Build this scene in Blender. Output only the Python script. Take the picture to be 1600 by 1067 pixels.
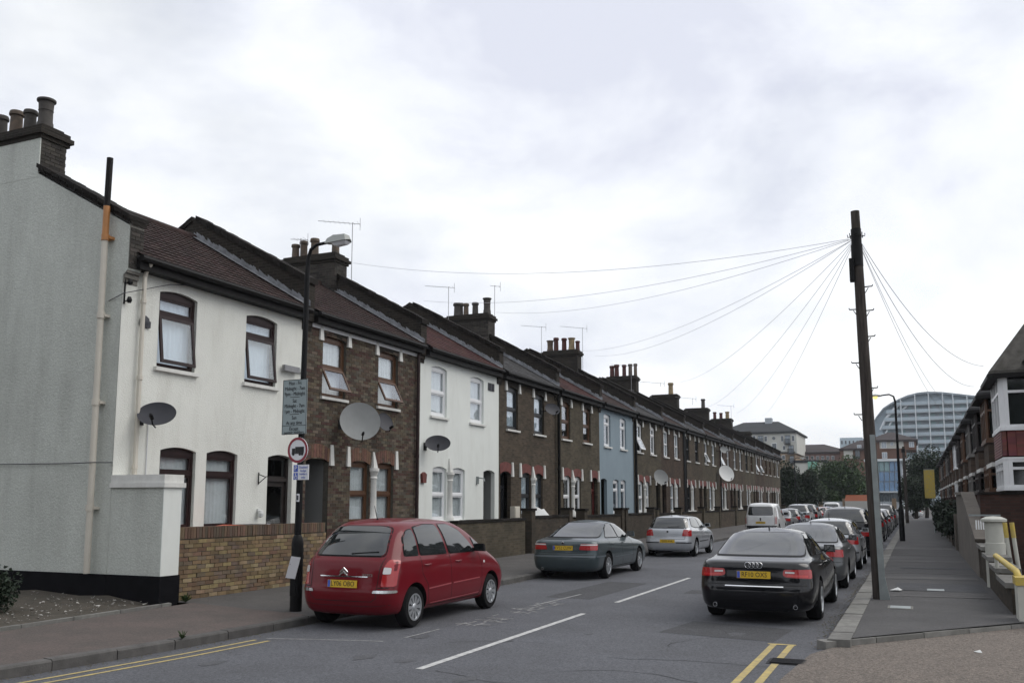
import bpy, bmesh, math, random
from mathutils import Vector, Matrix, noise as mnoise
from mathutils.bvhtree import BVHTree
rnd = random.Random(7)
R = math.radians
for o in list(bpy.data.objects): bpy.data.objects.remove(o)
S = bpy.context.scene
COL = S.collection
# ---------------------------------------------------------------- camera
CAM_H = 1.92
cam = bpy.data.cameras.new('camera'); camo = bpy.data.objects.new('camera', cam); COL.objects.link(camo)
cam.sensor_width = 36; cam.lens = 36*1430/1600; cam.shift_y = 66.5/1600
cam.clip_start = .1; cam.clip_end = 3000
camo.location = (0, 0, CAM_H)
camo.rotation_euler = (R(90+7.2926), 0, R(23.672))
S.camera = camo
# ---------------------------------------------------------------- world, sun, exposure
SUN_AZ, SUN_EL = 62, 48            # azimuth clockwise from +Y
w = bpy.data.worlds.new('World'); S.world = w; w.use_nodes = True
nt = w.node_tree; N = nt.nodes; L = nt.links
for n in list(N): N.remove(n)
out = N.new('ShaderNodeOutputWorld'); bg = N.new('ShaderNodeBackground'); bg.inputs['Strength'].default_value = .1
sky = N.new('ShaderNodeTexSky'); sky.sky_type = 'NISHITA'; sky.sun_disc = False
sky.sun_elevation = R(SUN_EL); sky.sun_rotation = R(SUN_AZ); sky.dust_density = 3; sky.air_density = 1
tc = N.new('ShaderNodeTexCoord')
mp = N.new('ShaderNodeMapping'); mp.inputs['Scale'].default_value = (1, 1, 1.7); mp.inputs['Location'].default_value = (3.1, 1.7, .4)
n1 = N.new('ShaderNodeTexNoise'); n1.inputs['Scale'].default_value = 2.6; n1.inputs['Detail'].default_value = 7; n1.inputs['Roughness'].default_value = .58; n1.inputs['Distortion'].default_value = .25
cr = N.new('ShaderNodeValToRGB')
cr.color_ramp.elements[0].position = .34; cr.color_ramp.elements[0].color = (8.1, 8.4, 9.5, 1)
cr.color_ramp.elements[1].position = .62; cr.color_ramp.elements[1].color = (11.6, 11.8, 11.9, 1)
e = cr.color_ramp.elements.new(.46); e.color = (9.8, 10.1, 10.8, 1)
mp2 = N.new('ShaderNodeMapping'); mp2.inputs['Scale'].default_value = (1, 1, 2.6); mp2.inputs['Location'].default_value = (7.3, -2.2, 1.4)
n2 = N.new('ShaderNodeTexNoise'); n2.inputs['Scale'].default_value = 1.9; n2.inputs['Detail'].default_value = 5; n2.inputs['Roughness'].default_value = .5
cr2 = N.new('ShaderNodeValToRGB')       # gaps where thin cloud lets the blue through
cr2.color_ramp.elements[0].position = .5; cr2.color_ramp.elements[0].color = (.95, .95, .95, 1)
cr2.color_ramp.elements[1].position = .64; cr2.color_ramp.elements[1].color = (.7, .7, .7, 1)
mx = N.new('ShaderNodeMix'); mx.data_type = 'RGBA'
L.new(tc.outputs['Generated'], mp.inputs['Vector']); L.new(mp.outputs[0], n1.inputs['Vector']); L.new(n1.outputs['Fac'], cr.inputs['Fac'])
L.new(tc.outputs['Generated'], mp2.inputs['Vector']); L.new(mp2.outputs[0], n2.inputs['Vector']); L.new(n2.outputs['Fac'], cr2.inputs['Fac'])
L.new(cr2.outputs[0], mx.inputs['Factor']); L.new(sky.outputs[0], mx.inputs['A']); L.new(cr.outputs[0], mx.inputs['B'])
L.new(mx.outputs['Result'], bg.inputs['Color']); L.new(bg.outputs[0], out.inputs['Surface'])
sl = bpy.data.lights.new('sun', 'SUN'); sl.energy = 1.4; sl.angle = R(45); sl.color = (1, .96, .9)
so = bpy.data.objects.new('sun', sl); COL.objects.link(so)
sd = Vector((math.sin(R(SUN_AZ))*math.cos(R(SUN_EL)), math.cos(R(SUN_AZ))*math.cos(R(SUN_EL)), math.sin(R(SUN_EL))))
so.rotation_euler = sd.to_track_quat('Z', 'Y').to_euler(); so.location = sd*60
S.view_settings.view_transform = 'Standard'; S.view_settings.look = 'None'; S.view_settings.exposure = 0; S.view_settings.gamma = 1
S.render.engine = 'CYCLES'; S.render.resolution_x = 1024; S.render.resolution_y = 682
# ---------------------------------------------------------------- pixel helpers (photo pixels -> direction from the camera)
_p = math.atan(183/1430); _yaw = R(23.672)
def ray(x, y):
    cx, cy, cz = x-800, -(y-600), 1430
    f = cz*math.cos(_p)-cy*math.sin(_p); u = cz*math.sin(_p)+cy*math.cos(_p)
    return Vector((cx*math.cos(_yaw)-f*math.sin(_yaw), cx*math.sin(_yaw)+f*math.cos(_yaw), u))
def onz(x, y, z=0): d = ray(x, y); return Vector((0, 0, CAM_H))+d*((z-CAM_H)/d.z)
def onx(x, y, X): d = ray(x, y); return Vector((0, 0, CAM_H))+d*(X/d.x)
def ony(x, y, Y): d = ray(x, y); return Vector((0, 0, CAM_H))+d*(Y/d.y)
# ---------------------------------------------------------------- materials
MATS = {}
def mat(name, c, rough=.8, var=.0, vs=3., bump=0., bs=60., dirt=0., dc=(.05, .05, .045), metal=0., spec=.5, c2=None, coat=0., stretch=(1, 1, 1), rnd_amt=0., local=False, ds=1.1, cols=None, speck=0., dr=(.42, .78)):
    m = bpy.data.materials.new(name); m.use_nodes = True; nt = m.node_tree; N = nt.nodes; L = nt.links
    b = N['Principled BSDF']
    b.inputs['Roughness'].default_value = rough; b.inputs['Metallic'].default_value = metal
    b.inputs['Specular IOR Level'].default_value = spec; b.inputs['Coat Weight'].default_value = coat; b.inputs['Coat Roughness'].default_value = .04
    if local: pos = N.new('ShaderNodeTexCoord').outputs['Object']
    else: pos = N.new('ShaderNodeNewGeometry').outputs['Position']
    mp = N.new('ShaderNodeMapping'); mp.inputs['Scale'].default_value = stretch; L.new(pos, mp.inputs['Vector']); V = mp.outputs[0]
    rgb = N.new('ShaderNodeRGB'); rgb.outputs[0].default_value = (*c, 1); colr = rgb.outputs[0]
    def mixc(f, a, bcol):
        mx = N.new('ShaderNodeMix'); mx.data_type = 'RGBA'
        if isinstance(f, float): mx.inputs['Factor'].default_value = f
        else: L.new(f, mx.inputs['Factor'])
        L.new(a, mx.inputs['A'])
        if isinstance(bcol, tuple): mx.inputs['B'].default_value = (*bcol, 1)
        else: L.new(bcol, mx.inputs['B'])
        return mx.outputs['Result']
    def ntex(sc, det=6, ro=.6):
        n = N.new('ShaderNodeTexNoise'); n.inputs['Scale'].default_value = sc; n.inputs['Detail'].default_value = det; n.inputs['Roughness'].default_value = ro
        L.new(V, n.inputs['Vector']); return n.outputs['Fac']
    def ramp(f, a, bb, lo=0., hi=1.):
        r = N.new('ShaderNodeMapRange'); r.inputs['From Min'].default_value = a; r.inputs['From Max'].default_value = bb; r.inputs['To Min'].default_value = lo; r.inputs['To Max'].default_value = hi
        L.new(f, r.inputs['Value']); return r.outputs[0]
    if cols:
        oi0 = N.new('ShaderNodeObjectInfo').outputs['Random']; ge0 = N.new('ShaderNodeNewGeometry').outputs['Random Per Island']
        a0 = N.new('ShaderNodeMath'); a0.operation = 'ADD'; L.new(oi0, a0.inputs[0]); L.new(ge0, a0.inputs[1]); f0 = N.new('ShaderNodeMath'); f0.operation = 'FRACT'; L.new(a0.outputs[0], f0.inputs[0])
        m0 = N.new('ShaderNodeMath'); m0.operation = 'MULTIPLY'; m0.inputs[1].default_value = 13.7; L.new(f0.outputs[0], m0.inputs[0]); g0 = N.new('ShaderNodeMath'); g0.operation = 'FRACT'; L.new(m0.outputs[0], g0.inputs[0])
        rp = N.new('ShaderNodeValToRGB'); rp.color_ramp.interpolation = 'CONSTANT'
        while len(rp.color_ramp.elements) < len(cols): rp.color_ramp.elements.new(.5)
        for i_, cc in enumerate(cols): rp.color_ramp.elements[i_].position = i_/len(cols); rp.color_ramp.elements[i_].color = (*cc, 1)
        L.new(g0.outputs[0], rp.inputs['Fac']); colr = mixc(ramp(ntex(vs), .35, .75, 0., .45), rp.outputs[0], c2 or c); c2 = None; var = 0
    if var or c2:
        other = c2 if c2 else tuple(x*(1-var) for x in c)
        colr = mixc(ramp(ntex(vs), .32, .68), colr, other)
    if rnd_amt:
        oi = N.new('ShaderNodeObjectInfo').outputs['Random']; ge = N.new('ShaderNodeNewGeometry').outputs['Random Per Island']
        ad = N.new('ShaderNodeMath'); ad.operation = 'ADD'; L.new(oi, ad.inputs[0]); L.new(ge, ad.inputs[1])
        fr = N.new('ShaderNodeMath'); fr.operation = 'FRACT'; L.new(ad.outputs[0], fr.inputs[0])
        hs = N.new('ShaderNodeHueSaturation'); L.new(colr, hs.inputs['Color']); L.new(ramp(fr.outputs[0], 0, 1, 1-rnd_amt, 1+rnd_amt), hs.inputs['Value'])
        m2 = N.new('ShaderNodeMath'); m2.operation = 'MULTIPLY'; L.new(fr.outputs[0], m2.inputs[0]); m2.inputs[1].default_value = 7.31
        f2 = N.new('ShaderNodeMath'); f2.operation = 'FRACT'; L.new(m2.outputs[0], f2.inputs[0])
        L.new(ramp(f2.outputs[0], 0, 1, .48, .52), hs.inputs['Hue']); colr = hs.outputs[0]
    if speck:
        vn = N.new('ShaderNodeTexVoronoi'); vn.inputs['Scale'].default_value = 55; L.new(pos, vn.inputs['Vector']); sv = N.new('ShaderNodeSeparateColor'); L.new(vn.outputs['Color'], sv.inputs[0])
        hs2 = N.new('ShaderNodeHueSaturation'); L.new(colr, hs2.inputs['Color']); L.new(ramp(sv.outputs[0], 0, 1, 1-speck, 1+speck), hs2.inputs['Value']); colr = hs2.outputs[0]
    if dirt:
        mp3 = N.new('ShaderNodeMapping'); mp3.inputs['Scale'].default_value = (1.3*ds, 1.3*ds, .28*ds); L.new(pos, mp3.inputs['Vector'])
        n = N.new('ShaderNodeTexNoise'); n.inputs['Scale'].default_value = 1.9; n.inputs['Detail'].default_value = 9; n.inputs['Roughness'].default_value = .68; L.new(mp3.outputs[0], n.inputs['Vector'])
        colr = mixc(ramp(n.outputs['Fac'], dr[0], dr[1], 0., dirt), colr, dc)
    L.new(colr, b.inputs['Base Color'])
    if bump:
        bp = N.new('ShaderNodeBump'); bp.inputs['Strength'].default_value = bump; bp.inputs['Distance'].default_value = .02
        L.new(ntex(bs, 5, .65), bp.inputs['Height']); L.new(bp.outputs[0], b.inputs['Normal'])
    MATS[name] = m; return m
def brickmat(name, c1, c2, mortar, bw=.225, bh=.075, ms=.012, bump=.5, dirt=.5, dc=(.03, .028, .025)):
    m = mat(name, c1, .9); nt = m.node_tree; N = nt.nodes; L = nt.links; b = N['Principled BSDF']; b.inputs['Specular IOR Level'].default_value = .15
    ge = N.new('ShaderNodeNewGeometry'); sp = N.new('ShaderNodeSeparateXYZ'); L.new(ge.outputs['Position'], sp.inputs[0])
    ad = N.new('ShaderNodeMath'); ad.operation = 'ADD'; L.new(sp.outputs[0], ad.inputs[0]); L.new(sp.outputs[1], ad.inputs[1])
    cb = N.new('ShaderNodeCombineXYZ'); L.new(ad.outputs[0], cb.inputs[0]); L.new(sp.outputs[2], cb.inputs[1])
    br = N.new('ShaderNodeTexBrick'); br.inputs['Scale'].default_value = 1; br.inputs['Brick Width'].default_value = bw; br.inputs['Row Height'].default_value = bh; br.inputs['Mortar Size'].default_value = ms*.5
    br.inputs['Mortar Smooth'].default_value = .3; br.inputs['Bias'].default_value = -.1
    br.inputs['Color1'].default_value = (*c1, 1); br.inputs['Color2'].default_value = (*c2, 1); br.inputs['Mortar'].default_value = (*mortar, 1)
    L.new(cb.outputs[0], br.inputs['Vector'])
    n = N.new('ShaderNodeTexNoise'); n.inputs['Scale'].default_value = 1.1; n.inputs['Detail'].default_value = 8; n.inputs['Roughness'].default_value = .65; L.new(ge.outputs['Position'], n.inputs['Vector'])
    mr = N.new('ShaderNodeMapRange'); mr.inputs['From Min'].default_value = .4; mr.inputs['From Max'].default_value = .75; mr.inputs['To Max'].default_value = dirt; L.new(n.outputs['Fac'], mr.inputs['Value'])
    mx = N.new('ShaderNodeMix'); mx.data_type = 'RGBA'; L.new(mr.outputs[0], mx.inputs['Factor']); L.new(br.outputs['Color'], mx.inputs['A']); mx.inputs['B'].default_value = (*dc, 1)
    L.new(mx.outputs['Result'], b.inputs['Base Color'])
    bp = N.new('ShaderNodeBump'); bp.inputs['Strength'].default_value = bump; bp.inputs['Distance'].default_value = .01; bp.invert = True
    L.new(br.outputs['Fac'], bp.inputs['Height']); L.new(bp.outputs[0], b.inputs['Normal'])
    return m
def glassmat(name, tint=(.75, .8, .8), ior=1.75, rough=.02):
    m = bpy.data.materials.new(name); m.use_nodes = True; nt = m.node_tree; N = nt.nodes; L = nt.links
    N.remove(N['Principled BSDF']); o = N['Material Output']
    t = N.new('ShaderNodeBsdfTransparent'); t.inputs[0].default_value = (*tint, 1)
    g = N.new('ShaderNodeBsdfGlossy'); g.inputs['Roughness'].default_value = rough; g.inputs['Color'].default_value = (.95, .97, 1, 1)
    lw = N.new('ShaderNodeLayerWeight'); pw = N.new('ShaderNodeMath'); pw.operation = 'POWER'; pw.inputs[1].default_value = 4.; L.new(lw.outputs['Facing'], pw.inputs[0])
    f = N.new('ShaderNodeMapRange'); f.inputs['To Min'].default_value = ((ior-1)/(ior+1))**2; f.inputs['To Max'].default_value = .95; L.new(pw.outputs[0], f.inputs['Value']); mx = N.new('ShaderNodeMixShader')
    ge = N.new('ShaderNodeNewGeometry'); n = N.new('ShaderNodeTexNoise'); n.inputs['Scale'].default_value = 1.4; n.inputs['Detail'].default_value = 2; L.new(ge.outputs['Position'], n.inputs['Vector'])
    bp = N.new('ShaderNodeBump'); bp.inputs['Strength'].default_value = .08; bp.inputs['Distance'].default_value = .05; L.new(n.outputs['Fac'], bp.inputs['Height'])
    L.new(bp.outputs[0], g.inputs['Normal']); lw.inputs['Blend'].default_value = .5
    L.new(f.outputs[0], mx.inputs[0]); L.new(t.outputs[0], mx.inputs[1]); L.new(g.outputs[0], mx.inputs[2]); L.new(mx.outputs[0], o.inputs['Surface'])
    MATS[name] = m; return m
mat('asphalt', (.112, .116, .13), .88, c2=(.09, .093, .104), vs=.45, bump=.7, bs=110, dirt=.5, dc=(.055, .055, .058), ds=.3, speck=.34)
mat('pavement', (.09, .084, .08), .9, c2=(.068, .065, .063), vs=1.3, bump=.5, bs=120, dirt=.45, dc=(.045, .042, .04), ds=.5, speck=.22)
mat('pavement_right', (.082, .08, .08), .9, c2=(.06, .058, .059), vs=.6, bump=.5, bs=120, dirt=.5, dc=(.035, .034, .034), ds=.45, speck=.22)
mat('pavement_red', (.112, .086, .078), .92, c2=(.082, .069, .062), vs=1.7, bump=.5, bs=110, dirt=.45, dc=(.055, .05, .046), ds=.6, speck=.2)
mat('aggregate', (.2, .165, .14), .95, c2=(.13, .115, .1), vs=26, bump=1., bs=55, speck=.45, dirt=.35, dc=(.09, .08, .07), ds=.6)
mat('kerb_stone', (.22, .215, .2), .9, var=.35, vs=7, bump=.4, bs=70, dirt=.5, dc=(.07, .07, .062), rnd_amt=.16)
mat('kerb_dark', (.11, .105, .1), .92, var=.4, vs=5, bump=.5, bs=50, dirt=.55, dc=(.04, .04, .036), rnd_amt=.2)
mat('soil', (.075, .062, .048), .97, c2=(.045, .04, .03), vs=5, bump=1., bs=24)
mat('road_paint', (.62, .62, .6), .8, c2=(.36, .36, .36), vs=9, dirt=.45, dc=(.14, .14, .14), ds=4)
mat('road_paint_worn', (.34, .34, .34), .85, c2=(.12, .12, .12), vs=14)
mat('yellow_line', (.52, .4, .13), .85, c2=(.3, .25, .14), vs=7, dirt=.4, dc=(.15, .13, .1), ds=3)
mat('render_white', (.73, .74, .69), .88, var=.1, vs=.9, bump=.75, bs=34, dirt=.36, dc=(.4, .38, .33), ds=1.2, dr=(.48, .8))
mat('pebbledash', (.58, .605, .56), .95, var=.16, vs=.35, bump=1., bs=30, dirt=.55, dc=(.28, .285, .26), ds=.8, dr=(.44, .8), speck=.1)
mat('smooth_white', (.73, .755, .72), .75, var=.07, vs=.8, bump=.15, bs=40, dirt=.4, dc=(.45, .45, .4), ds=1.2, dr=(.5, .85))
mat('render_blue', (.235, .3, .345), .85, var=.1, vs=.8, bump=.25, bs=50, dirt=.3, dc=(.17, .22, .26))
mat('plinth_black', (.008, .008, .01), .9, spec=.1, var=.4, vs=3, bump=.3, bs=40)
brickmat('brick_brown', (.1, .077, .056), (.055, .044, .034), (.092, .083, .068), dirt=.65, dc=(.03, .027, .022))
brickmat('brick_soot', (.04, .034, .028), (.024, .021, .018), (.06, .055, .048), dirt=.55, dc=(.018, .017, .016))
brickmat('brick_yellow', (.24, .165, .085), (.16, .105, .06), (.13, .115, .09), dirt=.4, dc=(.07, .055, .04))
brickmat('brick_dark', (.075, .06, .045), (.045, .038, .03), (.06, .054, .045), dirt=.6)
brickmat('brick_red', (.066, .034, .027), (.04, .024, .02), (.045, .037, .032), dirt=.5, dc=(.02, .014, .012))
brickmat('brick_olive', (.105, .088, .062), (.065, .055, .04), (.1, .09, .075), dirt=.6, dc=(.03, .028, .022))
brickmat('brick_warm', (.092, .064, .048), (.05, .037, .03), (.07, .06, .05), dirt=.7, dc=(.026, .022, .018))
mat('brick_piece_yellow', (.16, .11, .065), .92, spec=.2, cols=[(.24, .175, .1), (.31, .24, .15), (.18, .12, .08), (.165, .13, .1), (.26, .195, .105), (.2, .145, .085)], vs=7, bump=.7, bs=70, rnd_amt=.2, dirt=.6, dc=(.055, .045, .032), ds=1.6)
mat('brick_piece_coping', (.1, .075, .055), .92, spec=.2, cols=[(.16, .11, .075), (.13, .09, .065), (.11, .085, .065), (.17, .105, .075)], vs=7, bump=.7, bs=70, rnd_amt=.2, dirt=.4, dc=(.05, .04, .032), ds=1.6)
mat('brick_piece_brown', (.085, .068, .052), .95, spec=.15, cols=[(.13, .1, .074), (.1, .075, .055), (.15, .125, .095), (.085, .05, .042), (.11, .1, .08), (.07, .056, .045)], vs=5, bump=.6, bs=70, rnd_amt=.2, dirt=.45, dc=(.045, .04, .033))
mat('brick_piece_soot', (.05, .043, .036), .92, c2=(.03, .027, .024), vs=6, bump=.5, bs=90, rnd_amt=.5)
mat('mortar', (.125, .116, .098), .95, spec=.15, var=.3, vs=9, bump=.4, bs=90)
mat('mortar_pale', (.19, .18, .16), .95, var=.3, vs=9, bump=.4, bs=90)
mat('lintel_red', (.17, .05, .042), .85, var=.4, vs=6, bump=.3, bs=60)
mat('lintel_brick', (.15, .075, .05), .88, var=.4, vs=8, bump=.4, bs=60, rnd_amt=.3)
mat('stone_white', (.7, .7, .67), .8, var=.12, vs=5, dirt=.35, dc=(.35, .34, .3), ds=2)
mat('tile_brown', (.046, .026, .024), .9, spec=.2, c2=(.028, .019, .018), vs=3, bump=.4, bs=70, rnd_amt=.3, dirt=.25, dc=(.11, .105, .09), ds=2)
mat('tile_red', (.062, .027, .024), .9, spec=.2, c2=(.045, .02, .019), vs=3, bump=.4, bs=70, rnd_amt=.25)
mat('tile_grey', (.058, .058, .06), .85, spec=.25, c2=(.036, .034, .034), vs=2.5, bump=.3, bs=70, rnd_amt=.25)
mat('coping', (.024, .021, .019), .95, spec=.15, var=.4, vs=4, bump=.5, bs=50, rnd_amt=.35)
mat('flashing', (.27, .28, .3), .75, c2=(.13, .135, .145), vs=5, bump=.4, bs=30)
mat('gutter_black', (.008, .007, .007), .6, spec=.2, var=.3, vs=5)
mat('pvc_cream', (.62, .58, .5), .5, var=.1, vs=3, dirt=.3, dc=(.35, .33, .29))
mat('pvc_orange', (.5, .22, .07), .5, var=.2, vs=5)
mat('frame_mahogany', (.026, .011, .011), .45, spec=.3, var=.4, vs=7, bump=.1, bs=30)
mat('frame_brown', (.1, .045, .02), .45, var=.3, vs=7)
mat('frame_white', (.78, .79, .8), .35, var=.05, vs=4)
mat('frame_dark', (.02, .022, .025), .4)
mat('door_dark', (.025, .018, .016), .45, var=.3, vs=5)
mat('door_red', (.12, .025, .02), .45, var=.2, vs=5)
mat('door_green', (.03, .06, .05), .45, var=.2, vs=5)
mat('porch_grey', (.2, .205, .2), .85, var=.1, vs=2)
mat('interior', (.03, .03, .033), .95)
mat('curtain', (.78, .8, .82), .9, var=.12, vs=6)
mat('curtain_blue', (.62, .7, .78), .9, var=.1, vs=5)
mat('sky_tint_sheet', (.72, .8, .9), .8, var=.06, vs=3)  # pale blue sheet behind upper panes; their sky reflection put into its colour
glassmat('glass', (.93, .95, .95), 2.1)
glassmat('glass_dark', (.35, .38, .38), 1.6)
mat('pot_grey', (.07, .063, .057), .85, var=.4, vs=7, bump=.3, bs=40)
mat('pot_tan', (.14, .1, .072), .85, c2=(.06, .05, .04), vs=5, bump=.3, bs=40)
mat('pot_red', (.1, .03, .026), .85, c2=(.05, .022, .02), vs=5, bump=.2)
mat('pot_cream', (.3, .23, .13), .85, c2=(.16, .12, .07), vs=5)
mat('metal_grey', (.3, .3, .31), .45, metal=.6, var=.2, vs=9)
mat('metal_black', (.006, .006, .007), .5, spec=.2, var=.3, vs=6)
mat('dish_dark', (.05, .051, .06), .6, spec=.3, var=.15, vs=4)
mat('dish_pale', (.24, .25, .25), .6, spec=.3, var=.12, vs=4)
mat('sign_grey', (.3, .36, .37), .55, var=.06, vs=3)
mat('sign_white', (.72, .73, .76), .5)
mat('sign_red', (.25, .02, .035), .45)
mat('sign_blue', (.05, .1, .45), .45)
mat('ink', (.012, .012, .014), .6)
mat('lantern_shell', (.36, .38, .36), .45, var=.1, vs=5)
mat('wood_pole', (.085, .073, .066), .9, spec=.15, c2=(.032, .028, .025), vs=5, bump=.5, bs=30, stretch=(4, 4, .35))
mat('galvanised', (.3, .33, .33), .5, metal=.4, var=.2, vs=6)
mat('wire', (.6, .61, .64), .6)
mat('tyre', (.009, .009, .01), .9, spec=.2, var=.2, vs=20, local=True)
mat('alloy', (.55, .57, .59), .32, metal=.75, var=.12, vs=12, local=True)
mat('chrome', (.75, .76, .78), .12, metal=1.)
mat('plastic_black', (.006, .006, .007), .6, spec=.2)
mat('shut_line', (.006, .006, .006), .8)
mat('lamp_red', (.36, .012, .014), .18, coat=.6, spec=.6)
mat('lamp_bright', (.55, .03, .03), .15, coat=.6)
mat('lamp_clear', (.62, .6, .6), .15, coat=.5)
mat('lamp_amber', (.5, .2, .03), .2)
mat('plate_yellow', (.62, .4, .02), .45)
mat('plate_white', (.75, .75, .72), .45)
mat('car_glass', (.012, .015, .016), .03, spec=.9, coat=.45)
mat('plaster_white', (.62, .63, .62), .7)
PAINT = {'red': (.14, .005, .011), 'steel': (.06, .08, .088), 'silver': (.42, .44, .47), 'black': (.003, .003, .005), 'grey': (.1, .105, .11), 'white': (.72, .73, .73),
         'lightgrey': (.3, .32, .34), 'blue': (.03, .06, .2), 'maroon': (.09, .012, .02), 'pink': (.3, .09, .1), 'darkblue': (.018, .025, .05), 'brightred': (.28, .015, .012), 'orange': (.55, .13, .03)}
for k, c in PAINT.items():
    mt = mat('paint_'+k, c, .3 if k != 'white' else .35, spec=.5, coat=1., metal=.35 if k in ('steel', 'silver', 'grey', 'lightgrey') else 0., var=.12, vs=2.5, local=True)
    if k in ('red', 'maroon', 'grey', 'steel'): mt.node_tree.nodes['Principled BSDF'].inputs['Coat Weight'].default_value = .6; mt.node_tree.nodes['Principled BSDF'].inputs['Specular IOR Level'].default_value = .25
    if k == 'red': mt.node_tree.nodes['Principled BSDF'].inputs['Coat Weight'].default_value = .4; mt.node_tree.nodes['Principled BSDF'].inputs['Specular IOR Level'].default_value = .15
    if k == 'black': mt.node_tree.nodes['Principled BSDF'].inputs['Coat Weight'].default_value = .8; mt.node_tree.nodes['Principled BSDF'].inputs['Specular IOR Level'].default_value = .15
# ---------------------------------------------------------------- mesh helpers
class MB:
    def __init__(s): s.v = []; s.f = []; s.m = []
    def add(s, vs, fs, mi=0):
        o = len(s.v); s.v += [tuple(v) for v in vs]; s.f += [tuple(i+o for i in f) for f in fs]; s.m += [mi]*len(fs); return s
    def box(s, x0, x1, y0, y1, z0, z1, mi=0):
        return s.add([(x0, y0, z0), (x1, y0, z0), (x1, y1, z0), (x0, y1, z0), (x0, y0, z1), (x1, y0, z1), (x1, y1, z1), (x0, y1, z1)],
                     [(0, 3, 2, 1), (4, 5, 6, 7), (0, 1, 5, 4), (1, 2, 6, 5), (2, 3, 7, 6), (3, 0, 4, 7)], mi)
    def quad(s, a, b, c, d, mi=0): return s.add([a, b, c, d], [(0, 1, 2, 3)], mi)
    def prism(s, poly, axis, a, b, mi=0):
        """poly: 2D points; axis 'x': (y,z); 'y': (x,z); 'z': (x,y)"""
        def P(p, t): return {'x': (t, p[0], p[1]), 'y': (p[0], t, p[1]), 'z': (p[0], p[1], t)}[axis]
        n = len(poly); vs = [P(p, a) for p in poly]+[P(p, b) for p in poly]
        fs = [tuple(range(n)), tuple(range(2*n-1, n-1, -1))]+[(i, i+n, (i+1) % n+n, (i+1) % n) for i in range(n)]
        return s.add(vs, fs, mi)
    def tube(s, pts, r, n=8, mi=0, cap=True):
        pts = [Vector(p) for p in pts]; rs = r if isinstance(r, (list, tuple)) else [r]*len(pts); rings = []; up = None
        for i, p in enumerate(pts):
            d = (pts[min(i+1, len(pts)-1)]-pts[max(i-1, 0)]).normalized()
            if up is None: up = Vector((0, 0, 1)) if abs(d.z) < .9 else Vector((1, 0, 0))
            a = d.cross(up).normalized(); b = a.cross(d).normalized(); up = b
            rings.append([p+a*(rs[i]*math.cos(2*math.pi*k/n))+b*(rs[i]*math.sin(2*math.pi*k/n)) for k in range(n)])
        vs = [v for rg in rings for v in rg]; fs = []
        for i in range(len(rings)-1):
            for k in range(n): fs.append((i*n+k, i*n+(k+1) % n, (i+1)*n+(k+1) % n, (i+1)*n+k))
        if cap: fs += [tuple(range(n-1, -1, -1)), tuple((len(rings)-1)*n+k for k in range(n))]
        return s.add(vs, fs, mi)
    def lathe(s, prof, c=(0, 0, 0), n=16, axis='z', mi=0, caps=True):
        """prof: list of (radius, height)"""
        vs = []; fs = []
        for r, h in prof:
            for k in range(n):
                a = 2*math.pi*k/n; x, y = r*math.cos(a), r*math.sin(a)
                v = {'z': (x, y, h), 'y': (x, h, y), 'x': (h, x, y)}[axis]
                vs.append((v[0]+c[0], v[1]+c[1], v[2]+c[2]))
        for i in range(len(prof)-1):
            for k in range(n): fs.append((i*n+k, i*n+(k+1) % n, (i+1)*n+(k+1) % n, (i+1)*n+k))
        if caps and prof[0][0] > 1e-4: fs.append(tuple(range(n-1, -1, -1)))
        if caps and prof[-1][0] > 1e-4: fs.append(tuple((len(prof)-1)*n+k for k in range(n)))
        return s.add(vs, fs, mi)
    def xf(s, M):
        s.v = [tuple(M @ Vector(v)) for v in s.v]; return s
    def mesh(s, name, mats, smooth=False, org=(0, 0, 0), fixn=True):
        me = bpy.data.meshes.new(name)
        me.from_pydata([(v[0]-org[0], v[1]-org[1], v[2]-org[2]) for v in s.v], [], s.f)
        for mm in (mats if isinstance(mats, (list, tuple)) else [mats]): me.materials.append(MATS[mm])
        if any(s.m): me.polygons.foreach_set('material_index', s.m)
        if fixn:
            bm = bmesh.new(); bm.from_mesh(me); bmesh.ops.recalc_face_normals(bm, faces=bm.faces); bm.to_mesh(me); bm.free()
        if smooth: me.shade_smooth() if smooth is True else me.set_sharp_from_angle(angle=R(smooth))
        me.update(); return me
    def build(s, name, mats, parent=None, smooth=False, local=False, fixn=True, kind=None):
        org = (0, 0, 0)
        if parent is not None and not local: org = worg(parent)
        o = bpy.data.objects.new(name, s.mesh(name, mats, smooth, org, fixn)); COL.objects.link(o)
        if parent is not None: o.parent = parent
        if kind: o['kind'] = kind
        return o
def worg(o):
    v = Vector(o.location)
    while o.parent: o = o.parent; v += Vector(o.location)
    return v
def obj(name, me, parent=None, loc=(0, 0, 0), rot=(0, 0, 0), scale=None):
    o = bpy.data.objects.new(name, me); COL.objects.link(o); o.location = loc; o.rotation_euler = rot
    if scale: o.scale = scale
    if parent is not None: o.parent = parent
    return o
def tag(o, label, cat, group=None):
    o['label'] = label; o['category'] = cat
    if group: o['group'] = group
    return o
def thing(name, label, cat, loc=(0, 0, 0), rz=0, group=None):
    o = obj(name, None, None, loc, (0, 0, rz)); o.empty_display_size = .2
    return tag(o, label, cat, group)
def struct(o): o['kind'] = 'structure'; return o
_dg = [None]
def evalmesh(o):
    dg = bpy.context.evaluated_depsgraph_get(); dg.update()
    me = bpy.data.meshes.new_from_object(o.evaluated_get(dg)); return me
_tc = {}
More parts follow.
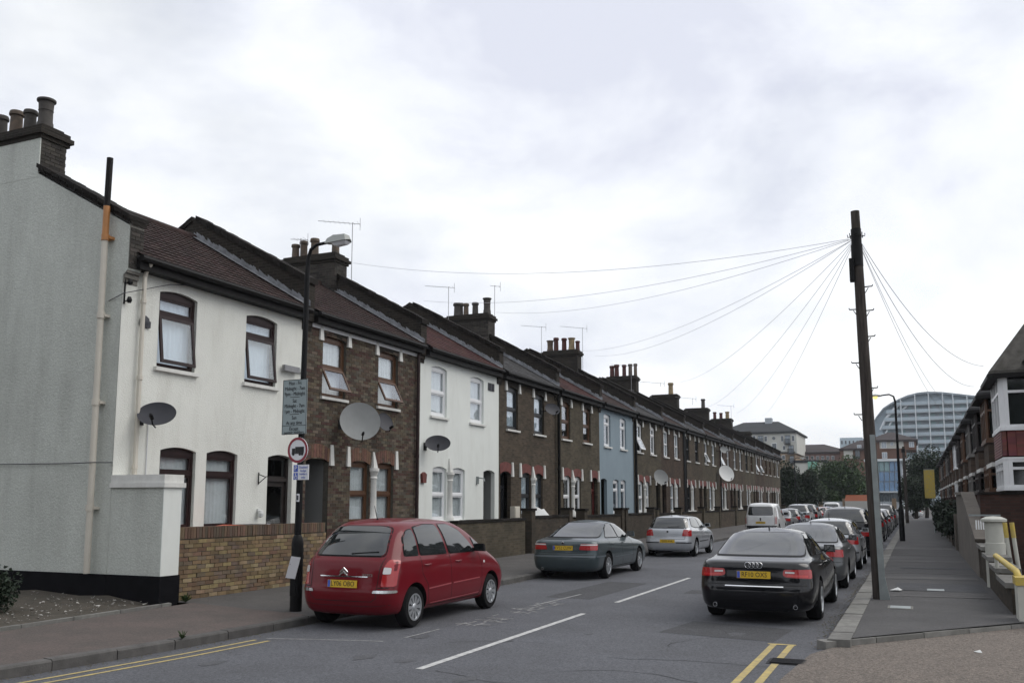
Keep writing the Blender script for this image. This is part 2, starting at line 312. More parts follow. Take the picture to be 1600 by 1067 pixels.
def text_mesh(txt, size, m, align='CENTER', ext=.001, space=1.):
    key = (txt, size, m, align)
    if key in _tc: return _tc[key]
    cu = bpy.data.curves.new('txt', 'FONT'); cu.body = txt; cu.size = size; cu.align_x = align; cu.align_y = 'CENTER'; cu.extrude = ext; cu.space_character = space; cu.resolution_u = 2
    o = bpy.data.objects.new('txt', cu); COL.objects.link(o)
    me = evalmesh(o); bpy.data.objects.remove(o); bpy.data.curves.remove(cu)
    me.name = 'lettering'; me.materials.clear(); me.materials.append(MATS[m]); _tc[key] = me; return me
def lerp(a, b, t): return a+(b-a)*t
HAZE = .00025
# ================================================================ GROUND
g = MB(); g.quad((-700, -300, -.06), (700, -300, -.06), (700, 900, -.06), (-700, 900, -.06)); struct(g.build('ground', 'pavement'))
XKL = [(-14, -14.0), (-4, -11.6), (2, -10.25), (5, -9.6), (7, -9.22), (9.3, -8.98), (11.6, -8.87), (14, -8.85), (112, -8.85)]     # left kerb face (Y, X)
XKR = -1.18
def kl(Y):
    for (a, xa), (b, xb) in zip(XKL, XKL[1:]):
        if Y <= b: return lerp(xa, xb, (Y-a)/(b-a))
    return XKL[-1][1]
m = MB(); ys = [-14, -4, 0, 2, 3.5, 5, 6, 7, 8, 9.3, 10.5, 11.6, 14, 20, 30, 45, 60, 80, 112]
for a, b in zip(ys, ys[1:]): m.quad((kl(a)-.1, a, 0), (3 if a < 12.5 else XKR+.1, a, 0), (3 if a < 12.5 else XKR+.1, b, 0), (kl(b)-.1, b, 0))
m.quad((-60, 112, 0), (40, 112, 0), (40, 122, 0), (-60, 122, 0)); struct(m.build('road', 'asphalt'))
# left pavement: crossfall from kerb to garden walls
PW = -11.95
def pavement_left(name, mt, yy, back, zb=.2):
    m = MB()
    for a, b in zip(yy, yy[1:]):
        m.quad((kl(a)-.14, a, .118), (kl(b)-.14, b, .118), (back(b), b, zb), (back(a), a, zb))
    return struct(m.build(name, mt))
pavement_left('pavement', 'pavement', [12.46, 14, 17, 20, 25, 30, 40, 50, 60, 80, 105], lambda y: PW)
pavement_left('footway', 'pavement_red', [-14, -4, 0, 2, 3.5, 5, 6, 7, 8, 9.3, 10.5, 11.6, 12.46], lambda y: min(-11.25-.045*(y-8.2), kl(y)-2))
m = MB(); m.quad((-13, 12.3, .19), (PW, 12.3, .19), (PW, 105, .19), (-13, 105, .19)); struct(m.build('front_garden', 'pavement'))
# dirt patch beside the gable with edging
NX = 34; NYY = 34; m = MB(); vs = []; fs = []
for i in range(NX+1):
    for j in range(NYY+1):
        y = lerp(-2, 12.05, j/NYY); xe = -11.35-.045*(y-8.2); x = lerp(-26, xe, (i/NX)**.8)
        z = .215+.07*mnoise.fractal(Vector((x*.8, y*.8, 0)), 1, 2, 4)*(1 if i < NX else 0)+min(.1, (xe-x)*.03)
        vs.append((x, y, z))
for i in range(NX):
    for j in range(NYY): a = i*(NYY+1)+j; fs.append((a, a+NYY+1, a+NYY+2, a+1))
m.add(vs, fs); struct(m.build('soil_patch', 'soil', smooth=True))
edge = thing('path_edging', 'low concrete edging strip along the bare soil patch', 'edging', (-11.3, 8, .1)); y = 1.
while y < 11.9:
    b = min(y+.9, 12.03); e = MB(); xa = -11.3-.045*(y-8.2); xb = -11.3-.045*(b-8.2)
    e.add([(xa, y, .1), (xb, b-.012, .1), (xb-.07, b-.012, .1), (xa-.07, y, .1), (xa, y, .245), (xb, b-.012, .24), (xb-.07, b-.012, .245), (xa-.07, y, .24)],
          [(0, 1, 2, 3), (4, 5, 6, 7), (0, 1, 5, 4), (1, 2, 6, 5), (2, 3, 7, 6), (3, 0, 4, 7)]); e.build('edging_stone', 'kerb_stone', edge); y = b
# kerbs
def kerb(name, mt, pts_fn, y0, y1, side, wd=.15, n_near=50, z=.125, L0=.92):
    root = struct(obj(name, None)); y = y0; c = 0; far = MB()
    while y < y1:
        ln = L0*(.93+.14*rnd.random()) if y < n_near else 4.0; b = min(y+ln, y1)
        xa, xb = pts_fn(y), pts_fn(b); zz = z+rnd.uniform(-.006, .006); g = .008 if y < n_near else 0
        j = rnd.uniform(-.006, .006); s = side; bv = .022
        prof = [(0, -.05), (0, zz-bv), (-s*bv, zz), (-s*wd, zz+.004), (-s*wd, -.05)]
        v0 = [(xa+j+p[0], y+g, p[1]) for p in prof]; v1 = [(xb+j+p[0], b-g, p[1]) for p in prof]
        n = 5; fs = [tuple(range(n)), tuple(range(2*n-1, n-1, -1))]+[(i, i+n, (i+1) % n+n, (i+1) % n) for i in range(n)]
        if y < n_near:
            e = MB(); e.add(v0+v1, fs); e.build('kerb_stone', mt, root)
        else: far.add(v0+v1, fs)
        y = b
    if far.v: far.build('far_kerb_stones', mt, root, kind='stuff')
    return root
kerb('kerb', 'kerb_dark', kl, 1.5, 105, 1, z=.128)
kerb('kerb_right', 'kerb_stone', lambda y: XKR, 13.0, 105, -1, wd=.3, z=.128, L0=.75)
# right pavement
CA, CB = Vector((-1.18, 12.86)), Vector((1.42, 15.95))        # crossover edge
m = MB(); m.add([(XKR+.28, 13.25, .12), (CB.x, CB.y+.02, .13), (CB.x, 24, .14), (XKR+.28, 24, .12)], [(0, 1, 2, 3)])
m.quad((XKR+.28, 24, .12), (1.42, 24, .14), (1.42, 105, .14), (XKR+.28, 105, .12)); struct(m.build('pavement_right', 'pavement_right'))
m = MB(); m.quad((1.42, 15.9, .1), (4.2, 15.9, .1), (4.2, 105, .1), (1.42, 105, .1)); struct(m.build('front_yard', 'pavement_right'))
root = struct(obj('kerb_corner', None)); d = (CB-CA).normalized(); nrm = Vector((d.y, -d.x)); t = 0; LL = (CB-CA).length
while t < LL-.05:
    b = min(t+.92, LL); e = MB(); A = CA+d*(t+.008); B = CA+d*(b-.008); W = -nrm*.16; zz = .105+rnd.uniform(-.006, .006)
    P = [A, B, B+W, A+W]; e.add([(p.x, p.y, -.05) for p in P]+[(p.x, p.y, zz+(0 if i < 2 else .012)) for i, p in enumerate(P)],
        [(3, 2, 1, 0), (4, 5, 6, 7), (0, 1, 5, 4), (1, 2, 6, 5), (2, 3, 7, 6), (3, 0, 4, 7)]); e.build('kerb_stone', 'kerb_stone', root); t = b
m = MB(); m.add([(-1.25, 3, .012), (9, 3, .012), (9, 16.4, .05), (1.5, 16.0, .05), (1.42, 15.95, .05), (-1.1, 12.93, .03), (-1.32, 12.4, .014), (-1.45, 10.5, .012)], [tuple(range(8))])
struct(m.build('forecourt', 'aggregate'))
# road markings
def strip(name, mt, pts, wd, z=.004, root=None):
    m = MB()
    for a, b in zip(pts, pts[1:]):
        a = Vector(a); b = Vector(b); n = Vector(((b-a).y, -(b-a).x)).normalized()*wd/2
        m.quad((*(a-n), z), (*(a+n), z), (*(b+n), z), (*(b-n), z))
    return struct(m.build(name, mt))
for a, b in [(9.55, 15.3), (17.2, 23.4), (25.6, 31.6), (33.8, 39.8), (42, 48), (50, 56), (58, 64)]:
    strip('centre_line', 'road_paint', [(-5.36, a), (-5.36, b)], .1)
for off in (.0, .23):
    strip('yellow_line', 'yellow_line', [(-1.64-off, y) for y in (6.0, 9, 13.15)], .085)
    strip('yellow_line', 'yellow_line', [(kl(y)+.36+off, y) for y in (2, 3.5, 5, 6, 7, 8, 9.3, 10.6)], .06)
strip('yellow_line', 'yellow_line', [(-1.95, 13.12), (-1.58, 13.12)], .08, .0045)
strip('bay_line', 'road_paint_worn', [(-8.5, 10.75), (-7.9, 10.95), (-6.85, 11.2)], .05)
strip('bay_line', 'road_paint_worn', [(-6.62, 16.1), (-6.5, 18.4)], .06)
strip('bay_line', 'road_paint_worn', [(-6.75, 11.6), (-6.72, 12.6)], .045)
mk = struct(obj('worn_road_lettering', None))
for i in range(46):               # scuffed remains of bay lettering, illegible
    yy = rnd.uniform(13.2, 16.7); xx = -6.45+rnd.uniform(-.25, .2)
    an = rnd.choice([0, 0, 90, 90, 30, -35]); l = rnd.uniform(.1, .36); dx, dy = math.cos(R(an))*l/2, math.sin(R(an))*l/2
    q = MB(); w_ = .022; nx, ny = -dy/l*2*w_, dx/l*2*w_
    q.quad((xx-dx-nx, yy-dy-ny, .0045+i*.00002), (xx+dx-nx, yy+dy-ny, .0045+i*.00002), (xx+dx+nx, yy+dy+ny, .0045+i*.00002), (xx-dx+nx, yy-dy+ny, .0045+i*.00002)); q.build('paint_fragment', 'road_paint_worn', mk)
# tar crack seals / patches
m = MB()
def crack(p, ang, n, step, wd):
    pts = [Vector(p)]
    for i in range(n): ang += rnd.uniform(-.5, .5); pts.append(pts[-1]+Vector((math.cos(ang), math.sin(ang)))*step*rnd.uniform(.6, 1.3))
    for a, b in zip(pts, pts[1:]):
        nn = Vector(((b-a).y, -(b-a).x)).normalized()*wd*rnd.uniform(.4, 1); m.quad((*(a-nn), .003), (*(a+nn), .003), (*(b+nn), .003), (*(b-nn), .003))
mat('crack', (.03, .03, .032), .95)
for p, a, n in [((-3.6, 11.2), .2, 14), ((-3.1, 12.3), 1.9, 10), ((-4.0, 10.0), .5, 12), ((-2.6, 13.8), 2.4, 12), ((-6.0, 11.5), .8, 9), ((-4.2, 17), 1.2, 12), ((-3.8, 9.2), 2.7, 10)]: crack(p, a, n, .16, .008)
struct(m.build('road_cracks', 'crack'))
mat('leaf_litter', (.09, .07, .04), .95, cols=[(.1, .08, .045), (.06, .05, .03), (.05, .06, .025), (.14, .11, .07)], vs=9)
m = MB()
for i in range(1500):
    y = rnd.uniform(12.9, 40); x = XKR-abs(rnd.gauss(0, .13))-.01; s = rnd.uniform(.008, .028); a = rnd.uniform(0, 6.28); dx, dy = math.cos(a)*s, math.sin(a)*s
    m.quad((x-dx, y-dy, .006+rnd.random()*.012), (x+dy*.5, y-dx*.5, .006), (x+dx, y+dy, .006+rnd.random()*.012), (x-dy*.5, y+dx*.5, .008))
for i in range(700):
    y = rnd.uniform(5, 22); x = kl(y)+abs(rnd.gauss(0, .1))+.01; s = rnd.uniform(.006, .02); a = rnd.uniform(0, 6.28); dx, dy = math.cos(a)*s, math.sin(a)*s
    m.quad((x-dx, y-dy, .006+rnd.random()*.01), (x+dy*.5, y-dx*.5, .006), (x+dx, y+dy, .006+rnd.random()*.01), (x-dy*.5, y+dx*.5, .008))
o = m.build('gutter_litter', 'leaf_litter', fixn=False); o['kind'] = 'stuff'; o['label'] = 'fallen leaves and grit gathered in the gutters'; o['category'] = 'leaf litter'
mat('asphalt_patch', (.068, .069, .075), .9, c2=(.052, .053, .057), vs=2, bump=.7, bs=120, speck=.3)
for pts in ([(-3.6, 13.6), (-1.9, 13.3), (-1.8, 14.7), (-3.4, 15.1)], [(-7.0, 17.6), (-6.0, 17.5), (-5.9, 21.4), (-6.9, 21.6)], [(-4.6, 19.5), (-2.3, 19.4), (-2.3, 20.2), (-4.6, 20.3)], [(-8.4, 5.2), (-4.0, 6.4), (-4.1, 7.1), (-8.5, 5.9)]):
    q = MB(); q.add([(x, y, .0025) for x, y in pts], [(0, 1, 2, 3)]); struct(q.build('tarmac_patch', 'asphalt_patch'))
mat('pavement_pale', (.105, .102, .1), .9, c2=(.08, .078, .078), vs=3, bump=.5, bs=120, speck=.25)
for ya, yb in ((19.3, 19.55), (23.6, 24.3), (25.4, 25.6), (30.2, 31), (34, 34.3), (38, 39.2)):
    q = MB(); q.add([(XKR+.3, ya, .1262+(ya-19)*.00002), (1.2, ya+.05, .1438), (1.2, yb, .1438), (XKR+.3, yb-.04, .1262)], [(0, 1, 2, 3)]); struct(q.build('pavement_patch', 'pavement_pale'))
def blob(x, y, r, z, mt, sx=1.6):
    q = MB(); n = 18; q.add([(x+math.cos(k*6.283/n)*r*rnd.uniform(.6, 1.15), y+math.sin(k*6.283/n)*r*sx*rnd.uniform(.6, 1.15), z) for k in range(n)], [tuple(range(n))]); return struct(q.build('oil_stain', mt))
mat('oil', (.085, .087, .095), .8, c2=(.068, .07, .076), vs=6, bump=.5, bs=120, speck=.3)
for k in range(16): blob(rnd.uniform(-7.9, -2.2), rnd.uniform(8.5, 26), rnd.uniform(.05, .2), .0031+k*.00004, 'oil')
q = MB(); q.add([(-.5, 20.6, .1335), (1.2, 20.5, .1385), (1.2, 22.6, .1385), (-.5, 22.4, .1335)], [(0, 1, 2, 3)]); struct(q.build('tarmac_patch', 'asphalt_patch'))
q = MB(); q.add([(-.5, 27.2, .1335), (1.25, 27.2, .1405), (1.25, 27.8, .1405), (-.5, 27.8, .1335)], [(0, 1, 2, 3)]); struct(q.build('tarmac_patch', 'asphalt_patch'))
# gully grate, access covers
gp = onz(1232, 1034, 0); t = thing('drain_grate', 'dark iron gully grating set in the road beside the double yellow lines', 'drain', (gp.x, gp.y, 0))
m = MB(); m.box(-.24, .24, -.2, .2, -.02, .006); m.build('frame', 'metal_black', t, local=True)
for i in range(7): m = MB(); m.box(-.2, .2, -.16+i*.05, -.135+i*.05, .007, .018); m.build('bar', 'metal_black', t, local=True)
def cover(px, py, sx, sy, label):
    p = onz(px, py, .125); t = thing('access_cover', label, 'cover', (p.x, p.y, .122)); m = MB(); m.box(-sx, sx, -sy, sy, -.01, .012); m.build('plate', 'kerb_stone', t, local=True)
    m = MB(); m.box(-sx*.8, sx*.8, -sy*.8, sy*.8, .0125, .017); m.build('inset', 'galvanised', t, local=True)
mat('cover_grey', (.2, .2, .2), .85, var=.2, vs=9)
cover(1407, 949, .2, .24, 'square pale access cover in the pavement at the foot of the utility pole')
cover(1462, 922, .2, .25, 'square pale access cover in the pavement beside the low stone-capped wall')
def litter(px, py, z, label, s=.12, mt='plaster_white'):
    p = onz(px, py, z); m = MB(); n = 7; vs = [(p.x+s*.2, p.y, p.z+s*.6)]+[(p.x+math.cos(i*6.283/n)*s*rnd.uniform(.5, 1.2), p.y+math.sin(i*6.283/n)*s*rnd.uniform(.5, 1.2), p.z+.004+rnd.random()*.2*s) for i in range(n)]
    m.add(vs, [(0, i+1, (i+1) % n+1) for i in range(n)]); return tag(m.build('paper_scrap', mt), label, 'litter')
litter(1401, 923, .125, 'crumpled white paper on the pavement behind the utility pole', .13)
litter(1481, 829, .14, 'white plastic scrap on the far pavement by the wall', .3)
litter(1530, 1019, .03, 'small white scrap lying on the gravelly forecourt', .06)
mat('rubble', (.4, .39, .36), .9, var=.4, vs=10, rnd_amt=.4)
m = MB()
for i in range(420):
    y = rnd.uniform(7.2, 11.9); x = -11.5-.045*(y-8.2)-abs(rnd.gauss(0, 1.4))-.05; s = rnd.uniform(.008, .035)*(1.8 if rnd.random() < .06 else 1); z = .235+min(.1, -(x+11.5)*.03)
    vs = [(x+rnd.uniform(-s, s), y+rnd.uniform(-s, s), z+rnd.uniform(-.2, .8)*s) for _ in range(5)]
    m.add(vs, [(0, 1, 2), (0, 2, 3), (0, 3, 4), (1, 4, 2), (2, 4, 3)])
o = m.build('rubble_and_litter', 'rubble'); o['kind'] = 'stuff'; o['label'] = 'pale stones and scraps scattered on the bare soil'; o['category'] = 'rubble'
# ================================================================ FOLIAGE
def leafmat(name, c, c2):
    m = mat(name, c, .6, c2=c2, vs=1.2, rnd_amt=.45, spec=.3); return m
leafmat('leaf_dark', (.02, .034, .014), (.013, .022, .011)); leafmat('leaf_mid', (.04, .07, .02), (.024, .046, .016)); leafmat('leaf_bush', (.022, .036, .02), (.012, .02, .012))
mat('bark', (.05, .04, .032), .9, var=.4, vs=6, bump=.6, bs=20)
def crown_mesh(c, rad, n, ls, seed, lobes=9):
    rr = random.Random(seed); m = MB(); c = Vector(c); lb = []
    for i in range(lobes):
        v = Vector((rr.gauss(0, 1), rr.gauss(0, 1), rr.gauss(0, .8))).normalized()*rr.uniform(.25, .72); lb.append((v, rr.uniform(.32, .55)))
    for i in range(n):
        v, r = lb[i % lobes]; u = Vector((rr.gauss(0, 1), rr.gauss(0, 1), rr.gauss(0, 1))).normalized()*(rr.random()**.4)*r
        p = c+Vector(((v+u).x*rad[0], (v+u).y*rad[1], (v+u).z*rad[2])); s = ls*rr.uniform(.5, 1.25)
        a = Vector((rr.gauss(0, 1), rr.gauss(0, 1), rr.gauss(0, 1))).normalized(); b = a.cross(Vector((rr.gauss(0, 1), rr.gauss(0, 1), rr.gauss(0, 1)))).normalized()
        m.add([p-a*s, p-b*s*.5, p+a*s, p+b*s*.5], [(0, 1, 2, 3)])
    return m
def tree(name, label, base, h, rad, mt, n=5000, ls=.3, seed=1, trunk=.45, group=None, zoff=0):
    t = thing(name, label, 'tree', base, group=group); rr = random.Random(seed)
    tm = MB(); ch = h-rad[2]; top = Vector((0, 0, ch))
    tm.tube([(0, 0, -.1), (.1, 0, ch*.4), (0, .1, ch*.8), (0, 0, ch*1.05)], [trunk*.5, trunk*.4, trunk*.3, trunk*.12], 8)
    for i in range(7):
        a = i*2.4; r0 = ch*(.45+.07*i); tm.tube([(0, 0, r0), (math.cos(a)*rad[0]*.35, math.sin(a)*rad[1]*.35, r0+rad[2]*.3), (math.cos(a)*rad[0]*.7, math.sin(a)*rad[1]*.7, min(h*.95, r0+rad[2]*.75))], [trunk*.2, trunk*.12, trunk*.03], 6)
    tm.build('trunk', 'bark', t, smooth=True, local=True)
    crown_mesh(top, rad, n, ls, seed, 14).build('crown', mt, t, local=True, fixn=False)
    return t
def gp(px, Y, z=0): v = ony(px, 783, Y); return Vector((v.x, Y, z))
# ================================================================ LEFT TERRACE
XF, ZE, W, Y0 = -13.0, 6.3, 5.49, 12.05
XR, ZR = -16.4, 8.52; XB = -19.8
PITCH = math.atan2(ZR-6.42, XR*-1-12.78)
def arch(u, a, b, z, rise): t = (u-a)/(b-a)*2-1; return z+rise*(1-t*t)
def facade(m, Y, openings, zt=ZE, x=XF, width=W, z0=.1):
    """openings: (u0,u1,zb,zt,rise,depth)"""
    us = {0., width}
    for o in openings:
        k = 8 if o[4] > 0 else 1
        for i in range(k+1): us.add(round(lerp(o[0], o[1], i/k), 5))
    us = sorted(us)
    for ua, ub in zip(us, us[1:]):
        mid = (ua+ub)/2; ops = sorted([o for o in openings if o[0] < mid < o[1]], key=lambda o: o[2]); lo = (z0, z0)
        for o in ops:
            if o[2] > z0: m.quad((x, Y+ua, lo[0]), (x, Y+ub, lo[1]), (x, Y+ub, o[2]), (x, Y+ua, o[2]))
            lo = (arch(ua, o[0], o[1], o[3], o[4]), arch(ub, o[0], o[1], o[3], o[4]))
            m.quad((x, Y+ua, lo[0]), (x, Y+ub, lo[1]), (x-o[5], Y+ub, lo[1]), (x-o[5], Y+ua, lo[0]))
            if o[2] > z0: m.quad((x, Y+ua, o[2]), (x, Y+ub, o[2]), (x-o[5], Y+ub, o[2]), (x-o[5], Y+ua, o[2]))
        m.quad((x, Y+ua, lo[0]), (x, Y+ub, lo[1]), (x, Y+ub, zt), (x, Y+ua, zt))
    for o in openings:
        for u in (o[0], o[1]): m.quad((x, Y+u, o[2]), (x-o[5], Y+u, o[2]), (x-o[5], Y+u, o[3]), (x, Y+u, o[3]))
def archfill(m, Y, a, b, z0, zt, rise, x0, x1, mi=0):
    """solid panel with curved head between x0..x1"""
    k = 8; top = [(Y+lerp(a, b, i/k), arch(lerp(a, b, i/k), a, b, zt, rise)) for i in range(k+1)]
    m.prism([(Y+a, z0), (Y+b, z0)]+top[::-1], 'x', x0, x1, mi)
def window(house, Y, a, b, z0, zt, rise, st, far=False, depth=.12, sill=True, sill_mat='stone_white'):
    """st: frame material, kind half/top, open angle, curtain material, sill"""
    fm, kind, ang, cm = st; x1 = XF-depth+.05; x0 = XF-depth-.02; ft = .055
    m = MB(); k = 6
    m.box(x0, x1, Y+a, Y+a+ft, z0, zt+.01); m.box(x0, x1, Y+b-ft, Y+b, z0, zt+.01); m.box(x0, x1, Y+a+ft, Y+b-ft, z0, z0+ft+.02)
    hd = MB(); top = [(Y+lerp(a, b, i/k), arch(lerp(a, b, i/k), a, b, zt, rise)+.01) for i in range(k+1)]
    zh = zt-ft*(1.6 if kind == 'top' else 1); m.prism([(Y+a+ft, zh), (Y+b-ft, zh)]+[(min(max(p[0], Y+a+ft), Y+b-ft), p[1]) for p in top[::-1]], 'x', x0, x1)
    zm = lerp(z0, zt, .72 if kind == 'top' else .5); m.box(x0, x1+.01, Y+a+ft, Y+b-ft, zm-.035, zm+.035)
    fr = m.build('window', fm, house)
    def pane(za, zb, op):
        if not op:
            p = MB(); p.box(x0+.02, x0+.032, Y+a+ft, Y+b-ft, za, zb); p.build('pane', 'glass', fr)
            s = MB()
            for (ya, yb, z_, zz) in ((a+ft, a+ft+.04, za, zb), (b-ft-.04, b-ft, za, zb), (a+ft+.04, b-ft-.04, za, za+.04), (a+ft+.04, b-ft-.04, zb-.04, zb)): s.box(x0+.01, x1-.012, Y+ya, Y+yb, z_, zz)
            s.build('sash', fm, fr)
        else:
            M = Matrix.Translation((x1, 0, zb)) @ Matrix.Rotation(-R(op), 4, 'Y') @ Matrix.Translation((-x1, 0, -zb))
            p = MB(); p.box(x1+.012, x1+.022, Y+a+ft+.03, Y+b-ft-.03, za+.04, zb-.04); p.xf(M); p.build('pane', 'glass', fr)
            s = MB()
            for (ya, yb, z_, zz) in ((a+ft-.01, a+ft+.05, za, zb), (b-ft-.05, b-ft+.01, za, zb), (a+ft+.05, b-ft-.05, za, za+.06), (a+ft+.05, b-ft-.05, zb-.06, zb)): s.box(x1-.005, x1+.035, Y+ya, Y+yb, z_, zz)
            s.xf(M); s.build('sash', fm, fr)
    if far:
        p = MB(); p.box(x0+.02, x0+.032, Y+a+ft, Y+b-ft, z0+ft, zt); p.build('pane', 'glass', fr)
        if ang: pane(z0+ft+.02, zm-.035, ang)
    else: pane(z0+ft+.02, zm-.035, ang); pane(zm+.035, zh, 0)
    if cm:
        c = MB(); n = 26; vs = []; fs = []; ph = rnd.random()*6
        for i in range(n+1):
            u = lerp(a+.02, b-.02, i/n); xx = XF-depth-.055-.014*math.sin(i*1.9+ph)-.006*math.sin(i*4.1)
            vs += [(xx, Y+u, z0), (xx-.01*math.sin(i*.9), Y+u, zt+rise)]
        gap = rnd.random(); g0, g1 = (n*rnd.uniform(.3, .42), n*rnd.uniform(.55, .7)) if gap < .38 and Y > 30 else (-1, -1)
        for i in range(n):
            if not g0 <= i <= g1: fs.append((2*i, 2*i+2, 2*i+3, 2*i+1))
        c.add(vs, fs); c.build('curtain', cm, fr, smooth=True)
    if sill: s = MB(); s.prism([(XF-.1, z0-.001), (XF+.075, z0-.02), (XF+.075, z0-.085), (XF-.02, z0-.095)], 'y', Y+a-.07, Y+b+.07); s.build('sill', sill_mat, fr)
    return fr
def stop(house, Y, u, z, h=.34, w1=.16, w2=.1, mt='stone_white'):
    m = MB(); m.add([(XF, Y+u-w1/2, z), (XF, Y+u+w1/2, z), (XF, Y+u+w2/2, z+h), (XF, Y+u-w2/2, z+h), (XF+.06, Y+u-w1/2, z), (XF+.06, Y+u+w1/2, z), (XF+.045, Y+u+w2/2, z+h), (XF+.045, Y+u-w2/2, z+h)],
        [(0, 1, 2, 3), (4, 5, 6, 7), (0, 1, 5, 4), (1, 2, 6, 5), (2, 3, 7, 6), (3, 0, 4, 7)]); m.build('label_stop', mt, house)
def colonnette(house, Y, u, z0, z1):
    m = MB(); c = (XF+.0, Y+u, 0)
    m.lathe([(.16, z0), (.16, z0+.12), (.13, z0+.16), (.115, z0+.3), (.105, z1-.3), (.13, z1-.26), (.11, z1-.22), (.15, z1-.1), (.17, z1-.08), (.17, z1)], c, 10)
    m.build('column', 'stone_white', house, smooth=40)
    s = MB(); s.add([(XF-.05, Y+u-.1, z1), (XF-.05, Y+u+.1, z1), (XF+.1, Y+u+.1, z1), (XF+.1, Y+u-.1, z1), (XF-.05, Y+u-.03, z1+.42), (XF-.05, Y+u+.03, z1+.42), (XF+.03, Y+u+.03, z1+.42), (XF+.03, Y+u-.03, z1+.42)],
        [(0, 1, 2, 3), (4, 5, 6, 7), (0, 1, 5, 4), (1, 2, 6, 5), (2, 3, 7, 6), (3, 0, 4, 7)]); s.build('finial', 'stone_white', house)
def lintel(house, Y, a, b, zt, rise, h, mt, pieces=0):
    """gauged arch above an opening, proud of the wall"""
    k = max(8, pieces); root = None
    if pieces:
        for i in range(pieces):
            ua, ub = lerp(a-.04, b+.04, (i+.06)/pieces), lerp(a-.04, b+.04, (i+.94)/pieces); f = lambda u: arch(min(max(u, a), b), a, b, zt, rise)
            m = MB(); m.prism([(Y+ua, f(ua)), (Y+ub, f(ub)), (Y+ub+.03*(ub-(a+b)/2), f(ub)+h), (Y+ua+.03*(ua-(a+b)/2), f(ua)+h)], 'x', XF-.02, XF+.014+rnd.uniform(-.003, .003)); m.build('arch_brick', mt, house)
    else:
        m = MB(); bot = [(Y+lerp(a, b, i/k), arch(lerp(a, b, i/k), a, b, zt, rise)) for i in range(k+1)]; top = [(Y+lerp(a-.06, b+.06, i/k), arch(lerp(a, b, i/k), a, b, zt, rise)+h) for i in range(k+1)]
        m.prism(bot+top[::-1], 'x', XF-.02, XF+.012); m.build('arch', mt, house)
def pot(parent, x, y, z, h, r, mt, kind=0):
    m = MB()
    if kind == 0: pr = [(r*.95, z), (r*1.0, z+.05), (r*.92, z+.09), (r*.85, z+h*.8), (r*1.08, z+h*.84), (r*1.08, z+h*.92), (r*.98, z+h), (r*.75, z+h), (r*.7, z+h*.6)]
    else: pr = [(r*1.1, z), (r*1.05, z+h*.25), (r*.95, z+h*.3), (r*.92, z+h*.62), (r*1.0, z+h*.64), (r*.95, z+h*.68), (r*1.0, z+h*.9), (r*1.25, z+h*.94), (r*1.25, z+h), (r*.9, z+h), (r*.85, z+h*.6)]
    m.lathe(pr, (x, y, 0), 14); return m.build('chimney_pot', mt, parent, smooth=40)
def bricks_on_face(bm_add, axis, fix, u0, u1, z0, z1, sgn, bl=.215, bh=.065, j=.01, th=.012, skip=None):
    """calls bm_add(ua,ub,za,zb) for each brick in stretcher bond"""
    r = 0; z = z0
    while z+bh*.6 < z1:
        zt = min(z+bh, z1); u = u0-(bl/2+j if r % 2 else 0)
        while u < u1:
            a, b = max(u, u0), min(u+bl, u1)
            if b-a > .03: bm_add(a, b, z, zt)
            u += bl+j
        z += bh+j; r += 1
def chimney(house, y, pots, near, top=9.0, x0=-17.85, x1=-15.85, hw=.32, zb=7.2, rendered=False):
    if not rendered: pots = [(p[0]-.3 if p[0] > -17.3 else p[0]-.2, *p[1:]) for p in pots]
    m = MB(); m.box(x0, x1, y-hw, y+hw, zb, top)
    st = m.build('chimney_stack', 'mortar' if near else 'brick_soot', house)
    c = MB()
    for i, (d, a, b) in enumerate([(.05, top, top+.08), (.1, top+.08, top+.17), (.05, top+.17, top+.26), (-.04, top+.26, top+.33)]): c.box(x0-d, x1+d, y-hw-d, y+hw+d, a, b)
    c.build('corbel', 'brick_soot', st)
    if near:
        b = MB()
        def A(ua, ub, za, zb): b.box(x1-.01, x1+.013, ua, ub, za, zb)
        bricks_on_face(A, 'x', x1, y-hw, y+hw, zb+.2, top, 1)
        if not rendered:
            def A2(ua, ub, za, zb): b.box(ua, ub, y-hw-.013, y-hw+.01, za, zb)
            bricks_on_face(A2, 'y', 0, x0, x1, zb+.2, top, -1)
            b.build('stack_bricks', 'brick_piece_soot', st, kind='stuff')
        else:
            for q in range(len(b.v)//8):
                e = MB(); e.add(b.v[q*8:q*8+8], [(0, 3, 2, 1), (4, 5, 6, 7), (0, 1, 5, 4), (1, 2, 6, 5), (2, 3, 7, 6), (3, 0, 4, 7)]); e.build('brick', 'brick_piece_soot', st)
    for (px, h, r, mt, kd) in pots: pot(st, px, y+rnd.uniform(-.03, .03), top+.3, h, r, mt, kd)
    return st
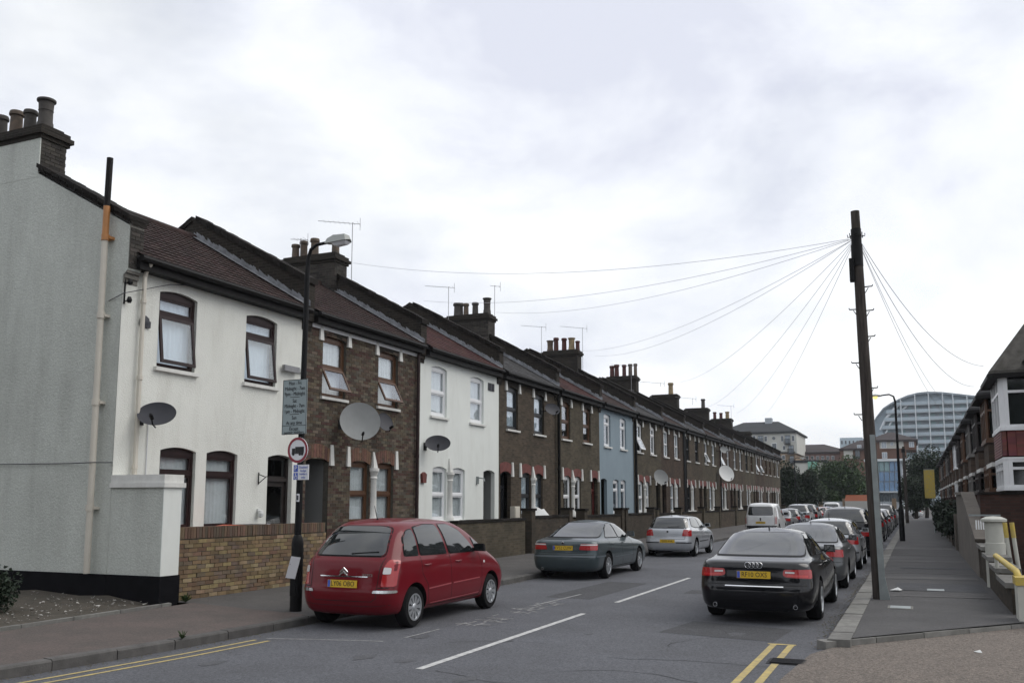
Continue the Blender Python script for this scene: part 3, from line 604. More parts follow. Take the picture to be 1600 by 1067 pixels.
def parapet(house, y, near=True, hw=.17, x_front=-12.9):
    prof = [(x_front, 6.45), (x_front, 7.1), (XR, 9.0), (XB+.1, 7.1), (XB, .1), (XF-.05, .1), (XF-.05, 6.45)]
    m = MB(); m.prism(prof, 'y', y-hw, y+hw); pw = m.build('party_wall', 'brick_soot', house)
    c = MB()                                  # stepped corbel at the front
    for i, (dx, za, zb) in enumerate([(.03, 5.92, 6.02), (.06, 6.02, 6.14), (.1, 6.14, 6.3), (.1, 6.3, 6.452)]): c.box(XF-.05, XF+dx, y-hw+.002*i, y+hw-.002*i, za, zb)
    c.build('corbel', 'brick_soot', pw)
    ln = math.hypot(XR-x_front, 1.9); n = 17 if near else 1; ux, uz = (XR-x_front)/ln, 1.9/ln; mesh = None
    k = 0
    for sgn in (0, 1):
        far = MB()
        for i in range(n):
            a, b = ln*i/n+.006, ln*(i+1)/n-.006; dz = rnd.uniform(-.012, .012) if near else 0
            if sgn == 0: P = lambda t, h: (x_front+.06+ux*t, 7.04+uz*t+h)
            else: P = lambda t, h: (2*XR-(x_front+.06+ux*t), 7.04+uz*t+h)
            q = MB(); q.prism([P(a, .0+dz), P(b, .0+dz), P(b, .14+dz), P(a, .14+dz)], 'y', y-hw-.045, y+hw+.045)
            if near and sgn == 0: q.build('coping_stone', 'coping', pw)
            else: far.add(q.v, q.f)
        if far.v: far.build('coping', 'coping', pw)
    return pw
TILE_ME = {}
def tile_mesh(wd, ln, mt):
    k = (wd, mt)
    if k in TILE_ME: return TILE_ME[k]
    m = MB(); prof = [(-wd/2, .004), (-wd*.25, .018), (0, .006), (wd*.25, .018), (wd/2, .004)]
    for i in range(4):
        (a, za), (b, zb) = prof[i], prof[i+1]
        m.add([(0, a, za), (0, b, zb), (-ln, b, zb-.03), (-ln, a, za-.03), (0, a, za-.018), (0, b, zb-.018)], [(0, 1, 2, 3), (0, 1, 5, 4)])
    me = m.mesh('tile', mt, fixn=False); TILE_ME[k] = me; return me
def roof(house, Y, mt, mode, back='tile_grey'):
    ya, yb = Y+.17, Y+W-.17; xe, ze = -12.76, 6.4; sl = math.hypot(XR-xe, ZR-ze); ux, uz = (XR-xe)/sl, (ZR-ze)/sl
    m = MB(); m.prism([(xe+.06, ze-.1), (XR, ZR-.07), (XB+.15, ze-.1)], 'y', ya, yb); rf = m.build('roof', mt if mode == 'plain' else back, house)
    rows = 16; g = sl/rows; wd = (yb-ya)/16
    if mode == 'pieces':
        me = tile_mesh(round(wd, 4), g*1.25, mt); o0 = worg(rf)
        for r in range(rows):
            for c in range(16):
                t = g*r; o = obj('tile', me, rf, Vector((xe+ux*t, ya+wd*(c+.5), ze+uz*t+.012+rnd.uniform(-.003, .003)))-o0, (0, math.atan2(uz, -ux)+rnd.uniform(-.006, .006), rnd.uniform(-.008, .008)))
    else:
        m = MB(); nx = -uz; 
        for r in range(rows):
            t0, t1 = g*r, min(g*r+g*1.1, sl); cols = 16 if mode == 'joined' else 1; w2 = (yb-ya)/cols
            for c in range(cols):
                j = rnd.uniform(-.004, .004) if cols > 1 else 0; a, b = ya+w2*c+(.004 if cols > 1 else 0), ya+w2*(c+1)-(.004 if cols > 1 else 0)
                P = [(xe+ux*t0, a, ze+uz*t0+.035+j), (xe+ux*t0, b, ze+uz*t0+.035+j), (xe+ux*t1, b, ze+uz*t1+.012), (xe+ux*t1, a, ze+uz*t1+.012), (xe+ux*t0, a, ze+uz*t0-.02), (xe+ux*t0, b, ze+uz*t0-.02)]
                m.add(P, [(0, 1, 2, 3), (0, 1, 5, 4)])
        m.build('roof_tiles', mt, rf, kind='stuff')
    n = 12
    rm = MB()
    for i in range(n):
        q = MB(); q.tube([(XR, ya+(yb-ya)*i/n+.004, ZR-.02), (XR, ya+(yb-ya)*(i+1)/n-.004, ZR-.02)], .115, 10)
        if mode == 'pieces': q.build('ridge_tile', mt, rf, smooth=40)
        else: rm.add(q.v, q.f)
    if rm.v: rm.build('ridge', mt, rf, smooth=40)
    m = MB(); m.tube([(xe+.03, ya-.02, ze-.07), (xe+.03, yb+.02, ze-.07)], .065, 8); m.build('gutter', 'gutter_black', rf)
    m = MB(); m.box(XF, xe-.02, ya, yb, ZE-.16, ZE+.04); m.build('fascia', 'gutter_black' if mode != 'fw' else 'frame_white', rf)
    # mortar fillet against the far parapet, ragged upper edge
    f = MB(); k = 40; yw = yb-.012
    for i in range(k):
        t0, t1 = sl*i/k, sl*(i+1)/k; h = .13+.07*rnd.random()
        f.quad((xe+ux*t0, yw, ze+uz*t0), (xe+ux*t1, yw, ze+uz*t1), (xe+ux*t1, yw, ze+uz*t1+h+.02), (xe+ux*t0, yw, ze+uz*t0+h))
        f.quad((xe+ux*t0, yw, ze+uz*t0+.06), (xe+ux*t1, yw, ze+uz*t1+.06), (xe+ux*t1, yw-.16, ze+uz*t1+.05), (xe+ux*t0, yw-.16, ze+uz*t0+.05))
    f.build('flashing', 'flashing', rf, fixn=False)
    return rf
def downpipe(house, y, z0, z1, mt, r=.045, x=XF+.09, hopper=True):
    m = MB(); m.tube([(x, y, z0), (x, y, z1)], r, 8)
    for z in [z0+.3, (z0+z1)/2, z1-.5]: m.tube([(x, y, z), (x, y, z+.07)], r+.014, 8)
    if hopper: m.tube([(x, y, z1), (x+.05, y, z1+.12), (-12.74, y, 6.33)], r, 8)
    m.build('downpipe', mt, house, smooth=40)
def door(house, Y, a, b, mt, depth, z0=.38, zt=2.9, rise=.08, glazed=True):
    x = XF-depth; m = MB(); archfill(m, Y, a, b, z0, zt, rise, x-.06, x-.02); d = m.build('door', mt, house)
    f = MB(); f.box(x-.02, x+.03, Y+a, Y+a+.06, z0, zt); f.box(x-.02, x+.03, Y+b-.06, Y+b, z0, zt); f.box(x-.02, x+.03, Y+a+.06, Y+b-.06, 2.36, 2.44); f.build('frame', mt, d)
    if glazed:
        g = MB(); g.box(x-.018, x-.012, Y+a+.16, Y+b-.16, 1.15, 2.25); g.build('pane', 'glass_dark', d)
        g = MB(); g.box(x-.018, x-.012, Y+a+.08, Y+b-.08, 2.48, zt-.06); g.build('fanlight', 'glass_dark', d)
    h = MB(); h.tube([(x+.0, Y+a+.14, 1.42), (x+.05, Y+a+.14, 1.42), (x+.05, Y+a+.26, 1.42)], .012, 6); h.build('handle', 'chrome', d)
    h = MB(); h.box(x-.1, XF+.12, Y+a+.01, Y+b-.01, .15, z0-.004); h.build('doorstep', 'stone_white', d)
B_OP = dict(door=(.13, 1.03), gw=[(1.97, 2.86), (3.2, 4.06)], uw=[(.68, 1.68), (3.2, 4.22)], col=3.03)
A_OP = dict(door=(4.28, 5.16), gw=[(.8, 1.68), (2.02, 2.92)], uw=[(.66, 1.66), (3.28, 4.28)], col=1.85)
H1_OP = dict(door=(4.25, 5.12), gw=[(1.1, 2.04), (2.34, 3.26)], uw=[(.9, 1.9), (3.38, 4.42)], col=None)
H1_UP = ('frame_mahogany', 'top', 7, 'sky_tint_sheet'); H1_G = ('frame_mahogany', 'top', 0, 'curtain')  # upper panes take the sky-coloured sheet in place of a curtain
HB = ('frame_brown', 'half', 0, 'curtain'); HBO = ('frame_brown', 'half', 26, 'curtain')
WW = ('frame_white', 'half', 0, 'curtain'); WN = ('frame_white', 'half', 0, None); WO = ('frame_white', 'half', 24, None); DD = ('frame_dark', 'half', 0, None); DC = ('frame_dark', 'half', 0, 'curtain_blue'); BN = ('frame_brown', 'half', 0, None); WT = ('frame_white', 'top', 0, None)
P_ = lambda *a: list(a)
SPEC = [
 dict(lab='white rendered end-of-terrace house with mahogany window frames and a grey gable wall', wall='render_white', op=H1_OP, up=[H1_UP, H1_UP], gr=[H1_G, H1_G], roof=('tile_brown', 'pieces'), door=('door_dark', .14), stops=False),
 dict(lab='dark brick terraced house with open brown windows beside the white end house', wall='bricks', op=B_OP, up=[HBO, HBO], gr=[HB, HB], roof=('tile_brown', 'pieces'), door=('door_dark', .95), stops=True, lint='lintel_brick', fw=True),
 dict(lab='smooth white terraced house with white window frames and a grey satellite dish', wall='smooth_white', op=A_OP, up=[WW, WW], gr=[WW, WW], roof=('tile_red', 'joined'), door=('door_dark', .95), stops=False),
 dict(lab='brown brick terraced house with grey slate roof and dark sash windows', wall='brick_brown', op=B_OP, up=[DC, DC], gr=[DC, DC], roof=('tile_grey', 'joined'), door=('frame_dark', .3), stops=True, lint='lintel_red'),
 dict(lab='brown brick terraced house with reddish roof next to the blue-painted house', wall='brick_olive', op=A_OP, up=[BN, BN], gr=[WN, WN], roof=('tile_red', 'joined'), door=('door_red', .2), stops=True, lint='lintel_red'),
 dict(lab='blue-grey painted terraced house with white casement windows', wall='render_blue', op=B_OP, up=[WT, WT], gr=[WT, WT], roof=('tile_brown', 'joined'), door=('door_green', .3), stops=False),
]
ORD = ['first', 'second', 'third', 'fourth', 'fifth', 'sixth', 'seventh', 'eighth', 'ninth', 'tenth']
farup = [[WO, WT], [WW, WW], [DD, DD], [WO, WW], [WO, WN], [WN, WN], [DD, BN], [WO, WO], [BN, BN], [BN, WN]]
for i in range(10):
    SPEC.append(dict(lab=f'brown brick terraced house, {ORD[i]} beyond the blue-painted house', wall=('brick_olive', 'brick_brown', 'brick_warm')[(i*2) % 3], op=A_OP if i % 2 == 0 else B_OP, up=farup[i], gr=[WW, WW] if i % 3 != 2 else [DD, WN], roof=(('tile_grey', 'tile_brown')[i % 2], 'strips'), door=(('frame_dark', 'door_dark', 'door_red', 'door_green')[i % 4], .3), stops=True, lint='lintel_red'))
POTS = {0: [(-15.7, .66, .145, 'pot_grey', 1), (-16.12, .5, .13, 'pot_grey', 0), (-16.5, .54, .135, 'pot_tan', 0), (-16.95, .52, .13, 'pot_grey', 0)],
 2: [(-17.35, .5, .13, 'pot_tan', 0), (-16.95, .58, .13, 'pot_tan', 0), (-16.55, .62, .14, 'pot_tan', 0), (-15.75, .62, .13, 'pot_tan', 0)],
 4: [(-17.1, .6, .22, 'pot_grey', 0), (-16.72, .55, .12, 'pot_tan', 0), (-16.3, .56, .14, 'pot_grey', 0), (-15.75, .7, .15, 'pot_grey', 1)],
 6: [(-17.3, .62, .16, 'pot_tan', 1), (-16.85, .75, .14, 'pot_red', 0), (-16.4, .7, .14, 'pot_red', 0), (-15.98, .68, .16, 'pot_cream', 1), (-15.65, .5, .12, 'pot_red', 0)],
 8: [(-17.3, .75, .16, 'pot_red', 0), (-16.9, .82, .16, 'pot_red', 0), (-16.4, .78, .14, 'pot_red', 0), (-16.0, .8, .14, 'pot_tan', 0), (-15.65, .8, .12, 'pot_tan', 0)],
 10: [(-16.1, .9, .2, 'pot_cream', 0)], 12: [(-16.0, .8, .18, 'pot_grey', 0)], 14: [(-17.2, .7, .17, 'pot_red', 0), (-16.6, .6, .17, 'pot_red', 0), (-16.0, .7, .2, 'pot_cream', 0)], 16: []}
HOUSES = []
for k, sp in enumerate(SPEC):
    Y = Y0+W*k; far = k > 6
    h = thing('terraced_house', sp['lab'], 'house', (XF, Y+W/2, .1), group='terraced houses along the left pavement'); HOUSES.append(h)
    op = sp['op']; ops = []
    for (a, b) in op['uw']: ops.append((a, b, 4.45, 5.88, .07, .14))
    for (a, b) in op['gw']: ops.append((a, b, 1.36, 2.88, .07, .14))
    dd = sp['door'][1]; a, b = op['door']; ops.append((a, b, .1, 2.88, .07, min(dd, .14)))
    m = MB(); facade(m, Y, ops); m.build('wall', 'mortar' if sp['wall'] == 'bricks' else sp['wall'], h, fixn=False)
    if sp['wall'] == 'bricks':
        lst = []
        def A(ua, ub, za, zb):
            segs = [(ua, ub)]
            for o in ops:
                if za < o[3]+o[4]*.6 and zb > o[2]:
                    ns = []
                    for (p, q) in segs:
                        if q <= o[0] or p >= o[1]: ns.append((p, q)); continue
                        if p < o[0]: ns.append((p, o[0]))
                        if q > o[1]: ns.append((o[1], q))
                    segs = ns
            for p, q in segs:
                if q-p > .025: lst.append((p, q, za, zb))
        bricks_on_face(A, 'x', XF, .02, W-.02, .3, ZE-.1, 1)
        lst.sort(key=lambda b: (b[0]-0)*1.0+(abs(b[2]-4.2)*.5)+(3 if b[1]-b[0] < .2 else 0)); st = MB()
        for i, (p, q, za, zb) in enumerate(lst):
            e = MB() if i < 300 else st; j = rnd.uniform(0, .004)
            e.box(XF-.005, XF+.009+j, Y+p, Y+q, za, zb)
            if i < 300: e.build('brick', 'brick_piece_brown', h)
        st.build('brickwork', 'brick_piece_brown', h, kind='stuff')
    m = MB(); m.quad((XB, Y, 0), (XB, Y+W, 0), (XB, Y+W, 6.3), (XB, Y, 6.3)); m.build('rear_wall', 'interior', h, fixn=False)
    for (a, b), st in zip(op['uw'], sp['up']): window(h, Y, a, b, 4.45, 5.88, .07, st, far)
    for (a, b), st in zip(op['gw'], sp['gr']): window(h, Y, a, b, 1.36, 2.88, .07, st, far, sill=True)
    a, b = op['door']; door(h, Y, a, b, sp['door'][0], dd, glazed=not far)
    if dd > .5:
        m = MB(); m.prism([(Y+a, .1), (Y+a, 2.95), (Y+b, 2.95), (Y+b, .1), (Y+b+.03, .1), (Y+b+.03, 2.98), (Y+a-.03, 2.98), (Y+a-.03, .1)], 'x', XF-dd, XF-.142); m.build('porch_lining', 'porch_grey', h, fixn=False)
    if sp['stops']:
        for (a, b) in op['uw']:
            stop(h, Y, a-.1, 5.78); stop(h, Y, b+.1, 5.78)
            if not far: lintel(h, Y, a, b, 5.86, .1, .2, 'brick_soot')
        a, b = op['gw'][0][0], op['gw'][1][1]
        stop(h, Y, a-.12, 2.78, .5); stop(h, Y, b+.12, 2.78, .5); da, db = op['door']; stop(h, Y, (db+.1) if da < 1 else da-.1, 2.78, .5)
        if da > .3: stop(h, Y, db+.1, 2.78, .5)
        for (a, b) in op['gw']+[op['door']]: lintel(h, Y, a, b, 2.86, .1 if b-a < .95 else .1, .32, sp['lint'], 9 if k == 1 else 0)
        colonnette(h, Y, op['col'], 1.3, 2.78)
    elif op['col'] and k == 2: colonnette(h, Y, op['col'], 1.3, 2.8)
    rf = roof(h, Y, *sp['roof'])
    if sp.get('fw'): m = MB(); m.box(XF, XF+.035, Y+.2, Y+W-.2, 6.05, 6.16); m.build('fascia_board', 'frame_white', h)
    if k > 0:
        parapet(h, Y, k < 7)
        if k % 2 == 0: chimney(h, Y, POTS[k], k < 5, {2: 9.15, 4: 9.35}.get(k, 9.5))
        if k % 2 == 0 and k < 12 and k > 3: downpipe(h, Y+.0, .2, 5.9, 'gutter_black', .05, XF+.14, False)
    if k == len(SPEC)-1: parapet(h, Y+W, False); chimney(h, Y+W, POTS[16], False)
downpipe(HOUSES[1], Y0+W*2-.28, .2, 6.1, 'frame_mahogany', .045); downpipe(HOUSES[4], Y0+W*4+.05, .2, 6.1, 'gutter_black', .05)
downpipe(HOUSES[6], Y0+W*6+.1, .2, 6.1, 'gutter_black', .06); downpipe(HOUSES[8], Y0+W*8-.1, .2, 6.3, 'frame_dark', .06)
# --- end gable of the first house
h = HOUSES[0]; GY = Y0
m = MB(); m.prism([(XF-.012, .1), (XF-.012, 6.0), (-12.9, 6.1), (-12.9, 6.92), (-15.37, 8.26), (XR, 8.75), (XB, 6.9), (XB-6, 6.6), (XB-6, .1)], 'y', GY, GY+.3); m.build('gable_wall', 'pebbledash', h)
m = MB(); m.box(XB-6, XF+.004, GY-.025, GY-.002, .05, .66); m.build('plinth', 'plinth_black', h)
ln = math.hypot(2.47, 1.34); n = 12
for i in range(n):
    a, b = i/n+.003, (i+1)/n-.003; P = lambda t, q: (lerp(-12.84, -15.37, t), lerp(6.94, 8.3, t)+q)
    for lay, (q0, q1, ov) in enumerate([(0, .07, .03), (.076, .16, .075)]):
        q = MB(); dz = rnd.uniform(-.008, .008); q.prism([P(a, q0+dz), P(b, q0+dz), P(b, q1+dz), P(a, q1+dz)], 'y', GY-ov, GY+.32+ov); q.build('coping_brick', 'coping', h)
m = MB(); bl = MB()
for i, (dx, za, zb) in enumerate([(.02, 5.86, 5.95), (.05, 5.95, 6.04), (.09, 6.04, 6.13), (.12, 6.13, 6.95)]): m.box(XF-.05, XF+dx, GY+.004, GY+.32, za, zb)
kn = m.build('kneeler', 'mortar_pale', h)
def A(ua, ub, za, zb): e = MB(); e.box(XF+.1, XF+.134, ua, ub, za, zb); e.build('brick', 'brick_piece_soot', kn)
bricks_on_face(A, 'x', 0, GY+.006, GY+.31, 6.14, 6.9, 1)
chimney(h, GY+.315, POTS[0], True, rendered=True, hw=.29, x0=-17.6, x1=-15.4)
m = MB(); m.box(-17.6, -15.385, GY-.004, GY+.018, 8.2, 8.995); m.build('stack_render', 'pebbledash', h)
# vent stack on the gable
t = thing('soil_pipe', 'tall cream soil vent pipe with orange section and black top on the gable wall', 'pipe', (-13.36, 11.9, .6))
m = MB(); m.tube([(-13.35, 11.93, .67), (-13.37, 11.93, 6.7)], .058, 12); m.build('lower_pipe', 'pvc_cream', t, smooth=40)
m = MB(); m.tube([(-13.37, 11.93, 6.7), (-13.37, 11.93, 7.3)], .06, 12); m.build('middle_pipe', 'pvc_orange', t, smooth=40)
m = MB(); m.tube([(-13.37, 11.93, 7.3), (-13.36, 11.93, 8.22)], .058, 12); m.build('vent_pipe', 'gutter_black', t, smooth=40)
for z in (1.75, 3.62, 5.2, 6.65): m = MB(); m.tube([(-13.36, 11.93, z), (-13.36, 11.93, z+.11)], .074, 12); m.box(-13.46, -13.26, 11.93, 12.06, z+.03, z+.08); m.build('collar', 'pvc_cream' if z < 6 else 'pvc_orange', t, smooth=40)
# details of house 1 front
downpipe(h, Y0+.42, 2.2, 6.05, 'pvc_cream', .04); 
m = MB(); m.tube([(XF+.02, Y0+.75, 2.3), (XF+.02, Y0+.75, 3.5)], .01, 5); m.build('cable', 'wire', h)
def small(name, label, cat, mt, px, py, build, x=XF):
    p = onx(px, py, x); o = MB(); build(o, p); return tag(o.build(name, mt), label, cat)
small('wall_ornament', 'small dark ornament fixed to the white wall beside the upper window', 'ornament', 'dish_dark', 225, 503, lambda o, p: (o.lathe([(.0, .0), (.1, .01), (.12, .03), (.05, .05), (0, .06)], (p.x, p.y, p.z), 9, 'x'), o.box(p.x, p.x+.04, p.y-.05, p.y+.13, p.z-.1, p.z+.02)))
small('wire_bracket', 'black wire bracket with two insulators on the corner of the white house', 'bracket', 'metal_black', 187, 452, lambda o, p: (o.tube([(p.x+.02, p.y+.1, p.z-.25), (p.x+.02, p.y+.1, p.z+.2)], .015, 6), o.lathe([(.03, -.05), (.05, 0), (.03, .06)], (p.x+.1, p.y+.14, p.z+.15), 8), o.lathe([(.03, -.05), (.05, 0), (.03, .06)], (p.x+.1, p.y+.14, p.z-.18), 8), o.tube([(p.x+.02, p.y+.1, p.z+.14), (p.x+.1, p.y+.14, p.z+.14)], .012, 5), o.tube([(p.x+.02, p.y+.1, p.z-.2), (p.x+.1, p.y+.14, p.z-.2)], .012, 5)))
small('hanging_basket_bracket', 'wrought iron scroll bracket beside the dark front door', 'bracket', 'metal_black', 403, 748, lambda o, p: (o.tube([(p.x+.02, p.y, p.z-.12), (p.x+.02, p.y, p.z+.14)], .012, 5), o.tube([(p.x+.02, p.y, p.z+.1), (p.x+.2, p.y, p.z+.04), (p.x+.3, p.y, p.z+.06)], .01, 5), o.tube([(p.x+.02, p.y, p.z-.1), (p.x+.1, p.y, p.z-.04), (p.x+.2, p.y, p.z+.03)], .01, 5)))
small('outdoor_lamp', 'small white globe lamp on the white wall beside the dark door', 'lamp', 'plaster_white', 402, 802, lambda o, p: (o.lathe([(0, -.09), (.05, -.07), (.065, 0), (.05, .06), (0, .08)], (p.x+.09, p.y, p.z), 10), o.box(p.x, p.x+.05, p.y-.03, p.y+.03, p.z+.03, p.z+.1)))
small('air_brick', 'grey slotted vent high on the smooth white house', 'vent', 'dish_dark', 767, 605, lambda o, p: [o.box(p.x, p.x+.02+.012*(i % 2), p.y-.24+i*.12, p.y-.14+i*.12, p.z-.13, p.z+.13) for i in range(4)])
small('alarm_box', 'small dark red box on the smooth white wall by the window', 'alarm box', 'lintel_red', 660, 746, lambda o, p: o.prism([(p.y-.1, p.z-.15), (p.y+.1, p.z-.15), (p.y+.13, p.z+.1), (p.y, p.z+.16), (p.y-.13, p.z+.1)], 'x', p.x, p.x+.08))
small('wall_light', 'small lantern bracket beside the recessed porch of the smooth white house', 'lamp', 'galvanised', 745, 750, lambda o, p: (o.box(p.x, p.x+.06, p.y-.05, p.y+.05, p.z-.12, p.z+.12), o.tube([(p.x+.05, p.y, p.z+.08), (p.x+.25, p.y, p.z+.05), (p.x+.28, p.y, p.z-.04)], .02, 6)))
small('gas_meter_box', 'cream meter box low on the slate-roofed brick house', 'meter box', 'pvc_cream', 801, 802, lambda o, p: (o.box(p.x, p.x+.18, p.y-.22, p.y+.22, p.z-.3, p.z+.25), o.box(p.x+.18, p.x+.2, p.y-.18, p.y+.18, p.z-.25, p.z+.2)))
# --- wing wall beside the front garden
t = thing('wing_wall', 'white-fronted rendered garden end wall with moulded coping and black plinth', 'wall', (-12.4, GY+.2, .1))
m = MB(); m.box(XF-.01, -11.8, GY+.004, GY+.42, .66, 2.16); m.build('wall', 'pebbledash', t)
m = MB(); m.box(-11.8, -11.785, GY+.004, GY+.42, .66, 2.16); m.build('front_face', 'smooth_white', t)
m = MB(); m.box(XF-.01, -11.765, GY-.02, GY+.44, .05, .66); m.build('plinth', 'plinth_black', t)
m = MB(); m.box(XF-.01, -11.74, GY-.04, GY+.47, 2.16, 2.24); m.box(XF-.01, -11.77, GY-.015, GY+.445, 2.24, 2.38); m.build('coping', 'stone_white', t)
# ================================================================ front garden walls
BM = {}
def brick_mesh(l, mt, hgt=.065, d=.1):
    k = (l, mt, hgt, d)
    if k not in BM: m = MB(); m.box(-.0, d, 0, l, 0, hgt); BM[k] = m.mesh('brick', mt)
    return BM[k]
t = thing('garden_wall', 'low yellow brick garden wall with soldier coping before the white end house', 'wall', (-11.9, 14.6, .15)); o0 = Vector(t.location)
y0, y1 = GY+.44, GY+W-.55; m = MB(); m.box(-12.11, -11.918, y0, y1, .1, 1.26); core = m.build('core', 'mortar', t)
r = 0; z = .2
while z < 1.2:
    y = y0-(.11 if r % 2 else 0)
    while y < y1:
        a, b = max(y, y0), min(y+.215, y1)
        if b-a > .04: obj('brick', brick_mesh(round(b-a, 3), 'brick_piece_yellow'), t, Vector((-12.0+rnd.uniform(-.009, .006), a, z+rnd.uniform(-.003, .003)))-o0, (rnd.uniform(-.012, .012), 0, rnd.uniform(-.025, .025)))
        y += .225
    z += .075; r += 1
y = y0
while y < y1-.06: obj('coping_brick', brick_mesh(.062, 'brick_piece_coping', .2, .23), t, Vector((-12.125+rnd.uniform(-.004, .004), y, 1.262))-o0, (rnd.uniform(-.02, .02), 0, 0)); y += .073
def gwall(ya, yb, mt, label, z=1.35, pier=True, cap='coping', gap=True):
    t = thing('garden_wall', label, 'wall', (-11.95, (ya+yb)/2, .15), group='front garden walls along the left pavement')
    m = MB(); m.box(-12.1, -11.9, ya, yb, .1, z-.1); m.build('wall', mt, t)
    n = max(2, int((yb-ya)/.6))
    for i in range(n): m = MB(); m.box(-12.14, -11.865, lerp(ya, yb, i/n)+.004, lerp(ya, yb, (i+1)/n)-.004, z-.1, z-.02+rnd.uniform(-.006, .006)); m.build('coping_stone', cap, t)
    if pier:
        for y in (ya, yb): m = MB(); m.box(-12.2, -11.84, y-.17, y+.17, .1, z+.16); p = m.build('pier', mt, t); m = MB(); m.box(-12.24, -11.8, y-.21, y+.21, z+.16, z+.24); m.build('cap', cap, p)
GWALL = [(1, .3, 5.2, 'brick_yellow', 'yellow brick garden wall hidden behind the red car', 1.4, False), (2, .25, 5.2, 'brick_olive', 'brown brick garden wall before the smooth white house', 1.4, False), (3, .3, 4.0, 'brick_dark', 'dark brown garden wall before the slate-roofed brick house', 1.45, True), (4, .2, 5.2, 'brick_dark', 'dark garden wall before the brick house with reddish roof', 1.4, True), (5, .3, 5.0, 'brick_dark', 'dark garden wall before the blue-grey house', 1.4, True)]
for k, a, b, mt, lab, z, pr in GWALL: gwall(Y0+W*k+a, Y0+W*k+b, mt, lab, z, pr)
for i in range(10): k = 6+i; gwall(Y0+W*k+.25, Y0+W*k+5.2, 'brick_olive' if i % 2 == 0 else 'brick_brown', f'brick garden wall of the {ORD[i]} house beyond the blue-painted house', 1.35, i % 2 == 0)
# orange lid and dark box standing behind the yellow wall
p = onx(360, 828, -12.3); t = thing('recycling_bin', 'bin with a bright orange lid behind the yellow brick wall', 'bin', (-12.45, p.y, .2))
m = MB(); m.add([(-.22, -.28, 0), (.22, -.28, 0), (.22, .28, 0), (-.22, .28, 0), (-.28, -.36, 1.14), (.28, -.36, 1.14), (.28, .36, 1.14), (-.28, .36, 1.14)], [(3, 2, 1, 0), (4, 5, 6, 7), (0, 1, 5, 4), (1, 2, 6, 5), (2, 3, 7, 6), (3, 0, 4, 7)]); m.build('body', 'plastic_black', t, local=True)
mat('lid_orange', (.5, .075, .02), .5, var=.1, vs=5); m = MB(); m.prism([(-.42, 1.14), (.4, 1.14), (.42, 1.19), (.3, 1.26), (-.1, 1.22), (-.42, 1.17)], 'x', -.31, .31); m.build('lid', 'lid_orange', t, local=True)
p = onx(396, 826, -12.3); t = thing('plant_trough', 'dark box planter beside the bin behind the yellow wall', 'planter', (-12.4, p.y, .2)); m = MB(); m.box(-.2, .2, -.28, .28, 0, 1.2); m.build('box', 'dish_dark', t, local=True); m = MB(); m.box(-.23, .23, -.31, .31, 1.2, 1.26); m.build('rim', 'dish_dark', t, local=True)
p = onx(858, 812, -12.3); t = thing('tarpaulin', 'white crumpled tarpaulin heaped behind the garden wall', 'tarpaulin', (-12.6, p.y, .2)); m = MB(); vs = []; fs = []
for i in range(13):
    for j in range(9):
        u, v = i/12-.5, j/8-.5; vs.append((v*.9, u*1.9, max(.0, 1.52-1.6*abs(u+.2)**1.3-1.2*v*v+.12*mnoise.noise(Vector((u*5, v*5, 1))))))
for i in range(12):
    for j in range(8): a = i*9+j; fs.append((a, a+9, a+10, a+1))
m.add(vs, fs); m.build('sheet', 'plaster_white', t, local=True, smooth=True)
# ================================================================ dishes and aerials
def dish(px, py, x, d, mt, label, yawd=-52, tilt=24, sq=.72):
    p = onx(px, py, x); t = thing('satellite_dish', label, 'satellite dish', p)
    M = Matrix.Rotation(R(yawd), 4, 'Z') @ Matrix.Rotation(-R(tilt), 4, 'Y')     # local +x = boresight
    m = MB(); pr = []
    for i in range(7): r = d/2*i/6; pr.append((r, .09*d*(r/(d/2))**2))
    pr += [(d/2*1.02, .09*d+.004), (d/2, .09*d-.01)]+[(d/2*i/6, .09*d*(i/6)**2-.018) for i in range(5, -1, -1)]
    m.lathe(pr, (0, 0, 0), 28, 'x'); m.v = [(v[0], v[1], v[2]*sq) for v in m.v]; m.xf(M); dm = m.build('reflector', mt, t, smooth=50, local=True)
    a = MB(); a.tube([(-.02, 0, -d*.5*sq), (d*.25, 0, -d*.62*sq), (d*.42, 0, -d*.5*sq)], .014, 6); a.xf(M); a.build('arm', 'metal_black', t, local=True)
    a = MB(); a.lathe([(.035, 0), (.035, .1), (.025, .14)], (d*.38, 0, -d*.48*sq), 8, 'x'); a.xf(M); a.build('receiver_head', 'metal_black', t, local=True)
    a = MB(); a.box(-.14, -.02, -.07, .07, -.09, .09); a.xf(M); b = M @ Vector((-.1, 0, 0)); a.tube([b, (XF-p.x+.1, b.y-.1, b.z-.02), (XF-p.x, b.y-.12, b.z-.02)], .02, 6); a.box(XF-p.x, XF-p.x+.02, b.y-.2, b.y-.04, b.z-.12, b.z+.1); a.build('bracket', 'metal_black', t, local=True)
dish(246, 649, -12.62, .68, 'dish_dark', 'dark grey satellite dish on the white end house', -60, 28)
dish(562, 660, -12.45, .98, 'dish_pale', 'large pale grey satellite dish on the dark brick house beside the white end house', -48, 18, 1.)
dish(600, 660, -12.75, .5, 'dish_dark', 'small dark satellite dish half hidden behind the large pale one', -20, 20, 1.)
dish(684, 694, -12.6, .72, 'dish_dark', 'dark grey satellite dish on the smooth white house', -60, 28)
dish(862, 640, -12.6, .66, 'dish_dark', 'small grey satellite dish high on the slate-roofed house by the black downpipe', -35, 20)
dish(1032, 746, -12.5, .85, 'dish_pale', 'pale satellite dish above the door of the first house past the blue one', -45, 20, 1.)
dish(1134, 740, -12.4, 1.2, 'plaster_white', 'large white satellite dish on the distant brick terrace', -45, 20, 1.)
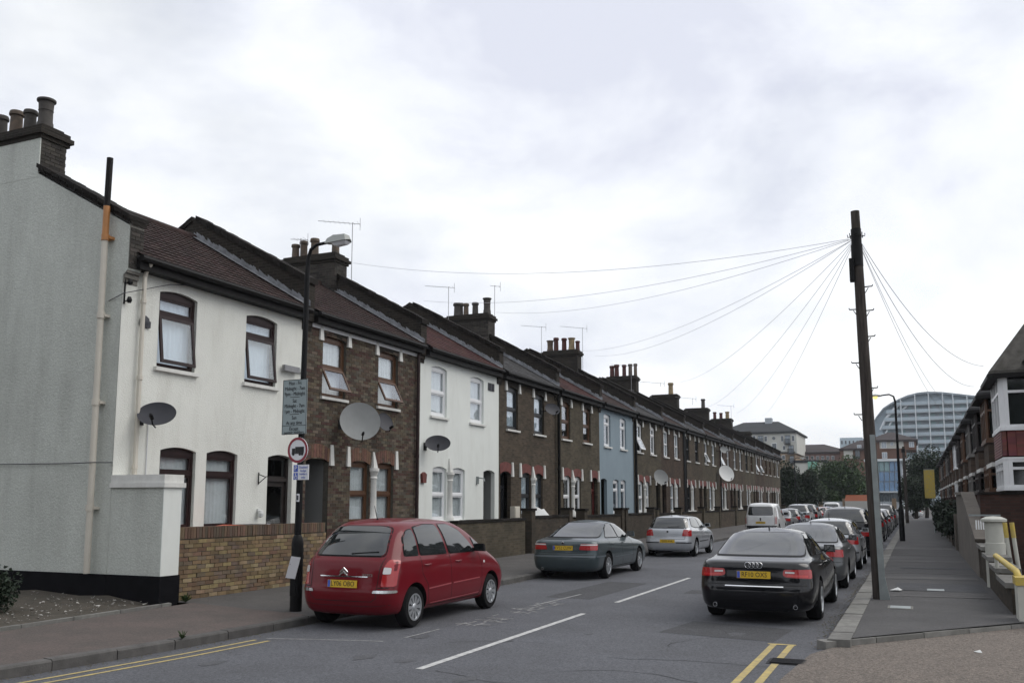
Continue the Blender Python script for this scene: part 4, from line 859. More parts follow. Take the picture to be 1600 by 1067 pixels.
dish(1131, 703, -12.5, .7, 'dish_pale', 'grey satellite dish above the large white one on the distant terrace', -45, 20)
def aerial(px, py, Y, z0, label, boom=.9, yawd=200, n=8, second=None):
    p = ony(px, py, Y); t = thing('tv_aerial', label, 'aerial', (p.x, Y, z0)); h = p.z-z0; m = MB(); m.tube([(0, 0, 0), (0, 0, h)], .011, 6); m.build('mast', 'metal_grey', t, local=True)
    def yagi(z, bl, nn, yw):
        m = MB(); d = Vector((math.cos(R(yw)), math.sin(R(yw)), .1)); s = Vector((-d.y, d.x, 0))
        m.tube([d*-.25+Vector((0, 0, z)), d*bl+Vector((0, 0, z))], .009, 5)
        for i in range(nn): c = d*(-.2+(bl+.15)*i/nn)+Vector((0, 0, z)); e = .16 if i else .28; m.tube([c-s*e, c+s*e], .004, 4)
        m.tube([d*-.24+Vector((0, 0, z-.2)), d*-.24+Vector((0, 0, z+.2))], .008, 4); m.build('antenna', 'metal_grey', t, local=True)
    yagi(h-.03, boom, n, yawd)
    if second: yagi(h-second, boom*.7, 6, yawd+90)
Yc = lambda k: Y0+W*k
aerial(551, 348, Yc(2)+.4, 8.2, 'television aerial on a tall mast behind the second chimney stack', 1.1)
aerial(470, 373, Yc(2)-.2, 9.3, 'small aerial poking out left of the second chimney pots', .35, 190, 4)
aerial(701, 448, Yc(4)-1.4, 8.3, 'thin aerial mast left of the third chimney stack', 1., 195)
aerial(773, 446, Yc(4)+.4, 8.6, 'plain tall mast right of the third chimney stack', .2, 200, 2)
aerial(846, 510, Yc(6)-.5, 8.5, 'aerial mast left of the chimney with red and cream pots', 1.1, 195)
aerial(910, 512, Yc(6)+.4, 8.5, 'aerial mast right of the chimney with red and cream pots', 1.2, 200)
aerial(986, 571, Yc(7)+2, 8.3, 'double aerial above the party wall beyond the red-potted chimney', 1.2, 195, 8, 1.6)
aerial(1032, 598, Yc(8)-.4, 9, 'aerial beside the row of dark red chimney pots', 1.3, 195)
aerial(1082, 622, Yc(9)+1, 8.5, 'aerial on the distant terrace roof before the single pale pot', 1.2, 200)
aerial(1142, 634, Yc(12)+.4, 8.5, 'mast aerial on a far chimney stack of the terrace', 1.1, 195)
# ================================================================ LAMP POST AND SIGNS (left)
LX, LY = -9.46, 12.7
t = thing('street_lamp', 'black street lamp column carrying the parking signs beside the red car', 'street lamp', (LX, LY, .13))
m = MB(); m.lathe([(.1, 0), (.1, 1.1), (.085, 1.18), (.06, 1.24)], (0, 0, 0), 14); m.build('base', 'metal_black', t, local=True, smooth=40)
m = MB(); m.box(-.05, .05, -.107, -.09, .25, .9); m.build('access_door', 'metal_black', t, local=True)
arm = [(0, 0, 1.2), (.02, 0, 3.6), (.04, 0, 5.7), (.05, 0, 5.95), (.1, 0, 6.1), (.22, 0, 6.17), (.5, 0, 6.19)]
m = MB(); m.tube(arm, [.06, .052, .045, .035, .03, .028, .026], 10); m.build('column', 'metal_black', t, local=True, smooth=40)
m = MB(); m.add([(.4, -.07, 6.16), (.4, .07, 6.16), (.62, .14, 6.14), (1.0, .13, 6.16), (1.06, 0, 6.19), (1.0, -.13, 6.16), (.62, -.14, 6.14), (.45, -.05, 6.26), (.45, .05, 6.26), (.65, .1, 6.3), (.95, .09, 6.3), (1.02, 0, 6.27), (.95, -.09, 6.3), (.65, -.1, 6.3)],
    [(0, 6, 5, 4, 3, 2, 1), (7, 8, 9, 10, 11, 12, 13), (0, 1, 8, 7), (1, 2, 9, 8), (2, 3, 10, 9), (3, 4, 11, 10), (4, 5, 12, 11), (5, 6, 13, 12), (6, 0, 7, 13)]); m.v = [(.45+(v[0]-.45)*.75, v[1]*.8, 6.19+(v[2]-6.19)*.8) for v in m.v]; m.build('lantern', 'lantern_shell', t, local=True, smooth=50)
m = MB(); m.add([(.6, -.12, 6.135), (1.0, -.11, 6.15), (1.0, .11, 6.15), (.6, .12, 6.135), (.68, -.07, 6.07), (.95, -.06, 6.09), (.95, .06, 6.09), (.68, .07, 6.07)], [(0, 1, 2, 3), (4, 7, 6, 5), (0, 4, 5, 1), (1, 5, 6, 2), (2, 6, 7, 3), (3, 7, 4, 0)]); m.v = [(.45+(v[0]-.45)*.75, v[1]*.8, 6.19+(v[2]-6.19)*.8) for v in m.v]; m.build('diffuser', 'sign_white', t, local=True)
def board(name, label, cat, cx, cz, w_, h_, mt, rz=0, y=LY-.1, round_=False):
    t = thing(name, label, cat, (cx, y, cz), R(rz)); m = MB()
    if round_: m.lathe([(0, 0), (w_/2, 0), (w_/2, .012), (0, .012)], (0, 0, 0), 28, 'y')
    else: m.box(-w_/2, w_/2, 0, .012, -h_/2, h_/2)
    m.build('plate', mt, t, local=True); return t
def put_text(t, s, size, x, z, mt='ink', y=-.003, sx=1.):
    me = text_mesh(s, size, mt); return obj('lettering', me, t, (x, y, z), (R(90), 0, 0), (sx, 1, 1))
t = board('time_restriction_sign', 'tall grey sign with times in black lettering on the lamp column', 'sign', -9.53, 3.5, .52, .93, 'sign_grey', -4)
for s, z in [('Mon - Fri', .405), ('Midnight - 7am', .315), ('9pm - Midnight', .225), ('Sat', .105), ('Midnight - 7am', .02), ('1pm - Midnight', -.07), ('Sun', -.18), ('At any time', -.265), ('Except', -.365), ('permit holders', -.43)]: put_text(t, s, .088, 0, z-.005, sx=.82)
for z, w_ in [(.165, .2), (-.125, .2)]: m = MB(); m.box(-w_/2, w_/2, -.003, 0, z-.004, z+.004); m.build('rule', 'ink', t, local=True)
m = MB(); m.box(-.26, .26, -.003, 0, -.318, -.312); m.build('rule', 'ink', t, local=True)
m = MB()
for a in [(-.26, -.252, -.465, .465), (.252, .26, -.465, .465)]: m.box(a[0], a[1], -.004, .0, a[2], a[3])
for a in [(-.252, .252, .457, .465), (-.252, .252, -.465, -.457)]: m.box(a[0], a[1], -.004, .0, a[2], a[3])
m.build('border', 'ink', t, local=True)
for z in (-.25, .25): m = MB(); m.box(-.14, .2, .013, .03, z-.02, z+.02); m.build('clip', 'galvanised', t, local=True)
t = board('no_lorries_sign', 'round red-ringed sign with a black lorry on white below the tall grey sign', 'sign', -9.44, 2.77, .43, .43, 'sign_white', -4, round_=True)
m = MB(); m.lathe([(.172, .004), (.172, -.003), (.214, -.003), (.214, .004)], (0, 0, 0), 32, 'y', caps=False); m.build('ring', 'sign_red', t, local=True)
m = MB(); m.box(-.05, .135, -.004, -.001, -.045, .055); m.box(-.12, -.055, -.004, -.001, -.045, .03); m.box(-.125, .13, -.004, -.001, -.062, -.047)
for x in (-.09, .05, .1): m.lathe([(0, -.0045), (.026, -.0045), (.026, -.001), (0, -.001)], (x, 0, -.066), 12, 'y')
m.build('lorry_symbol', 'ink', t, local=True)
t = board('parking_plate', 'small white parking plate with blue squares under the round lorry sign', 'sign', -9.36, 2.4, .32, .25, 'sign_white', -4)
for z, s in ((.065, 'P'), (-.065, None)):
    m = MB(); m.box(-.155, -.065, -.003, -.0005, z-.055, z+.055); q = m.build('blue_square', 'sign_blue', t, local=True)
    if s: put_text(t, s, .11, -.11, z-.002, 'sign_white', -.005)
m = MB(); m.lathe([(.022, -.006), (.03, -.006), (.03, -.0035), (.022, -.0035)], (-.105, 0, -.083), 14, 'y', caps=False); m.box(-.118, -.106, -.006, -.0035, -.075, -.035); m.lathe([(0, -.006), (.009, -.006), (.009, -.0035), (0, -.0035)], (-.112, 0, -.025), 8, 'y'); m.box(-.106, -.085, -.006, -.0035, -.06, -.05); m.build('wheelchair_symbol', 'sign_white', t, local=True)
for i, s in enumerate(['Disabled', 'badge', 'holders', 'only']): put_text(t, s, .052, .05, .082-i*.055, 'sign_blue')
t = board('column_sticker', 'small pale label stuck on the lamp column below the parking plate', 'label', -9.43, 1.98, .05, .13, 'sign_white', 0, LY-.075)
m = MB(); m.box(-.018, .018, -.003, 0, -.04, .04); m.build('print', 'dish_dark', t, local=True)
p = ony(460, 886, 12.55); t = thing('paper_notice', 'white paper notice tied slanting to the foot of the lamp column', 'notice', (p.x-.02, 12.56, p.z), R(15)); m = MB(); m.add([(-.14, 0, -.17), (.02, .01, -.19), (.12, -.03, .16), (-.03, -.05, .18), (-.14, .012, -.17), (.02, .022, -.19), (.12, -.018, .16), (-.03, -.038, .18)], [(0, 1, 2, 3), (7, 6, 5, 4), (0, 1, 5, 4), (1, 2, 6, 5), (2, 3, 7, 6), (3, 0, 4, 7)]); m.build('sheet', 'sign_white', t, local=True)
m = MB(); m.tube([(-.06, -.03, .05), (.12, .05, .04), (.14, .14, .03)], .006, 4); m.build('tie', 'plastic_black', t, local=True)
p = onx(452, 577, XF); t = thing('wall_floodlight', 'grey rectangular floodlight on the white wall behind the lamp column', 'light', p); m = MB(); m.box(.05, .13, -.32, .22, -.07, .06); m.build('housing', 'metal_grey', t, local=True); m = MB(); m.box(0, .06, .15, .5, -.03, .05); m.build('bracket', 'lantern_shell', t, local=True)
# ================================================================ UTILITY POLE
PX, PY = -.72, 18.7
t = thing('utility_pole', 'tall dark wooden telephone pole with step irons and grey cable guard', 'utility pole', (PX, PY, .12))
m = MB(); pts = [(0, 0, -.1), (-.03, 0, 2.5), (-.07, 0, 5), (-.1, 0, 7.46)]; m.tube(pts, [.118, .112, .1, .082], 16); m.build('pole', 'wood_pole', t, local=True, smooth=40)
m = MB(); m.add([(.01, -.155, 0), (.125, -.155, 0), (.125, -.085, 0), (.01, -.085, 0), (-.03, -.145, 3.05), (.06, -.145, 3.05), (.06, -.08, 3.05), (-.03, -.08, 3.05)], [(3, 2, 1, 0), (4, 5, 6, 7), (0, 1, 5, 4), (1, 2, 6, 5), (2, 3, 7, 6), (3, 0, 4, 7)]); m.add([(.02, -.157, 0), (.19, -.157, 0), (.118, -.157, .4), (.02, -.157, .4), (.02, -.09, 0), (.19, -.09, 0), (.118, -.09, .4), (.02, -.09, .4)], [(3, 2, 1, 0), (4, 5, 6, 7), (0, 1, 5, 4), (1, 2, 6, 5), (2, 3, 7, 6), (3, 0, 4, 7)]); m.build('cable_guard', 'galvanised', t, local=True)
for i, (z, s) in enumerate([(5.93, 1), (5.5, -1), (5.46, 1), (4.95, 1), (4.45, -1), (3.95, 1), (3.45, -1)]):
    x = -.07+s*.085; m = MB(); m.tube([(x-.02*s, 0, z), (x+.13*s, -.02, z), (x+.14*s, -.02, z+.03)], .012, 6); m.tube([(x, 0, z-.12), (x+.06*s, -.01, z-.02)], .008, 5); m.build('step_iron', 'metal_black', t, local=True)
m = MB(); m.tube([(-.1, 0, 6.78), (-.1, 0, 7.1)], .098, 14); m.tube([(-.1, 0, 6.35), (-.1, 0, 6.78)], .11, 14); m.build('terminal_block', 'plastic_black', t, local=True, smooth=40)
m = MB(); m.box(-.25, -.16, -.12, .05, 6.05, 6.5); m.build('junction_box', 'plastic_black', t, local=True)
for a in range(8): m = MB(); c = (-.1+math.cos(a*.785)*.16, math.sin(a*.785)*.16, 6.95); m.tube([(-.1, 0, 6.95), c, (c[0], c[1], 7.0)], .01, 5); m.build('hook', 'metal_black', t, local=True)
HEAD = Vector((PX-.1, PY, 7.05))
def wire(dst, label, sag=.5, r=.005, a=0):
    dst = Vector(dst); d = (dst-HEAD); d.z = 0; d.normalize(); A = HEAD+d*.16; m = MB(); pts = []
    for i in range(25): s = i/24; p = A.lerp(dst, s); p.z -= sag*4*s*(1-s); pts.append(p)
    m.tube(pts, r, 5); tag(m.build('telephone_wire', 'wire', smooth=True), label, 'wire', 'wires fanning out from the utility pole')
def wx(px, py, x=XF+.05): return onx(px, py, x)
wire(ony(552, 411, Yc(2)), 'telephone wire from the pole to the second chimney stack', .5)
wire(ony(662, 470, Yc(3)), 'telephone wire from the pole to the parapet of the smooth white house', .5)
wire(ony(775, 488, Yc(4)), 'telephone wire from the pole to the third chimney stack', .5)
wire(ony(905, 548, Yc(6)), 'telephone wire from the pole to the chimney with red and cream pots', .6)
wire(ony(930, 556, Yc(6)+1), 'telephone wire just beyond the chimney with red and cream pots', .65)
wire(ony(1062, 597, Yc(8)), 'telephone wire from the pole to the chimney with dark red pots', .6)
wire(ony(1105, 636, Yc(9)), 'telephone wire from the pole to the roof past the dark red pots', .6)
wire(ony(1150, 645, Yc(12)), 'telephone wire from the pole to a far chimney stack', .7)
wire(ony(1190, 650, Yc(14)), 'telephone wire from the pole to the last chimney of the terrace', .7)
wire((1.85, 27.6, 5.55), 'telephone wire from the pole to the white bay-window house', .6, .0065)
wire((1.9, 32.9, 5.6), 'telephone wire from the pole to the second bay-fronted house', .75, .0065)
wire((1.95, 48.5, 5.6), 'telephone wire from the pole to a far bay-fronted house', .8)
wire((1.95, 43.3, 5.6), 'telephone wire from the pole to the fourth bay-fronted house', .8)
# wires strung on the white house
m = MB(); m.tube([(-17, 12.0, 2.62), (-14, 12.01, 2.6), (-13.3, 11.85, 2.6), (-12.98, 12.02, 2.6)], .009, 5); tag(m.build('wall_cable', 'dish_dark'), 'thin cable running across the gable wall at door height', 'cable')
m = MB(); a = onx(187, 452, XF+.1); m.tube([(-13.3, 12.03, a.z-.15), (XF+.1, a.y+.1, a.z-.05), (XF+.1, a.y+1.2, a.z+.35), (XF+.1, a.y+2.6, a.z+.62)], .008, 5); tag(m.build('eaves_cable', 'dish_dark'), 'thin cable from the corner bracket up towards the eaves of the white house', 'cable')
# right-hand street lamps
def rlamp(px, Y, top, label, s=-1, lit=False, base=None):
    v = gp(px, Y); x = v.x; t = thing('street_lamp', label, 'street lamp', (x, Y, .12)); h = top
    m = MB(); m.lathe([(.12, 0), (.12, 1.4), (.09, 1.5), (.065, 1.6)], (0, 0, 0), 10); m.build('base', 'metal_black', t, local=True, smooth=40)
    m = MB(); m.tube([(0, 0, 1.5), (0, 0, h-.35), (s*.06, 0, h-.1), (s*.25, 0, h), (s*.7, 0, h-.04)], [.065, .05, .04, .035, .03], 8); m.build('column', 'metal_black', t, local=True, smooth=40)
    m = MB(); m.lathe([(0, .1), (.12, .06), (.16, 0), (.14, -.03), (0, -.03)], (s*.85, 0, h-.05), 12); m.v = [(s*.85+(v[0]-s*.85)*1.9, v[1], v[2]) for v in m.v]; m.build('lantern', 'lantern_shell', t, local=True, smooth=50)
    m = MB(); m.lathe([(.1, -.03), (.09, -.12), (0, -.16)], (s*.85, 0, h-.05), 10); m.build('bulb_cover', 'lamp_glow' if lit else 'sign_white', t, local=True, smooth=50)
em = mat('lamp_glow', (.9, .6, .1), .4); em.node_tree.nodes['Principled BSDF'].inputs['Emission Color'].default_value = (1, .68, .16, 1); em.node_tree.nodes['Principled BSDF'].inputs['Emission Strength'].default_value = 2.2
rlamp(1407, 46, 6.75, 'tall black street lamp with glowing yellow bulb on the right pavement', -1, True)
rlamp(1244, 104, 6.5, 'street lamp at the far end of the left terrace', 1)
# second far pole
v = gp(1416, 84); t = thing('utility_pole', 'slim distant wooden pole beyond the lit street lamp', 'utility pole', (v.x, 84, .1)); m = MB(); m.tube([(0, 0, 0), (0, 0, 6.4)], [.15, .11], 10); m.build('pole', 'wood_pole', t, local=True); m = MB(); m.tube([(-.02, 0, 5.9), (-.02, 0, 6.2)], .15, 8); m.build('terminal_block', 'plastic_black', t, local=True)
# ================================================================ RIGHT TERRACE (bay-fronted)
XW, XBY, RW = 3.05, 2.15, 5.2
def rhouse(i, Ys):
    near = i == 0; ZT = 5.35
    lab = 'bay-fronted terraced house with white window frames and red tile-hung bay' if near else f'dark red brick bay-fronted house, {ORD[min(i-1, 9)]} beyond the white-framed bay' if i < 11 else f'dark brick bay-fronted house, {["third", "second", "last"][i-11]} from the far end of the right terrace' if i < 13 else 'dark brick bay-fronted house at the very far end of the right terrace'
    t = thing('bay_house', lab, 'house', (XW, Ys+RW/2, .1), group='bay-fronted houses along the right pavement')
    m = MB(); m.box(XW, XW+7, Ys-.6 if near else Ys, Ys+RW, .05, 5.6); m.build('wall', 'brick_red', t)
    m = MB(); xe = XW-.35; m.prism([(xe, 5.5), (XW+3.6, 8.6), (XW+7.3, 5.5)], 'y', Ys-.65 if near else Ys, Ys+RW); rf = m.build('roof', 'tile_grey', t)
    sl = math.hypot(3.95, 3.1); tl = MB()
    for r in range(16):
        a, b = r/16, min(1, (r+1.1)/16); P = lambda s, h: (lerp(xe, XW+3.6, s), lerp(5.5, 8.6, s)+h)
        (xa, za), (xb, zb) = P(a, .04), P(b, .012); tl.add([(xa, Ys, za), (xa, Ys+RW, za), (xb, Ys+RW, zb), (xb, Ys, zb), (xa, Ys, za-.06), (xa, Ys+RW, za-.06)], [(0, 1, 2, 3), (0, 1, 5, 4)])
    tl.build('roof_tiles', 'tile_grey', rf, kind='stuff')
    a, b = Ys+.0, Ys+2.7; c = .12                      # bay plan
    plan = [(XW, a), (XBY+.35, a), (XBY, a+.3), (XBY, b-.3), (XBY+.35, b), (XW, b)] if not near else [(XW, a), (XBY+.1, a), (XBY, a+.12), (XBY, b-.12), (XBY+.1, b), (XW, b)]
    fm = 'frame_white' if near or i == 6 else ('frame_grey', 'frame_brown', 'door_dark')[i % 3]
    m = MB(); m.prism(plan, 'z', .05, 2.2); m.build('bay_base', 'brick_red', t)
    cx, cy = XW, (a+b)/2; sh = lambda q, s: [(cx+(x-cx)*s, cy+(y-cy)*s) for x, y in q]
    m = MB(); m.prism(sh(plan, .985), 'z', 3.06, 3.75); m.build('bay_panel', 'brick_warm' if not near else 'tile_red', t)
    m = MB(); m.prism(sh(plan, 1.05), 'z', 2.2, 2.28); m.prism(sh(plan, 1.06), 'z', 3.75, 3.84); m.prism(sh(plan, 1.03), 'z', 3.0, 3.06); m.build('bay_sill', fm, t)
    if near:
        for r in range(9):
            z = 3.1+r*.072
            for (p, q) in ((plan[1], plan[0]), (plan[2], plan[1]), (plan[3], plan[2])):
                p, q = Vector(p), Vector(q); L_ = (q-p).length; n = max(1, int(L_/.17)); d = (q-p)/L_; nn = Vector((d.y, -d.x)); nn = nn if nn.dot(p-Vector((cx, cy))) > 0 else -nn
                for s in range(n):
                    A = p+d*(L_*(s+.03)/n)+nn*.01; B = p+d*(L_*(s+.97)/n)+nn*.01; e = MB(); o = nn*.03; e.add([(*A, z), (*B, z), (*B, z+.1), (*A, z+.1), (*(A+o), z-.005), (*(B+o), z-.005)], [(0, 1, 2, 3), (4, 5, 2, 3), (0, 1, 5, 4)]); e.build('hanging_tile', 'tile_redhang', t)
    for (z0, z1) in ((2.28, 3.0), (3.84, 5.2)):
        # glazing core plus mullions on each bay face
        m = MB(); m.prism(sh(plan, .93), 'z', z0, z1); wn = m.build('bay_window', 'glass_bay', t); f = MB()
        for j in range(5):
            p, q = Vector(plan[j]), Vector(plan[j+1]); L_ = (q-p).length; d = (q-p)/L_
            if j in (0, 4) and not near: continue
            k = 3 if L_ > 1.5 else 1
            for s in range(k+1):
                c_ = p+d*min(max(L_*s/k, .035), L_-.035); hw = .045; n_ = Vector((d.y, -d.x))
                f.add([(*(c_-d*hw-n_*.03), z0), (*(c_+d*hw-n_*.03), z0), (*(c_+d*hw+n_*.05), z0), (*(c_-d*hw+n_*.05), z0)]+[(*(c_-d*hw-n_*.03), z1), (*(c_+d*hw-n_*.03), z1), (*(c_+d*hw+n_*.05), z1), (*(c_-d*hw+n_*.05), z1)], [(3, 2, 1, 0), (4, 5, 6, 7), (0, 1, 5, 4), (1, 2, 6, 5), (2, 3, 7, 6), (3, 0, 4, 7)])
            for zz, hh in ((z0+.03, .035), (z1-.03, .04), (lerp(z0, z1, .68), .035)):
                n_ = Vector((d.y, -d.x)); P = [p-n_*.025, q-n_*.025, q+n_*.045, p+n_*.045]
                f.add([(*v, zz-hh) for v in P]+[(*v, zz+hh) for v in P], [(3, 2, 1, 0), (4, 5, 6, 7), (0, 1, 5, 4), (1, 2, 6, 5), (2, 3, 7, 6), (3, 0, 4, 7)])
        f.build('frame', fm, wn)
    ov = sh(plan, 1.12); ap = [(XW+.9, cy-.2), (XW+.9, cy+.2)]
    m = MB(); n = len(ov); apex = (3.35, cy, 7.3); vs = [(x-.12, y, 5.2) for x, y in ov]+[(x-.12, y, 5.32) for x, y in ov]+[apex]
    m.add(vs, [tuple(range(n))]+[(j, (j+1) % n, (j+1) % n+n, j+n) for j in range(n)]+[(j+n, (j+1) % n+n, 2*n) for j in range(n)]); m.build('bay_roof', 'roof_near' if near else 'tile_grey', t)
    m = MB(); m.prism([(x-.14, y) for x, y in sh(plan, 1.15)], 'z', 5.13, 5.24); m.build('bay_gutter', 'gutter_black', t)
    # porch canopy, door
    m = MB(); m.box(XBY-.1, XW, b+.15, Ys+RW-.1, 2.92, 3.04); m.build('porch_canopy', 'stone_white', t)
    for y in (b+.2, Ys+RW-.2): m = MB(); m.box(XBY+.25, XW, y-.06, y+.06, 2.55, 2.92); m.build('canopy_bracket', 'stone_white' if i % 2 else 'door_dark', t)
    m = MB(); m.box(XW-.03, XW, b+.5, b+1.4, .2, 2.5); m.build('door', ('door_dark', 'door_green', 'door_red')[i % 3], t)
    f = MB(); f.box(XW-.05, XW-.002, b+.55, b+1.6, 3.9, 5.2); wn = f.build('window', fm, t); f = MB(); f.box(XW-.056, XW-.05, b+.62, b+1.53, 3.97, 5.13); f.build('pane', 'glass_bay', wn)
    m = MB(); m.tube([(XW-.1, Ys+RW-.1, .2), (XW-.1, Ys+RW-.1, 5.5)], .045, 6); m.build('downpipe', 'metal_grey' if i % 2 else 'gutter_black', t)
    if i: 
        m = MB(); m.box(XW+3.1, XW+4.1, Ys-.3, Ys+.3, 7.4, 9.3); m.build('chimney_stack', 'brick_soot', t)
mat('roof_near', (.11, .105, .095), .9, spec=.15, c2=(.06, .056, .05), vs=5, bump=.7, bs=25); mat('frame_grey', (.16, .15, .14), .6, var=.2, vs=3); mat('glass_bay', (.02, .024, .025), .06, spec=.8, var=.3, vs=2); mat('tile_redhang', (.16, .028, .025), .6, rnd_amt=.25, var=.2, vs=5)  # dull grey-brown frame colour for some of the farther bays
for i in range(14): rhouse(i, 27.0+RW*i)
# boundary walls on the right
t = thing('garden_wall', 'dark red side wall below the white bay window', 'wall', (1.7, 26.9, .1)); m = MB(); m.box(1.5, 4.6, 26.62, 26.85, .08, 2.1); m.build('wall', 'brick_red', t)
for i in range(6): m = MB(); m.box(1.47+.52*i, 1.47+.52*(i+1)-.01, 26.58, 26.9, 2.1, 2.16); m.build('coping_stone', 'coping', t)
mat('concrete_brown', (.15, .13, .11), .9, c2=(.1, .088, .075), vs=2, bump=.4, bs=40, dirt=.4, dc=(.06, .055, .045))
t = thing('boundary_wall', 'low wall with stone slab copings stepping along the right pavement', 'wall', (1.4, 20, .1))
for i, (a, b, z) in enumerate([(16.9, 18.9, .62), (18.9, 20.7, .72), (20.7, 22.6, .82), (22.6, 24.6, .94)]):
    m = MB(); m.box(1.32, 1.55, a, b, .08, z-.08); m.build('wall', 'brick_dark', t)
    for q in range(3): m = MB(); m.box(1.24, 1.66, lerp(a, b, q/3)+.01, lerp(a, b, (q+1)/3)-.01, z-.08, z+rnd.uniform(-.005, .005)); m.build('coping_slab', 'kerb_stone', t)
t = thing('boundary_wall', 'tall brown rendered wall with sloping top along the right pavement', 'wall', (1.4, 32, .1))
m = MB(); m.prism([(24.6, .08), (24.6, .95), (30.5, 2.1), (36, 2.15), (36, .08)], 'x', 1.28, 1.5); m.build('wall', 'concrete_brown', t)
m = MB(); m.prism([(24.6, .96), (30.5, 2.11), (36, 2.16), (36, 2.24), (30.4, 2.2), (24.5, 1.04)], 'x', 1.22, 1.56); m.build('coping', 'concrete_brown', t)
t = thing('boundary_wall', 'dark low wall beyond the sloping brown wall', 'wall', (1.4, 44, .1)); m = MB(); m.box(1.3, 1.5, 36, 96, .08, 1.1); m.build('wall', 'brick_dark', t)
for y in range(38, 60, 4): m = MB(); m.box(1.24, 1.56, y-.2, y+.2, .08, 1.45); m.build('pier', 'concrete_brown', t)
t = thing('hedge', 'dark clipped hedge rising behind the far right wall', 'hedge', (1.4, 52, .1)); c = MB()
for y in range(41, 66, 3): q = crown_mesh((1.25+.2*math.sin(y), y, 1.2), (.55, 2.2, 1.0), 900, .1, y, 8); c.add(q.v, q.f)
c.build('foliage', 'leaf_bush', t, fixn=False); m = MB(); [m.tube([(1.4, y, .1), (1.3, y+.2, 1.4)], .04, 5) for y in range(41, 66, 2)]; m.build('stems', 'bark', t)
# white pier with yellow rail, drum pier, posts, gate
mat('paint_yellow', (.55, .4, .05), .5, c2=(.4, .32, .12), vs=9); mat('pier_white', (.52, .52, .47), .8, var=.15, vs=3, dirt=.35, dc=(.25, .25, .2))
t = thing('entrance_pier', 'white painted block pier with yellow band at the edge of the forecourt', 'pier', (1.55, 16.2, .1)); m = MB(); m.box(-.22, .5, -.2, .25, -.05, .56); m.build('block', 'pier_white', t, local=True); m = MB(); m.box(-.24, .52, -.22, .27, .56, .68); m.build('yellow_band', 'paint_yellow', t, local=True)
t = thing('handrail', 'yellow tubular handrail bent down onto the white pier', 'handrail', (1.5, 16.3, .7)); m = MB(); a = Vector((1.5, 16.3, .78)); b = ony(1590, 893, 16.3); c_ = ony(1556, 868, 19.3)
m.tube([(b.x, 16.3, .78), (b.x, 16.3, b.z-.06), (b.x-.01, 16.38, b.z), (c_.x, 19.3, c_.z)], .05, 10); m.build('rail', 'paint_yellow', t, smooth=40); m = MB(); m.tube([(c_.x, 19.2, .6), (c_.x, 19.2, c_.z)], .035, 8); m.build('post', 'pier_white', t)
p = ony(1548, 806, 22); t = thing('drum_pier', 'stout cream gate pier with overhanging cap behind the low wall', 'pier', (p.x+.05, 22, .1)); m = MB(); m.lathe([(.2, 0), (.195, .95), (.18, .96), (.18, 1.38)], (0, 0, 0), 18); m.build('shaft', 'pier_white', t, local=True, smooth=40); m = MB(); m.lathe([(.18, 1.38), (.25, 1.4), (.25, 1.45), (.14, 1.5), (0, 1.51)], (0, 0, 0), 18); m.build('cap', 'pier_white', t, local=True, smooth=40)
for px, lab in ((1567, 'pale leaning post with yellow top beside the cream pier'), (1578, 'pale leaning post with yellow top standing away from the cream pier')):
    p = ony(px, 816, 21); t = thing('bollard', lab, 'post', (p.x+.03, 21, .1), group='yellow-topped posts'); h_ = p.z-.1; m = MB(); m.tube([(.1, -.1, 0), (.02, 0, h_-.3)], .04, 10); m.build('post', 'pier_white', t, local=True, smooth=40); m = MB(); m.tube([(.02, 0, h_-.3), (0, 0, h_)], .045, 10); m.build('yellow_top', 'paint_yellow', t, local=True, smooth=40)
p = ony(1537, 795, 25.5); t = thing('picket_gate', 'small white picket gate before the dark red wall', 'gate', (p.x, 25.5, .1)); 
for i in range(9): m = MB(); m.box(-.2+i*.052, -.17+i*.052, -.01, .01, .95, 1.36); m.build('picket', 'frame_white', t, local=True)
m = MB(); m.box(-.34, .36, .012, .04, 1.46, 1.5); m.box(-.3, .32, .012, .04, 1.02, 1.05); m.build('rail', 'galvanised', t, local=True)
# yellow board
a, b = ony(1443, 734, 58), ony(1462, 778, 58); t = thing('yellow_board', 'tall plain yellow board projecting over the right pavement hedge', 'sign', ((a.x+b.x)/2, 58, b.z)); m = MB(); w_ = (b.x-a.x)/2; m.box(-w_, w_, 0, .25, 0, a.z-b.z); m.build('panel', 'paint_yellow', t, local=True); m = MB(); m.tube([(w_*.6, .12, -b.z+.1), (w_*.6, .12, 0)], .05, 8); m.box(-w_-.02, w_+.02, -.01, .26, a.z-b.z, a.z-b.z+.04); m.build('post', 'galvanised', t, local=True)
# bush left foreground and weeds
p = Vector((-12.9, 8.9, .2)); t = thing('shrub', 'dark bushy shrub on the bare soil beside the gable', 'shrub', (-13.0, 9.75, .2)); crown_mesh((0, 0, .32), (.6, .52, .52), 5200, .035, 5, 16).build('foliage', 'leaf_bush', t, local=True, fixn=False); m = MB()
for i in range(9): m.tube([(0, 0, 0), (math.cos(i*.7)*.2, math.sin(i*.7)*.2, .3), (math.cos(i*.7)*.38, math.sin(i*.7)*.36, .55)], [.02, .015, .006], 5)
m.build('stems', 'bark', t, local=True)
def weed(x, y, z, s, label):
    t = thing('weed', label, 'weed', (x, y, z)); m = MB(); rr = random.Random(int(x*100))
    for i in range(60):
        a = rr.uniform(0, 6.28); l = s*rr.uniform(.4, 1.1); d = Vector((math.cos(a), math.sin(a), 0)); e = Vector((-d.y, d.x, 0))*s*.06; q = d*l*.5+Vector((0, 0, l*rr.uniform(.3, 1))); m.add([-e*.5, e*.5, q+e, q*1.5-Vector((0, 0, l*.2)), q-e], [(0, 1, 2, 3, 4)])
    m.build('leaves', 'leaf_mid', t, local=True, fixn=False)
